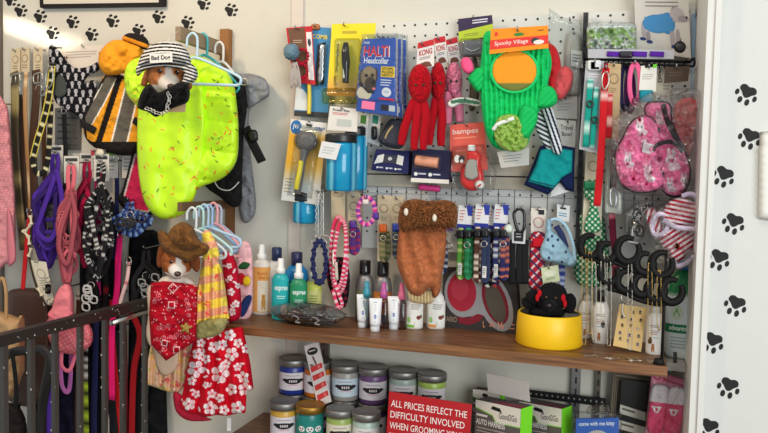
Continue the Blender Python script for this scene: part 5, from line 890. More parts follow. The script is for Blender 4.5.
t = T('seat_belt_lead', 'black lead with large black clip and round white tag', 'dog lead'); mb = MB(); tube(mb, [(515, 222, .1), (514, 213, .1), (519, 209, .1), (524, 213, .1), (524, 228, .1), (519, 232, .1)], 1.6, (26, 26, 28), 'gloss', 5, True); t.part('clip', mb); mb = MB(); s = panel(mb, [(512, 229), (526, 229), (525, 244), (512, 243)], .095, .003, (206, 206, 208)); box2(mb, s, (.15, .15, .85, .85), (34, 34, 38)); bars(mb, s, (.3, .3, .7, .7), 2, (190, 190, 196), off=.0012); t.part('slider', mb)
for x in (513, 520, 526): mb = MB(); strap(mb, [(x, 240, .085), (x-1, 256, .09), (x-1, 284, .09)], 6, (26, 26, 30)); t.part('strap', mb)
mb = MB(); plate(mb, circ(508.5, 229, 0, 4.8, 5, 12), .112, .001, (214, 226, 216), 'paper'); t.part('tag', mb); lo(519, 209, .1, 'black clip lead')
pl = lambda x, y: mix(mix(np.tile(A(176, 36, 52), (len(x), 1)), ((x*.7+y*.7) % 6.5) < 2, (226, 200, 204)), ((x*.7-y*.7) % 6.5) < 2, (52, 50, 92))
t = T('plaid_bow_collar', 'red plaid collar under a white square-tagged card', 'dog collar'); mb = MB(); s = panel(mb, [(531, 208), (546, 209), (545, 236), (531, 235)], .075, .001, (222, 216, 208)); oval(mb, s, .52, .52, .36, .2, (190, 130, 130)); oval(mb, s, .52, .52, .29, .16, (222, 216, 208), .0012); box2(mb, s, (.5, .04, .9, .22), (40, 40, 44)); t.part('card', mb); mb = MB(); puff(mb, [(531, 234), (546, 235), (545, 262), (546, 288), (529, 288), (530, 260)], .08, .012, pl, 'cloth', .6, 3); t.part('strap', mb); mb = MB(); puff(mb, rrect(532, 238, 545, 248, 2), .093, .006, flat((196, 30, 46)), 'cloth', 1.2, 2); t.part('clasp', mb); lo(538, 210, .076, 'red plaid collar')
lb = lambda x, y: mix(np.tile(A(158, 196, 218), (len(x), 1)), np.min([(x-a)**2/1.6+(y-b)**2/2.4 for a, b in ((548, 240), (553, 246), (558, 240), (552, 236), (566, 252), (549, 258), (562, 262))], 0) < 1, (50, 62, 96))
t = T('dog_bandana', 'pale blue bandana harness with navy paw prints', 'dog bandana'); mb = MB(); puff(mb, [(546, 221), (551, 219), (552, 230), (560, 238), (568, 248), (576, 262), (570, 267), (556, 263), (543, 260), (540, 250), (545, 236)], .10, .02, lb, 'cloth', .6, 4, wr=.006); t.part('cloth', mb); mb = MB(); tube(mb, [(547, 222, .11), (556, 219, .105), (566, 226, .1), (573, 244, .105), (575, 261, .11)], 1.6, (172, 206, 226), 'cloth', 6); t.part('edge_trim', mb); mb = MB(); strap(mb, [(556, 226, .09), (562, 236, .09), (566, 248, .095)], 6, (52, 62, 104)); t.part('strap', mb, 'navy'); lo(550, 221, .105, 'pale blue bandana')
t = T('small_card', 'white card with black clip above the pale blue bandana', 'card'); mb = MB(); s = panel(mb, [(557, 204), (570, 206), (569, 222), (557, 220)], .065, .001, (214, 218, 222)); bars(mb, s, (.25, .15, .75, .35), 1, (40, 40, 44), .6); bars(mb, s, (.15, .5, .85, .8), 2, (60, 130, 170)); t.part('card', mb); lo(563, 206, .066, 'white card with black clip')
t = T('small_card', 'pale green square card hanging under the blue bandana', 'card'); mb = MB(); s = panel(mb, [(541, 268), (558, 265), (560, 281), (543, 284)], .11, .001, (206, 214, 178)); oval(mb, s, .5, .42, .36, .2, (226, 230, 206)); bars(mb, s, (.2, .68, .8, .85), 2, (120, 140, 90)); t.part('card', mb); lo(549, 268, .111, 'pale green square card')
mb = MB(); strap(mb, [(562, 262, .08), (562, 275, .085), (561, 290, .085)], 6, 0, fn=dots((50, 66, 150), (190, 200, 226))); solo('dog_collar', mb, 'blue dotted strap hanging beside the pale green card', 'dog collar'); lo(562, 263, .08, 'blue dotted strap')
# ================================================================ RIGHT OF THE PEGBOARD
t = T('treat_bag', 'silver foil bag with green print lying on top of the wire rack', 'treat bag'); mb = MB()
puff(mb, [(589, 25), (611, 22), (634, 25), (636, 40), (634, 52), (610, 52), (589, 51), (587, 38)], .09, .03, lambda x, y: mix(np.tile(A(198, 204, 200), (len(x), 1)), sm((vn(x, y, .35, 5)-.42)*5)*(abs(y-38) < 10), (150, 182, 110)), 'satin', .9, 6, wr=.02, wf=.25); t.part('bag', mb); bubble(t, 587, 22, 637, 53, .092, .04, name='foil_wrap'); ph(611, 25, .1, 'silver foil treat bag')
t = T('dog_suit_box', 'tall white box with a dog in a blue body suit printed on it', 'box'); mb = MB(); s = panel(mb, [(634, -8), (688, -9), (691, 58), (636, 51)], .06, .03, (204, 200, 194), side=(196, 192, 186))
for k in range(3): bars(mb, s, (.2, .1+k*.06, .85, .14+k*.06), 1, (140, 134, 130), .5)
for a in ((.4, .52, .26, .15, (60, 128, 184)), (.6, .5, .14, .17, (60, 128, 184)), (.78, .36, .13, .11, (176, 168, 170)), (.89, .42, .1, .05, (150, 140, 144)), (.72, .36, .06, .12, (140, 130, 136)), (.16, .62, .05, .14, (168, 158, 160)), (.24, .74, .04, .1, (150, 140, 144)), (.68, .72, .045, .13, (168, 158, 160)), (.78, .7, .04, .12, (160, 150, 152)), (.14, .78, .06, .03, (40, 60, 110)), (.26, .82, .06, .03, (40, 60, 110)), (.71, .86, .06, .03, (40, 60, 110)), (.83, .82, .06, .03, (40, 60, 110)), (.95, .4, .02, .02, (30, 28, 30))): oval(mb, s, *a[:4], a[4], .0008+.0002*a[0])
poly(mb, s, [(.18, .42), (.58, .34), (.7, .42), (.7, .62), (.3, .66), (.16, .6)], (64, 134, 190), .0011); t.part('box', mb); ph(662, 3, .032, 'dog body suit box')
mb = MB(); plate(mb, circ(680, 47, 0, 6, 6, 14), .10, .003, (38, 36, 38)); solo('round_tag', mb, 'round black tag hanging in front of the dog suit box', 'tag'); ph(680, 42, .1, 'round black tag')
t = T('wire_rack', 'black wire rack bar with notches and an upturned end hook', 'rack'); mb = MB()
tube(mb, [(584, 59, .12), (640, 60.5, .12), (690, 62, .12)], 1.5, (30, 28, 30), 'steel', 2); tube(mb, [(584, 63, .12), (640, 64.5, .12), (690, 66, .12)], 1.2, (30, 28, 30), 'steel', 2); tube(mb, [(690, 62, .12), (694, 58, .13), (694, 66, .13), (690, 66, .12)], 1.2, (30, 28, 30), 'steel', 3); t.part('bar', mb); mb = MB()
for i in range(20): x = 588+i*5.1; tube(mb, [(x, 58+(x-584)*.03, .122), (x, 66+(x-584)*.03, .122)], .8, (36, 34, 38), 'steel', 1, k=5)
t.part('notches', mb); mb = MB()
for x in (592, 686): q = P1(x, 61, .12); cyl(mb, q, (q[0], -.0185, q[2]), .004, (30, 28, 30), 'steel')
t.part('bracket', mb)
t = T('dog_collar', 'purple collar strapped on a long grey card along the wire rack', 'dog collar'); mb = MB(); panel(mb, [(588, 49), (674, 50), (674, 59), (588, 58)], .135, .002, (176, 176, 182)); t.part('card', mb); mb = MB()
for a, b in ((607, 619), (632, 647), (650, 664)): strap(mb, [(a, 53.8, .139), (b, 54.4, .139)], 5, (84, 34, 150), 'web', .003, 3)
t.part('strap', mb); mb = MB(); puff(mb, rrect(619, 51, 633, 58, 2), .138, .008, flat((30, 26, 40)), 'plastic', 1.2, 2, False); t.part('clasp', mb)
t = T('dog_collar', 'teal bone-print collar on a tall grey card beside the red lead', 'dog collar'); mb = MB(); s = panel(mb, [(586, 61), (604, 61), (600, 154), (579, 149)], .15, .003, (176, 178, 184)); bars(mb, s, (.2, .14, .8, .2), 2, (216, 218, 222)); t.part('card', mb); mb = MB(); puff(mb, rrect(587, 60, 602, 71, 3), .153, .004, flat((222, 224, 226)), 'plastic', 1.4, 2); plate(mb, [(591, 62), (595, 62), (595, 67), (599, 67), (599, 69), (591, 69)], .159, .001, (30, 30, 34), 'plastic', False); t.part('hanger_tab', mb)
bn = lambda s_: (190, 226, 216) if (s_ % 6) < 1.8 else (20, 150, 136)
mb = MB(); strap(mb, [(590.5, 79, .158), (588.5, 105, .16), (585.5, 147, .158)], 5.8, 0, fn=bn); strap(mb, [(596.5, 87, .156), (594.5, 115, .158), (592, 148, .156)], 5.2, 0, fn=bn); t.part('strap', mb); mb = MB()
for x, y in ((590, 104), (595, 120)): mb = MB(); ring(mb, x, y, .166, 3, 1, (40, 44, 46), 'plastic'); t.part('clasp', mb)
ph(595, 63, .151, 'teal bone-print collar')
t = T('dog_lead', 'long flat red lead with white lettering hanging from the wire rack', 'dog lead'); mb = MB(); strap(mb, [(606, 68, .165), (604.5, 90, .168), (602.5, 130, .168), (600, 170, .168), (597, 206, .165)], 7, 0, fn=lambda s_: (228, 190, 186) if 26 < (s_ % 44) < 33 and int(s_*2) % 3 else (196, 24, 34)); t.part('strap', mb); mb = MB(); tube(mb, [(603, 75, .176), (607, 72, .178), (609, 80, .178), (605, 90, .176), (602, 84, .176)], .8, (200, 190, 184), 'metal', 4, True); t.part('clip', mb); mb = MB(); strap(mb, [(604, 66, .17), (608, 66, .17)], 5, (150, 20, 28)); t.part('handle', mb); hook(606, 69, .165, 'long red lead', back=.118)
t = T('dog_collar', 'red studded collar on a tan card right of the long red lead', 'dog collar'); mb = MB(); s = panel(mb, [(608, 63), (621, 64), (619, 140), (604, 139)], .14, .002, (190, 164, 124)); oval(mb, s, .5, .2, .34, .07, (120, 100, 74)); oval(mb, s, .5, .2, .28, .057, (190, 164, 124), .0012); bars(mb, s, (.25, .32, .75, .4), 3, (140, 116, 86)); t.part('card', mb); mb = MB(); strap(mb, [(610, 93, .146), (609.5, 115, .148), (609, 138, .146)], 5.5, 0, fn=lambda s_: (230, 180, 170) if s_ % 5 < 1.1 else (186, 28, 38)); t.part('strap', mb); hook(614, 66, .141, 'red studded collar card', back=.118)
for lab, cx, cy, rx, ry, w_, c, d in (('navy braided collar loop hanging under the wire rack', 625, 88, 4, 22, 4, (50, 46, 90), .10), ('bright pink collar loop hanging beside the navy one', 635, 84, 5.5, 20, 4.6, (236, 100, 150), .125), ('violet collar loop half hidden behind the pink one', 630, 92, 4, 20, 4, (120, 60, 130), .08)):
    mb = MB(); t = T('dog_collar', lab, 'dog collar'); strap(mb, circ(cx, cy, d, rx, ry, 12), w_, c, 'web', .003, 5, True); t.part('strap', mb); mb = MB(); puff(mb, rrect(cx-3, cy+ry-6, cx+3, cy+ry+1, 1.5), d+.004, .006, flat(A(*c)*.6), 'plastic', 1.2, 1.5, False); t.part('clasp', mb); ph(cx, cy-ry, d, lab)
t = T('teal_strap_card', 'white card with green corner over a teal strap pack', 'card'); mb = MB(); s = panel(mb, [(641, 66), (657, 64), (656, 92), (639, 90)], .13, .002, (226, 224, 216)); poly(mb, s, [(.5, 0), (1, 0), (1, .12), (.8, .14)], (110, 200, 60)); box2(mb, s, (.25, .0, .75, .1), (30, 30, 32)); bars(mb, s, (.12, .35, .85, .6), 3, (180, 176, 168)); t.part('card', mb); mb = MB(); puff(mb, rrect(639, 90, 653, 103, 1.5), .13, .016, flat((28, 140, 160)), 'web', 1.5, 2, False); t.part('teal_pack', mb); ph(649, 68, .131, 'white card with green corner')
t = T('dog_tag_card', 'cream card lettered Dog behind the dark brown card', 'card'); mb = MB(); s = panel(mb, [(655, 68), (672, 66), (671, 98), (654, 97)], .105, .002, (206, 200, 182)); text(mb, s, 'Dog', (.12, .1, .42, .5), (60, 56, 50), rot=-90); bars(mb, s, (.5, .6, .9, .8), 2, (160, 150, 130)); t.part('card', mb); ph(660, 69, .106, 'cream Dog card')
mb = MB(); s = panel(mb, [(665, 67), (690, 66), (688, 81), (664, 83)], .14, .004, (70, 56, 44)); bars(mb, s, (.2, .35, .8, .7), 2, (96, 80, 64)); solo('leather_card', mb, 'dark brown rectangular card hanging at the wire rack end', 'card'); ph(676, 68, .138, 'dark brown card')
mb = MB(); panel(mb, [(692, 14), (701, 12), (700, 92), (691, 92)], .03, .004, (150, 176, 200)); solo('pale_blue_pack', mb, 'pale blue pack edge showing beside the white trim', 'pack'); ph(696, 16, .03, 'pale blue pack')
# bunny harness in a clear bag
def bunny(x, y):
    b = np.tile(A(240, 128, 174), (len(x), 1)); rg = np.random.RandomState(11)
    for cx, cy, r in ((640, 127, 1.3), (671, 160, 1.7), (628, 160, 1.2), (648, 174, 1.3), (670, 185, 1.1), (644, 146, 1.0), (659, 118, 1.1), (684, 180, 1.1)):
        X, Y = (x-cx)/r, (y-cy)/r; m = (X**2/10+Y**2/8 < 1) | ((X-1.5)**2/1.2+(Y+4.5)**2/9 < 1) | ((X+1.5)**2/1.2+(Y+4)**2/9 < 1) | ((X-2)**2/14+(Y-4)**2/6 < 1); b = mix(b, m, (238, 230, 234)); b = mix(b, (abs(abs(X)-1.2) < .5) & (abs(Y) < .6), (80, 60, 70))
    for i in range(22):
        cx, cy = rg.uniform(614, 695), rg.uniform(105, 198); q = np.hypot(x-cx, y-cy); b = mix(b, q < 1.9, (190, 40, 90)); b = mix(b, q < .8, (60, 40, 50))
    return b
t = T('bunny_harness', 'pink bunny-print dog harness with black edging in a clear bag', 'dog harness')
for nm, pl, d, th in (('bow', [(622, 140), (632, 122), (646, 116), (656, 124), (660, 140), (658, 160), (664, 180), (656, 190), (636, 192), (622, 184), (616, 168), (616, 152)], .17, .03), ('chest_band', [(646, 106), (660, 102), (670, 106), (672, 124), (684, 150), (690, 172), (684, 192), (672, 196), (660, 186), (652, 160), (648, 130)], .155, .022)):
    mb = MB(); puff(mb, pl, d, th, bunny, 'cloth', .55, 5, wr=.012, wf=.2); bb = t.part(nm, mb); mb = MB(); tube(mb, [(a, b, d+.006) for a, b in pl], 1.4, (34, 30, 34), 'web', 5, True); t.part('edging', mb, 'black', under=bb)
mb = MB(); strap(mb, [(663, 104, .2), (668, 122, .205), (676, 138, .205), (684, 150, .2)], 5, (40, 36, 40), 'web', .004); strap(mb, [(650, 160, .2), (656, 146, .205), (672, 142, .205), (683, 152, .2)], 4, (40, 36, 40), 'web', .004); t.part('strap', mb); mb = MB(); s = panel(mb, [(644, 142), (655, 145), (653, 155), (642, 152)], .206, .001, (222, 218, 220)); bars(mb, s, (.15, .2, .85, .8), 3, (150, 140, 146)); t.part('price_tag', mb)
mb = MB(); puff(mb, [(612, 120), (630, 104), (650, 92), (668, 96), (692, 88), (702, 90), (700, 120), (697, 160), (694, 190), (676, 196), (640, 196), (612, 192), (608, 160)], .15, .07, flat((252, 252, 253)), 'bag', 2, 8, False, wr=.05, wf=.14, back=.05); t.part('bag', mb, 'clear plastic'); ph(660, 98, .16, 'pink bunny harness bag')
t = T('bagged_toy', 'coral red toy in crinkled clear bag against the white trim', 'dog toy'); mb = MB(); puff(mb, [(674, 108), (684, 98), (696, 100), (699, 112), (695, 136), (690, 156), (682, 150), (674, 134)], .115, .026, flat((240, 84, 70)), 'cloth', 1, 8, wr=.01); t.part('body', mb); bubble(t, 670, 88, 702, 160, .112, .04); ph(686, 92, .115, 'coral red bagged toy')
# striped bikini
stp = lambda ax, ay: (lambda x, y: mix(np.tile(A(232, 222, 228), (len(x), 1)), ((x*ax+y*ay) % 4.6) < 2.3, (176, 24, 52)))
t = T('striped_swimsuit', 'red and white striped dog swimsuit with lilac trim in a bag', 'dog swimsuit')
mb = MB(); puff(mb, [(664, 208), (672, 200), (684, 198), (698, 204), (706, 216), (704, 232), (692, 228), (676, 226), (664, 220)], .18, .03, stp(-.2, 1), 'cloth', .5, 6, wr=.008); t.part('upper', mb)
mb = MB(); puff(mb, [(664, 230), (676, 226), (692, 230), (696, 242), (686, 256), (676, 262), (666, 252), (660, 240)], .175, .03, stp(.55, .85), 'cloth', .5, 6, wr=.008); t.part('lower', mb); mb = MB(); puff(mb, [(646, 212), (654, 208), (662, 222), (664, 240), (656, 238), (648, 226)], .165, .02, stp(.9, .3), 'cloth', .5, 5); t.part('strap_cloth', mb)
mb = MB(); tube(mb, [(664, 220, .2), (676, 227, .215), (692, 229, .215), (705, 232, .2), (703, 246, .2), (690, 260, .195), (678, 266, .19), (672, 258, .19)], 2.6, (216, 202, 224), 'cloth', 6); tube(mb, [(652, 222, .19), (658, 214, .2), (666, 216, .2), (668, 226, .2), (662, 234, .195), (654, 234, .19)], 2.2, (216, 202, 224), 'cloth', 6, True); tube(mb, [(682, 196, .2), (692, 194, .205), (702, 202, .2), (706, 214, .2)], 2.4, (206, 192, 220), 'cloth', 6); t.part('trim', mb, 'lilac'); mb = MB(); plate(mb, circ(677, 246, 0, 3, 3, 8), .215, .002, (226, 110, 50), 'cloth'); t.part('star_patch', mb, 'orange')
mb = MB(); puff(mb, [(647, 212), (664, 202), (688, 198), (708, 203), (710, 236), (700, 258), (680, 272), (660, 262), (648, 240)], .155, .066, flat((252, 252, 253)), 'bag', 2, 8, False, wr=.04, wf=.16, back=.05); t.part('bag', mb, 'clear plastic'); hook(676, 202, .16, 'striped swimsuit bag', back=.0255)
# hanging bits right of the upright
gp = lambda s_: [(30, 130, 80), (200, 222, 206), (20, 96, 60)][int(s_/2.0) % 3]
gpl = lambda x, y: mix(mix(np.tile(A(206, 220, 204), (len(x), 1)), ((x+y) % 6) < 3, (40, 140, 92)), ((x-y) % 6) < 2.4, (24, 106, 66))
t = T('plaid_collar_card', 'green plaid collar on a cream card below the teal collar', 'dog collar'); mb = MB(); s = panel(mb, [(586, 150), (604, 152), (601, 236), (582, 234)], .10, .002, (206, 198, 176)); oval(mb, s, .45, .18, .3, .065, (150, 140, 114)); oval(mb, s, .45, .18, .24, .052, (206, 198, 176), .0012); bars(mb, s, (.3, .34, .7, .42), 2, (160, 150, 128)); t.part('card', mb); mb = MB(); puff(mb, [(585, 182), (596, 180), (600, 190), (597, 204), (601, 230), (584, 230), (590, 204), (584, 196)], .106, .012, gpl, 'cloth', .6, 3); t.part('strap', mb); mb = MB(); puff(mb, rrect(584, 181, 597, 190, 2), .118, .005, flat((24, 128, 84)), 'plastic', 1.2, 2); t.part('clasp', mb); ph(594, 153, .101, 'green plaid collar card')
t = T('plaid_collar_card', 'green plaid bandana hanging low behind the black scroll hooks', 'dog bandana'); mb = MB(); puff(mb, [(580, 214), (602, 216), (606, 232), (610, 266), (600, 286), (578, 284), (574, 262), (580, 240)], .04, .016, gpl, 'cloth', .7, 5, wr=.008); t.part('cloth', mb); hook(591, 217, .045, 'green plaid bandana', back=.0255)
t = T('lead_clip_card', 'navy lead with steel clip on a cream card in clear plastic', 'dog lead'); mb = MB(); panel(mb, [(606, 146), (624, 144), (622, 214), (605, 212)], .11, .002, (206, 202, 190)); t.part('card', mb); mb = MB(); strap(mb, [(614, 148, .118), (614, 166, .122), (613, 188, .118)], 6.5, (36, 40, 66), 'web', .005); t.part('strap', mb); mb = MB(); tube(mb, [(613, 188, .12), (610, 194, .122), (611, 204, .122), (615, 206, .122), (616, 198, .122), (615, 190, .12)], 1.2, (190, 190, 194), 'metal', 4, True); t.part('clip', mb); bubble(t, 604, 145, 625, 216, .112, .022); ph(615, 147, .112, 'navy clip lead card')
t = T('dog_lead', 'wine red lead with tiny pink dots behind the scroll hooks', 'dog lead'); mb = MB(); strap(mb, [(612, 208, .09), (613, 235, .095), (616, 262, .095), (614, 292, .09)], 6.5, 0, fn=lambda s_: (236, 130, 150) if s_ % 6 < 1.4 else (96, 22, 44)); t.part('strap', mb); hook(612, 209, .09, 'wine red dotted lead', back=.0255)
t = T('clip_bundle', 'bundle of black and silver lead clips in clear plastic', 'lead clip'); mb = MB()
for i, (x, y) in enumerate(((632, 222), (637, 216), (642, 222), (636, 228), (645, 212), (640, 232))): mb2 = MB(); tube(mb2, [(x-3, y+3, .14), (x-3.4, y-4, .145+.004*i), (x, y-7, .145), (x+3.4, y-3, .145+.004*i), (x+2.6, y+4, .14)], 1.1, [(190, 190, 192), (46, 46, 50)][i % 2], 'metal', 4, True); t.part('clip', mb2)
mb = MB(); strap(mb, [(628, 236, .15), (634, 218, .158), (644, 208, .158), (652, 204, .15)], 3.5, (40, 40, 44)); t.part('strap', mb); mb = MB(); tube(mb, [(628, 242, .16), (636, 243, .16), (642, 246, .16)], 1.1, (214, 214, 216), 'metal'); tube(mb, [(633, 226, .16), (631, 242, .16)], .9, (214, 214, 216), 'metal'); t.part('pin', mb); mb = MB(); puff(mb, [(624, 212), (636, 202), (652, 198), (656, 212), (648, 234), (634, 246), (624, 238)], .13, .05, flat((252, 252, 253)), 'bag', 2, 6, False, wr=.03, wf=.2, back=.05); t.part('bag', mb, 'clear plastic'); hook(640, 206, .14, 'bundle of lead clips', back=.0255)
# ================================================================ THINGS ON THE LONG SHELF
def on(x, y):   # distance from the wall of the shelf point seen at (x, y)
    lo_, hi_ = -.1, .6
    for _ in range(40):
        m = (lo_+hi_)/2; z = P1(x, y, m)[2]; lo_, hi_ = (lo_, m) if z > ZS else (m, hi_)
    return (lo_+hi_)/2
# black scroll jewellery stand
t = T('jewellery_stand', 'black iron stand with rows of scroll hooks holding necklaces', 'jewellery stand'); mb = MB()
bx, by = 672, 357; dj = .235
scr = [(590, 246, 12, 0), (607, 252, 10, 0), (628, 250, 14, 0), (645, 263, 11, 0), (662, 264, 13, 0), (609, 273, 11, 0), (626, 281, 11, 0), (642, 285, 11, 0), (656, 290, 11, 0), (672, 291, 13, 0)]
for i, (x, y, r, _) in enumerate(scr):
    mb = MB(); tube(mb, circ(x, y, dj, r*.8, r*.88, 16, 60, 390), 3.9, (9, 9, 10), 'paint', 4, k=10, taper=[.6, 1, 1.15, 1, .7]); t.part('scroll', mb)
mb = MB(); tube(mb, [(584, 255, dj), (598, 262, dj), (612, 262, dj), (624, 266, dj), (640, 274, dj), (656, 278, dj), (674, 279, dj)], 2.6, (9, 9, 10), 'paint', 5); tube(mb, [(606, 288, dj), (622, 292, dj), (640, 300, dj), (658, 304, dj), (674, 302, dj)], 2.6, (9, 9, 10), 'paint', 5); t.part('cross_bar', mb)
zz0 = P1(672, 250, dj); mb = MB(); cyl(mb, (zz0[0]-.012, zz0[1], ZS+.01), (zz0[0]-.012, zz0[1], zz0[2]), .0035, (24, 23, 24), 'paint'); t.part('pole', mb)
mb = MB(); c = (zz0[0]-.012, zz0[1], ZS); c = A(*c); a = np.arange(16)/16*2*math.pi
mb.add(np.vstack([np.stack([c[0]-.006+.014*np.cos(a), c[1]+.012*np.sin(a), np.full(16, ZS+.0003)], 1), np.stack([c[0]-.006+.010*np.cos(a), c[1]+.008*np.sin(a), np.full(16, ZS+.014)], 1)]), quads(16, 2, 0, True)+[tuple(range(16))[::-1], tuple(range(16, 32))], (22, 21, 22), 'paint'); t.part('base', mb)
def necklace(lab, x, y0, y1, col, w=3.5, pend=None, lay=True):
    t = T('necklace', lab, 'necklace', 'beaded necklaces'); mb = MB(); d = dj+.008
    rr = random.Random(int(x)); ye = y1
    pl = [(x-w*.5, y0+6, d), (x, y0, d-.004), (x+w*.5, y0+6, d), (x+w*.62, (y0+ye)/2, d), (x+w*.5, ye-6, d), (x, ye, d), (x-w*.5, ye-6, d), (x-w*.62, (y0+ye)/2, d)]
    q = wpath(pl, 14, True)
    tube(mb, pl, .33, A(*col)*.9, 'metal', 10, True, 5)
    for p in q[::1]: sphere(mb, p, [.0014]*3, col, 'metal', 6, 4)
    t.part('chain', mb)
    if pend: mb = MB(); oval_ = circ(x, ye+3, d+.003, 2.2, 3, 10); plate(mb, [a[:2] for a in oval_], d, .002, pend, 'metal'); t.part('pendant', mb)
GO, SI = (198, 164, 96), (206, 200, 190)
for x, y0, y1, c, l, pd in ((584, 247, 345, GO, 'gold bead necklace, first from the yellow bowl', None), (590, 252, 334, GO, 'gold bead necklace, second from the yellow bowl', None), (594, 262, 340, SI, 'silver bead necklace, third from the yellow bowl', None), (603, 254, 322, SI, 'silver bead necklace hanging over the second white bottle', SI), (609, 258, 346, SI, 'silver bead necklace just before the earring card', None), (630, 262, 350, SI, 'silver bead necklace hanging behind the earring card top', None), (650, 262, 338, GO, 'gold bead necklace, left one over the last white bottle', GO), (659, 270, 330, GO, 'gold bead necklace, right one over the last white bottle', None)): necklace(l, x, y0, y1, c, 3.5, pd)
t = T('necklace', 'tangle of loose pale chain lying on the shelf edge', 'necklace'); mb = MB(); rg = random.Random(4)
for x0 in (592, 612, 634, 655):
    p = []
    for k in range(9): p.append(P1(x0+rg.uniform(-9, 9), 0*k+347+(x0-592)*.1+rg.uniform(-2, 3), .2)); p[-1][2] = ZS+.0016; p[-1][1] = -.222+rg.uniform(-.014, .02)
    tube(mb, p, .0013, (206, 192, 176), 'metal', 4, k=5, world=True)
t.part('chain', mb)
# bottles
def bottle(lab, x, y, prof, body, cap=None, capc=(240, 240, 238), key='plastic', d=None, fn=None, sy=.75, name='shampoo_bottle', cat='bottle', lab_band=None, deco=None, group=None, capkey='plastic'):
    d = on(x, y) if d is None else d
    if name != 'shampoo_jug': y = zpx((float(P1(x, y, d)[0]), -d, ZS))[1]
    t = T(name, lab, cat, group); mb = MB(); sk = lathe(mb, x, y, d, prof, body, key, 32, fn, sy); R = max(p[0] for p in prof)
    if lab_band:
        label_on(mb, sk(R, lab_band[0], lab_band[1], 150), lab_band[2])
        g = sk(R, lab_band[0], lab_band[1], 150)
        if deco: deco(mb, g)
    t.part('body', mb)
    if cap: mb = MB(); m = prof[-1][1]; b = P1(x, y, d); s_ = mpp(x, y, d); lathe(mb, x, y, d, [(r, m+h) for r, h in cap], capc, capkey, 20, None, 1.0); t.part('cap', mb)
    return t
def dogpic(mb, s, u, v, k, c):
    for a in ((0, 0, .09, .11), (0, -.12, .06, .06), (-.05, -.13, .025, .05), (.05, -.13, .025, .05), (-.05, .12, .03, .05), (.05, .12, .03, .05)): oval(mb, s, u+a[0]*k, v+a[1]*k, a[2]*k, a[3]*k, c, .0012+.0002*abs(a[0]))
SPR = [(3.4, 0), (3.4, 3), (2.2, 4), (2.2, 6), (3, 7), (3, 12), (2, 13)]
SPB = [(4.6, 0), (4.6, 5), (3.2, 6), (3.0, 14), (2.5, 15)]
def d1(mb, s): text(mb, s, "Burt's", (.3, .1, .7, .17), (200, 110, 40), .0012); text(mb, s, 'Bees', (.36, .2, .62, .26), (200, 110, 40), .0012); bars(mb, s, (.36, .34, .64, .5), 3, (120, 80, 110)); dogpic(mb, s, .55, .78, 1.0, (206, 150, 70)); oval(mb, s, .53, .66, .02, .012, (60, 40, 30), .002)
bottle('orange and white dog spray bottle, first at the shelf end', 261, 314, [(8.5, 0), (9.5, 1.5), (9.5, 50), (8, 53), (4, 55)], (232, 224, 214), SPB, key='satin', lab_band=(3, 48, (236, 168, 92)), deco=lambda mb, s: (box2(mb, s, (.3, .3, .78, .98), (238, 226, 206), .0009), d1(mb, s)), fn=None)
bottle('tall white bottle with navy cap standing behind the sprays', 276, 306, [(9, 0), (10.5, 2), (10.5, 40), (8, 50), (5, 54)], (230, 232, 234), [(5, 0), (5, 12), (4, 13)], (36, 50, 90), d=.055, lab_band=(16, 38, (220, 224, 230)), deco=lambda mb, s: (bars(mb, s, (.32, .06, .68, .22), 1, (40, 50, 90), .5), bars(mb, s, (.32, .3, .68, .6), 3, (90, 100, 130))))
bottle('bright blue shampoo bottle with dark cap behind the green spray', 296, 308, [(11, 0), (12.5, 2), (12.5, 40), (11, 46), (6, 51)], (22, 130, 196), [(5.6, 0), (5.6, 12), (4.8, 13)], (44, 44, 84), d=.055, lab_band=(8, 36, (28, 34, 66)), deco=lambda mb, s: (bars(mb, s, (.34, .1, .66, .2), 1, (214, 220, 232), .8, off=.0012), bars(mb, s, (.3, .28, .7, .5), 3, (150, 160, 190)), dogpic(mb, s, .62, .72, .9, (190, 150, 110))))
bottle('white spray bottle squeezed behind the teal spray', 279, 308, [(6, 0), (6.5, 1), (6.5, 36), (3.5, 40)], (226, 226, 222), SPR, d=.075, lab_band=(6, 34, (236, 232, 216)), deco=lambda mb, s: bars(mb, s, (.3, .2, .7, .7), 4, (90, 100, 140)))
def esp(c): return lambda mb, s: (text(mb, s, 'espree', (.2, .16, .8, .3), (232, 246, 246), .0012), bars(mb, s, (.3, .4, .7, .5), 2, (206, 236, 230)), c(mb, s))
bottle('teal spray bottle with a pale puppy on its label', 280, 319, [(8, 0), (9, 1.5), (9, 40), (7, 44), (4, 46)], (36, 170, 176), SPB, lab_band=(1, 40, (34, 172, 178)), deco=esp(lambda mb, s: (oval(mb, s, .62, .76, .14, .16, (236, 222, 200), .0013), oval(mb, s, .58, .74, .02, .02, (40, 30, 30), .002), oval(mb, s, .66, .74, .02, .02, (40, 30, 30), .002), oval(mb, s, .62, .8, .025, .025, (50, 36, 34), .002), poly(mb, s, [(.05, .72), (.4, .9), (.4, 1), (.05, 1)], (110, 190, 90), .001))))
bottle('dark green spray bottle with a black and white dog label', 298, 321, [(8, 0), (9, 1.5), (9, 37), (7, 41), (4, 43)], (40, 140, 100), SPB, lab_band=(1, 37, (36, 140, 98)), deco=esp(lambda mb, s: (poly(mb, s, [(.36, .95), (.52, .55), (.72, .95)], (44, 44, 44), .0013), oval(mb, s, .53, .8, .05, .12, (216, 216, 210), .0016))))
bottle('yellow-green bottle half hidden behind the black cable bag', 313, 312, [(8, 0), (9, 1.5), (9, 32), (6, 38)], (190, 198, 90), [(4, 0), (4, 8), (3, 9)], (230, 230, 226), d=.08, lab_band=(4, 30, (206, 206, 130)), deco=lambda mb, s: (bars(mb, s, (.3, .2, .7, .5), 3, (120, 126, 60)), dogpic(mb, s, .5, .78, .9, (150, 140, 90))))
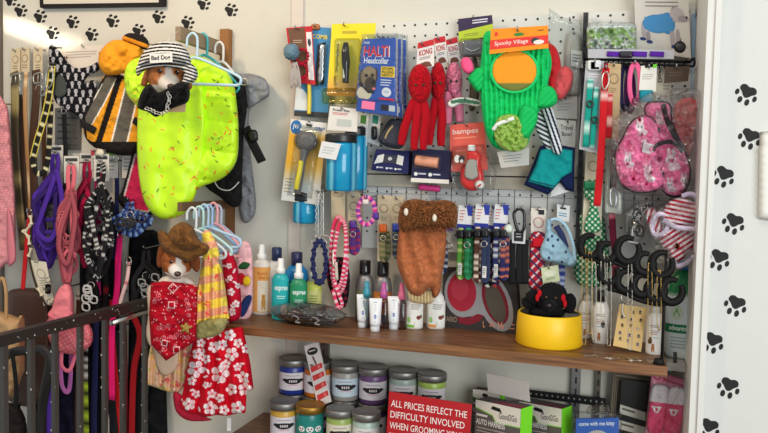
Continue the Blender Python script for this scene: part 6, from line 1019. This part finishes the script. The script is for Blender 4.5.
def wax(lab, x, lc, flc): bottle(lab, x, 322, [(8.5, 0), (9.5, 1.5), (9.5, 36), (8, 44), (5, 48)], (150, 150, 152), [(5.6, 0), (5.8, 1), (5.6, 13), (5, 13.5)], (24, 22, 24), 'steel', d=.05, lab_band=(10, 32, lc), deco=lambda mb, s: [oval(mb, s, a, b, .09, .13, c) for a, b, c in ((.3, .3, flc[0]), (.5, .6, flc[1]), (.7, .3, flc[2]), (.66, .72, flc[0]), (.3, .75, flc[2]))], capkey='gloss')
wax('silver spray can with black cap and olive label', 364, (120, 128, 100), [(96, 110, 90), (160, 160, 120), (80, 90, 90)]); wax('silver spray can with black cap and orange floral label', 382, (206, 130, 60), [(230, 170, 70), (170, 70, 110), (236, 200, 120)])
def perf(lab, x, y, c): bottle(lab, x, y, [(5.2, 0), (5.6, 1), (5.6, 26), (3, 30)], A(*c)*.12+A(222, 222, 222)*.88, [(3.6, 0), (3.8, 6), (2.6, 9), (2.2, 16)], c, 'tint', name='perfume_bottle', fn=None, d=on(x, y))
perf('small clear bottle with teal tapered cap', 366, 327, (60, 150, 170)); perf('small clear bottle with purple-pink tapered cap', 383, 328, (190, 90, 160)); perf('small clear bottle with rose pink cap behind the last tube', 401, 329, (226, 110, 150))
def tubeb(lab, x, y, h=33):
    t = T('lotion_tube', lab, 'lotion tube', 'white lotion tubes on the shelf'); d = on(x, y); m = mpp(x, y, d); b = P1(x, y, d); mb = MB(); n = 24; ty = math.atan2(EYE[0]-b[0], b[1]-EYE[1]); RZ = lambda X: b+(X-b)@np.array([[math.cos(ty), math.sin(ty), 0], [-math.sin(ty), math.cos(ty), 0], [0, 0, 1]]); a = np.arange(n)/n*2*math.pi; V = []; C = []
    for k, z in enumerate(np.linspace(6, h, 9)):
        f = (z-6)/(h-6); rx = 5.2+1.3*f; ry = 5.0*(1-f)**.7+.35; V.append(np.stack([b[0]+rx*m*np.cos(a), b[1]+ry*m*np.sin(a), np.full(n, b[2]+z*m)], 1)); C.append(np.tile(A(232, 234, 238), (n, 1)))
    mb.add(RZ(np.vstack(V)), quads(n, 9, 0, True)+[tuple(range(n))[::-1], tuple(range(8*n, 9*n))], np.vstack(C), 'satin')
    def g(u, v, off=0.0):
        f = 1-np.asarray(v); z = 6+f*(h-6); rx = 5.2+1.3*f; ry = 5.0*(1-f)**.7+.35; X = (np.asarray(u)-.5)*1.5; th = np.arcsin(np.clip(X, -1, 1)); return RZ(np.stack([b[0]+rx*m*np.sin(th), b[1]-ry*m*np.cos(th)-off-.0003, b[2]+z*m], 1))
    bars(mb, g, (.3, .12, .7, .17), 1, (170, 178, 196), .6); bars(mb, g, (.44, .22, .56, .5), 3, (190, 196, 210)); oval(mb, g, .5, .66, .13, .075, (70, 100, 180)); oval(mb, g, .5, .66, .05, .03, (214, 222, 240), .0011); bars(mb, g, (.36, .82, .64, .9), 2, (180, 186, 200)); t.part('tube', mb); mb = MB(); lathe(mb, x, y, d, [(4.4, 0), (4.6, .6), (4.7, 6.2)], (210, 214, 220), 'satin'); t.part('cap', mb)
tubeb('white lotion tube, first from the spray cans', 362.5, 327); tubeb('white lotion tube, second, standing slightly forward', 375, 331); tubeb('white lotion tube, third, beside the green-label bottles', 393.5, 329)
def wb(lab, x, c): bottle(lab, x, 328, [(8.5, 0), (9.3, 1.5), (9.3, 24), (7.5, 32), (5, 36)], (236, 236, 232), [(4.5, 0), (4.5, 6), (4, 7)], (236, 236, 232), lab_band=(2, 28, (238, 238, 234)), deco=lambda mb, s: (poly(mb, s, [(.12, .5), (.3, .5), (.52, .8), (.5, 1), (.12, 1)], c[0]), oval(mb, s, .27, .72, .08, .12, (150, 200, 120), .0014), box2(mb, s, (.12, .9, .5, 1), c[1], .0013), oval(mb, s, .68, .62, .1, .08, (130, 60, 50)), oval(mb, s, .8, .58, .06, .07, (110, 70, 60), .001), bars(mb, s, (.35, .12, .8, .35), 3, (110, 110, 110))))
wb('white bottle with green leaf label under the bear costume', 413.5, ((50, 120, 60), (120, 190, 70))); wb('white bottle with green and orange label beside the black box', 435.5, ((50, 110, 60), (226, 150, 70)))
# black cable bag
t = T('cable_bag', 'flat clear bag of black cords lying on the shelf', 'bag of cords'); mb = MB(); db = on(308, 325); rg = random.Random(7)
for k in range(6):
    q = [];
    for j in range(10): a = j/10*6.28+k; p = P1(308, 325, db); q.append(A(p[0]+(.085-.008*k)*math.cos(a)+rg.uniform(-.01, .01), p[1]+.022*math.sin(a)+rg.uniform(-.008, .008), ZS+.008+.007*k+rg.uniform(0, .012)))
    tube(mb, q, .0045, (34, 33, 36), 'plastic', 5, True, 7, world=True)
t.part('cord', mb); mb = MB(); p = P1(308, 325, db)
for dx in (-.03, .03): tube(mb, [(p[0]+dx-.012, p[1]-.026, ZS+.02), (p[0]+dx, p[1]-.03, ZS+.03), (p[0]+dx+.014, p[1]-.028, ZS+.022), (p[0]+dx+.004, p[1]-.03, ZS+.013), (p[0]+dx+.018, p[1]-.028, ZS+.01)], .0022, (222, 222, 224), 'metal', 5, world=True)
t.part('clip', mb); mb = MB(); rs = np.random.RandomState(2); sphere(mb, (p[0], p[1], ZS+.0335), (.125, .046, .033), (226, 226, 230), 'bag', 40, 20, dfn=lambda d: .97-.10*rs.rand(len(d))); t.part('bag', mb, 'clear plastic')
# black box with the red retractable lead
t = T('lead_box', 'black box picturing a large red and grey retractable lead', 'box'); d = on(480, 331); q = [(443, 268), (516, 270), (519, 335), (442, 327.5)]
mb = MB(); s = panel(mb, q, [d-.01, d+.006, d+.006, d-.01], .035, (58, 52, 50), side=(44, 40, 40)); t_ = s
oval(mb, s, .27, .40, .245, .40, (150, 148, 150)); oval(mb, s, .71, .52, .215, .46, (150, 148, 150), .0009, rot=-.22); poly(mb, s, [(.3, .05), (.66, .12), (.6, .75), (.3, .78)], (150, 148, 150), .0010); poly(mb, s, [(.2, .8), (.36, .8), (.48, .72), (.56, .74), (.5, .84), (.36, .92), (.24, .9)], (130, 26, 44), .0012); poly(mb, s, [(.44, .02), (.5, .2), (.56, .06)], (58, 52, 50), .0013)
oval(mb, s, .265, .385, .2, .32, (168, 34, 54), .0014); oval(mb, s, .24, .34, .12, .18, (184, 52, 70), .0017); oval(mb, s, .71, .50, .16, .37, (120, 24, 40), .0014, rot=-.22); oval(mb, s, .715, .53, .115, .31, (84, 76, 66), .0018, rot=-.22)
text(mb, s, 'VARIO', (.02, .80, .2, .89), (150, 130, 110), .0016); text(mb, s, 'L', (.545, .83, .57, .93), (226, 150, 120), .0016); text(mb, s, '5m', (.63, .82, .7, .91), (226, 150, 120), .0016); text(mb, s, '16', (.74, .81, .81, .93), (226, 150, 120), .0016); bars(mb, s, (.84, .84, .96, .96), 2, (190, 130, 110)); box2(mb, s, (.9, .05, .97, .16), (150, 150, 154)); t.part('box', mb)
# bowl and poodle
d = on(548, 341); b = P1(549.5, 341, d); m = mpp(548, 341, d); bc = A(b[0], -.118, ZS)
t = T('pet_bowl', 'big yellow dog bowl with dark steel lining', 'pet bowl'); mb = MB()
def lat(prof, col, key, n=48):
    a = np.arange(n)/n*2*math.pi; V = [np.stack([bc[0]+r*np.cos(a), bc[1]+r*np.sin(a), np.full(n, bc[2]+z)], 1) for r, z in prof]; k = len(prof); mb.add(np.vstack(V), quads(n, k, 0, True)+[tuple(range(n))[::-1], tuple(range((k-1)*n, k*n))], col, key, True)
RB = .0865; lat([(RB*.96, 0), (RB, .004), (RB*.985, .05), (RB*.96, .080), (RB*.93, .084), (RB*.88, .082), (RB*.86, .07)], (250, 200, 24), 'satin'); t.part('body', mb); mb = MB(); lat([(RB*.88, .0828), (RB*.86, .0835), (RB*.83, .077), (RB*.72, .03), (RB*.5, .012), (.001, .010)], (70, 70, 74), 'metal'); t.part('steel_lining', mb)
t = T('poodle_plush', 'black curly poodle plush with red ear ribbons lying in the yellow bowl', 'plush toy'); rs = np.random.RandomState(8); cu = lambda k: (lambda d_: 1+k*(np.sin(d_[:, 0]*22)*np.sin(d_[:, 1]*19+1)*np.sin(d_[:, 2]*21+2)))
BK = (24, 23, 26); mb = MB(); sphere(mb, bc+A(-.006, 0, .066), (.050, .046, .036), BK, 'fur', 48, 32, dfn=cu(.07)); t.part('body', mb); mb = MB(); sphere(mb, bc+A(.006, -.018, .126), (.040, .034, .038), BK, 'fur', 48, 32, dfn=cu(.10)); hd = t.part('head', mb); mb = MB(); sphere(mb, bc+A(.004, -.056, .112), (.017, .022, .014), BK, 'fur', 32, 20, dfn=cu(.06)); t.part('muzzle', mb, under=hd); mb = MB(); sphere(mb, bc+A(.004, -.078, .114), (.006, .004, .004), (60, 58, 60), 'gloss', 10, 8); t.part('nose', mb, under=hd)
for sx in (-1, 1): mb = MB(); sphere(mb, bc+A(.006+sx*.046, -.02, .114 if sx > 0 else .124), (.022, .016, .018) if sx < 0 else (.016, .014, .026), BK, 'fur', 32, 20, dfn=cu(.1)); t.part('ear', mb, under=hd); mb = MB(); sphere(mb, bc+A(.006+sx*.030, -.044, .138 if sx < 0 else .130), (.006, .005, .010), (190, 26, 36), 'cloth', 10, 8); sphere(mb, bc+A(.006+sx*.035, -.046, .126 if sx < 0 else .116), (.005, .004, .010), (190, 26, 36), 'cloth', 10, 8); t.part('ribbon', mb, 'red ribbon', under=hd)
for sx in (-1, 1): mb = MB(); sphere(mb, bc+A(.006+sx*.012, -.050, .130), [.0034]*3, (90, 60, 40), 'gloss', 8, 6); t.part('eye', mb, under=hd)
mb = MB(); sphere(mb, bc+A(-.052, .0, .105), (.022, .02, .018), BK, 'fur', 32, 20, dfn=cu(.1)); tube(mb, [bc+A(-.04, 0, .07), bc+A(-.05, 0, .10)], .008, BK, 'fur', 2, world=True); t.part('tail', mb)
# white grooming bottles right, earring card
def gb(lab, x, y, h, capc, d=None, capd=True): bottle(lab, x, y, [(7.4, 0), (8.2, 1.5), (8.2, h-8), (6, h-2), (4, h)], (232, 230, 226), [(4.4, 0), (4.6, 10), (4, 11)] if capd else [(4, 0), (3.6, 5), (2, 7)], capc, d=d, lab_band=(3, h-9, (230, 226, 222)), deco=lambda mb, s: (bars(mb, s, (.28, .1, .72, .2), 2, (110, 100, 96), .4), bars(mb, s, (.3, .28, .7, .44), 3, (150, 90, 90)), box2(mb, s, (.32, .5, .7, .53), (150, 190, 206)), dogpic(mb, s, .44, .86, .8, (170, 110, 70))))
gb('white grooming bottle beside the yellow bowl, half behind necklaces', 586, 338, 38, (222, 220, 216), None, False); gb('white grooming bottle with black cap before the earring card', 600, 343, 42, (28, 28, 30), None); gb('white grooming bottle at the shelf end, gold necklaces over it', 654, 354, 42, (222, 220, 216), None, False)
t = T('earring_card', 'gold card pinned with small charms leaning on the shelf', 'earring card'); d = on(627, 352); mb = MB(); s = panel(mb, [(619.5, 304), (647, 308), (641, 352), (613, 345.5)], [d-.04, d-.04, d, d], .0025, (222, 190, 130)); rs = random.Random(3)
t.part('card', mb); mb = MB()
for k in range(15):
    u, v = .18+.32*(k % 3)+rs.uniform(-.05, .05), .14+.17*(k//3)+rs.uniform(-.03, .03); c = rs.choice([(60, 50, 44), (90, 90, 100), (210, 206, 200), (70, 80, 140), (160, 120, 60)]); oval(mb, s, u, v, .035, .028, c, .003, 'metal', 10); poly(mb, s, [(u-.05, v+.03), (u+.06, v+.04), (u+.05, v+.052), (u-.05, v+.045)], c, .0025, 'metal')
t.part('charms', mb); mb = MB(); p = P1(625, 296, d-.01); ring(mb, 626, 297, d-.02, 5, .9, (206, 204, 200)); tube(mb, [(624, 302, d-.025), (622, 310, d-.02), (625, 318, d-.018)], .9, (190, 188, 186), 'metal', 4); t.part('key_ring', mb)
# green and white jug
zj = float(P1(680, 357, .10)[2]); xj = float(P1(680, 357, .1)[0])
struct('trim_4', (XR+.003, -.17, zj-.02), (xt-.002, -.0005, zj-.001), (150, 148, 146))
bottle('big white jug with green shoulder at the far end of the shelf', 681, 357, [(15, 0), (16, 2), (16, 60), (15, 66), (12, 80), (6, 88)], (206, 216, 214), [(6, 0), (6, 8), (5, 9)], (40, 110, 180), d=.10, sy=.6, name='shampoo_jug', cat='jug', fn=lambda a, h: (18, 120, 72) if h > 63 else (206, 218, 216), lab_band=(4, 62, (212, 220, 222)), deco=lambda mb, s: (box2(mb, s, (.0, .48, 1, .63), (30, 120, 76)), text(mb, s, 'advantage', (.2, .5, .74, .61), (226, 236, 230), .0013), oval(mb, s, .38, .28, .14, .13, (196, 210, 190)), poly(mb, s, [(.3, .34), (.38, .18), (.46, .34)], (120, 170, 110), .0013), bars(mb, s, (.6, .08, .86, .3), 4, (90, 130, 110)), bars(mb, s, (.25, .7, .8, .92), 4, (150, 170, 170))))
# ================================================================ LOWER SHELF
def jar(lab, x, ytop, d, r, wx, lc, h, z0, lid=(150, 148, 146), logo=(34, 30, 32), deco=None):
    t = T('candle_jar', lab, 'candle jar', 'candle jars on the lower shelf'); m = mpp(x, ytop+20, d); b = P1(x, ytop+20, d); to = EYE-b; a0 = math.atan2(to[1], to[0]); R = r*m
    def lt(mb, prof, col, key, n=32, fn=None):
        a = a0+np.arange(n)/n*2*math.pi; V = [np.stack([b[0]+q*np.cos(a), b[1]+q*np.sin(a), np.full(n, z0+z)], 1) for q, z in prof]; k = len(prof); mb.add(np.vstack(V), quads(n, k, 0, True)+[tuple(range(n))[::-1], tuple(range((k-1)*n, k*n))], col, key, True)
    hb = h*.80; mb = MB(); lt(mb, [(R*.9, 0), (R*.98, .003), (R*.98, hb*.9), (R*.93, hb*.97), (R*.9, hb)], wx, 'wax')
    def g(u, v, off=0.0):
        th = a0-np.radians((np.asarray(u)-.5)*-150); z = z0+hb*(.80-.62*np.asarray(v)); return np.stack([b[0]+(R*.98+off+.0006)*np.cos(th), b[1]+(R*.98+off+.0006)*np.sin(th), z], 1)
    U, V = np.meshgrid(np.linspace(0, 1, 16), A(0, 1)); mb.add(g(U.ravel(), V.ravel()), quads(16, 2), lc, 'paper')
    if deco: deco(mb, g)
    else:
        oval(mb, g, .5, .47, .24, .17, logo); oval(mb, g, .3, .42, .1, .09, logo, .0009); oval(mb, g, .7, .42, .1, .09, logo, .0009); 
        for k in range(4): box2(mb, g, (.40+k*.055, .40, .435+k*.055, .53), (214, 206, 206), .0014)
        box2(mb, g, (.36, .68, .66, .72), (220, 150, 170)); bars(mb, g, (.3, .14, .7, .24), 1, (150, 130, 150))
    t.part('jar', mb); mb = MB(); lt(mb, [(R*1.0, hb), (R*1.05, hb+.001), (R*1.05, h-.004), (R*1.02, h-.001), (R*.98, h), (R*.95, h-.002), (R*.1, h-.0022)], lid, 'steel'); t.part('lid', mb)
DB, DF = .075, .165
zt_b = float(P1(293, 357, DB)[2]); zt_f = float(P1(284, 400, DF)[2]); HJ = (zt_b-ZL)/2; HF = zt_f-ZL
WL = (222, 214, 220)
for x, y, wx, lab in ((293, 357, (40, 60, 140), 'dark blue candle jar, first in the upper row'), (318, 361, (206, 110, 40), 'orange candle jar behind the red and white toothbrush pack'), (345.5, 367, (160, 154, 150), 'grey candle jar with pale blue label in the upper row'), (373, 371, (104, 70, 116), 'purple candle jar in the upper row'), (403, 376, (160, 176, 168), 'pale sage candle jar behind the red sign'), (431.5, 380, (160, 186, 84), 'lime green candle jar, last in the upper row')):
    jar(lab, x, y, DB, 14.2, wx, (196, 212, 222) if x == 345.5 else WL, HJ-.0006, ZL+HJ+.0003)
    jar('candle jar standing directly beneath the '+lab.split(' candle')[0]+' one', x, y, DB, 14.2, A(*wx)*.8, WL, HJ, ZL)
jar('yellow candle jar, front row at the shelf end', 284, 400, DF, 14, (206, 160, 60), WL, HF, ZL)
def pups(mb, s):
    for k in range(3): oval(mb, s, .26+k*.24, .45, .1, .16, (226, 226, 224)); oval(mb, s, .22+k*.24, .42, .025, .04, (30, 30, 30), .0012); oval(mb, s, .30+k*.24, .42, .025, .04, (30, 30, 30), .0012); oval(mb, s, .26+k*.24, .54, .03, .03, (30, 30, 30), .0012)
    poly(mb, s, [(.75, .3), (1, .2), (1, 1), (.7, 1)], (110, 80, 150), .0005)
jar('teal candle jar with gold lid and puppy faces, front row', 310, 404, DF, 14, (26, 120, 116), (30, 126, 120), HF, ZL, (170, 130, 60), deco=pups)
jar('green candle jar with silver lid, front row middle', 340, 409, DF, 14, (150, 170, 90), (216, 210, 190), HF, ZL)
jar('pale mint candle jar, front row beside the red sign', 366, 414, DF, 14, (170, 190, 180), (216, 216, 214), HF, ZL)
t = T('toothbrush_pack', 'red and white striped narrow pack leaning on the candle jars', 'toothbrush pack'); mb = MB(); s = panel(mb, [(304, 346), (318, 342), (331, 402), (318, 407)], [.115, .115, .128, .128], .006, (222, 214, 212)); oval(mb, s, .5, .12, .38, .06, (40, 34, 36)); bars(mb, s, (.25, .1, .75, .14), 1, (206, 200, 200), .5, off=.0012)
for v in (.36, .5, .66, .82): poly(mb, s, [(.1, v), (.95, v-.02), (.95, v+.06), (.1, v+.09)], (206, 60, 60)); oval(mb, s, .7, v+.03, .12, .03, (226, 110, 110), .0012)
poly(mb, s, [(.36, .2), (.5, .2), (.62, .34), (.5, .36)], (120, 96, 90)); t.part('pack', mb); 
# red price sign
SG = [(389.2, 391.5), (472, 404.6), (467, 480), (384, 467)]; t = T('price_sign', 'red engraved sign with white capital lettering about grooming prices', 'sign'); mb = MB(); s = panel(mb, SG, [.235, .215, .225, .245], .004, (176, 14, 26), 'satin', side=(150, 14, 24)); t.part('plate', mb); mb = MB(); WH = (240, 226, 222)
text(mb, s, 'ALL PRICES REFLECT THE', (.035, .10, .95, .19), WH, bold=False); text(mb, s, 'DIFFICULTY INVOLVED', (.035, .245, .93, .335), WH, bold=False); text(mb, s, 'WHEN GROOMING YOUR', (.035, .39, .93, .48), WH, bold=False); text(mb, s, 'PET', (.035, .535, .155, .625), WH, bold=False); t.part('lettering', mb, 'white capital letters')
def hbox(lab, q, d, dd, grp, flap=None):
    t = T('harness_box', lab, 'box', grp); mb = MB(); s = panel(mb, q, d, .0006, (96, 88, 86), side=(96, 88, 86))
    poly(mb, s, [(0, .0), (1, .0), (1, .26), (.48, .26), (.40, .17), (0, .10)], (226, 218, 206)); poly(mb, s, [(0, .10), (.40, .17), (.48, .26), (1, .26), (1, .275), (.47, .275), (.39, .185), (0, .115)], (130, 200, 70), .0009)
    text(mb, s, 'Good2Go', (.54, .11, .93, .2), (120, 110, 110), .001); text(mb, s, 'AUTO HARNESS', (.03, .26, .68, .34), (232, 226, 222), .001); bars(mb, s, (.03, .19, .3, .235), 1, (220, 214, 210), .7); bars(mb, s, (.05, .38, .75, .52), 3, (170, 160, 156)); poly(mb, s, [(.4, .04), (.56, .055), (.6, .11), (.37, .09), (.36, .07)], (26, 24, 26), .0012); oval(mb, s, .5, .6, .16, .08, (150, 40, 80))
    f = s.q; nb = -s.nm*dd
    mb.add(np.vstack([f, f+nb]), [(4, 5, 6, 7), (3, 7, 4, 0), (2, 3, 7, 6)], (96, 88, 86), 'paper', False); mb.add(np.vstack([f[1], f[2], f[2]+nb, f[1]+nb]), [(0, 1, 2, 3)], (122, 224, 40), 'paper', False)
    tp = np.vstack([f[0], f[1], f[1]+nb, f[0]+nb]); mb.add(tp, [(0, 1, 2, 3)], (84, 78, 78), 'paper', False); tq = Q(np.vstack([f[0]+nb, f[1]+nb, f[1], f[0]])); tq.nm = A(0, 0, 1.); poly(mb, tq, [(.45, .55), (1, .5), (1, .98), (.3, .98)], (130, 40, 66), .0008); t.part('carton', mb)
    if flap: mb = MB(); panel(mb, flap[0], flap[1], .0012, (222, 212, 206)); t.part('flap', mb, 'open white flap')
hbox('dark carton behind the front harness box, only corner showing', [(473, 389), (500, 392), (498, 462), (471, 455)], [.06, .09, .09, .06], .03, 'green and grey harness boxes')
hbox('front grey and green harness box with its white flap standing open', [(476, 399.5), (521, 409), (518, 480), (473, 468)], [.14, .215, .215, .14], .05, 'green and grey harness boxes', ([(486.5, 373), (528, 381.5), (530, 402), (488, 392)], [.10, .17, .17, .10]))
hbox('second grey and green harness box, closed, beside the open one', [(519, 401), (562, 409), (560, 478), (517, 470)], [.09, .16, .16, .09], .045, 'green and grey harness boxes')
# blue kitty pack
t = T('harness_pack', 'blue cat harness pack in a thick clear shell', 'harness pack'); mb = MB(); s = panel(mb, [(576, 419), (619, 418), (619, 500), (574, 500)], .195, .006, (48, 92, 176)); text(mb, s, 'come with me kitty', (.07, .035, .9, .10), (220, 228, 240), .001); oval(mb, s, .5, .3, .34, .16, (176, 176, 160)); oval(mb, s, .5, .32, .26, .12, (120, 116, 100), .0011)
for u in (.36, .46, .56, .64): poly(mb, s, [(u, .22), (u+.03, .22), (u+.02, .4), (u-.01, .4)], (70, 66, 60), .0014)
t.part('card', mb); bubble(t, 571, 411, 622, 500, .19, .03, 3); mb = MB(); puff(mb, [(586, 410), (592, 405), (606, 404), (611, 409), (608, 414), (590, 415)], .2, .006, flat((236, 232, 226)), 'clear', 1.4, 2); t.part('hang_tab', mb)
# black frame with card slots
t = T('business_card_frame', 'dark ribbed frame holding black panel with white name strips', 'frame'); FQ = [(613, 367), (659, 374), (654, 460), (606, 460)]; mb = MB(); s = panel(mb, FQ, .04, .02, (92, 82, 72), 'paint')
for k in range(3): e = .03+.04*k; poly(mb, s, [(e, e), (1, e), (1, e+.02), (e+.02, e+.02), (e+.02, 1), (e, 1)], (130, 118, 104), .001+.001*k, 'paint')
t.part('frame', mb); mb = MB(); s = panel(mb, [(622, 379), (647, 383), (643, 460), (615, 460)], .063, .001, (14, 13, 14), 'satin'); t.part('black_panel', mb); mb = MB()
for v in (.31, .50, .69): poly(mb, s, [(.02, v), (1, v+.07), (1, v+.18), (.02, v+.11)], (210, 206, 196), .001); poly(mb, s, [(.1, v+.035), (.6, v+.07), (.6, v+.095), (.1, v+.06)], (110, 100, 90), .0014)
t.part('name_strips', mb)
# pink socks
t = T('dog_sock_pack', 'pink and white pair of dog socks in a clear bag', 'dog socks'); mb = MB(); s = panel(mb, [(652, 371), (694, 381), (688, 445), (644, 440)], .12, .0012, (236, 150, 180)); poly(mb, s, [(0, 0), (1, 0), (1, .08), (0, .06)], (226, 110, 150)); oval(mb, s, .14, .06, .1, .05, (214, 40, 110)); oval(mb, s, .14, .06, .05, .025, (236, 150, 180), .0012); poly(mb, s, [(.28, .06), (.95, .1), (.95, .14), (.28, .10)], (206, 50, 110), .0012); t.part('card', mb)
sk = lambda x, y: mix(mix(np.tile(A(226, 222, 226), (len(x), 1)), y-.12*(x-655) > 402, (226, 50, 110)), edist(x, y, np.array([(0, 0), (1, 0), (0, 1)], float)) < 0, (0, 0, 0))
for dx, dy in ((0, 0), (17, 3)):
    mb = MB(); puff(mb, [(653+dx, 385+dy), (668+dx, 387+dy), (668+dx, 402+dy), (665+dx, 424+dy), (660+dx, 434+dy), (650+dx, 433+dy), (646+dx, 424+dy), (649+dx, 404+dy)], .126, .014, sk, 'cloth', .7, 4); so = t.part('sock', mb); mb = MB(); s2 = panel(mb, [(652+dx, 406+dy), (662+dx, 407+dy), (658+dx, 413+dy), (654+dx, 412+dy)], .143, .001, (236, 226, 230)); oval(mb, s2, .5, .5, .2, .3, (210, 60, 80)); t.part('bow_patch', mb, under=so)
mb = MB(); puff(mb, [(651, 370), (695, 380), (689, 446), (643, 441)], .118, .035, flat((254, 252, 253)), 'bag', 2, 5, False, wr=.01, back=.05); t.part('bag', mb, 'clear plastic')
mb = MB(); strap(mb, [(675, 352, .17), (675, 362, .165), (673, 372, .16)], 3.5, (60, 60, 66)); solo('grey_strap', mb, 'grey strap end dangling past the shelf end', 'strap')
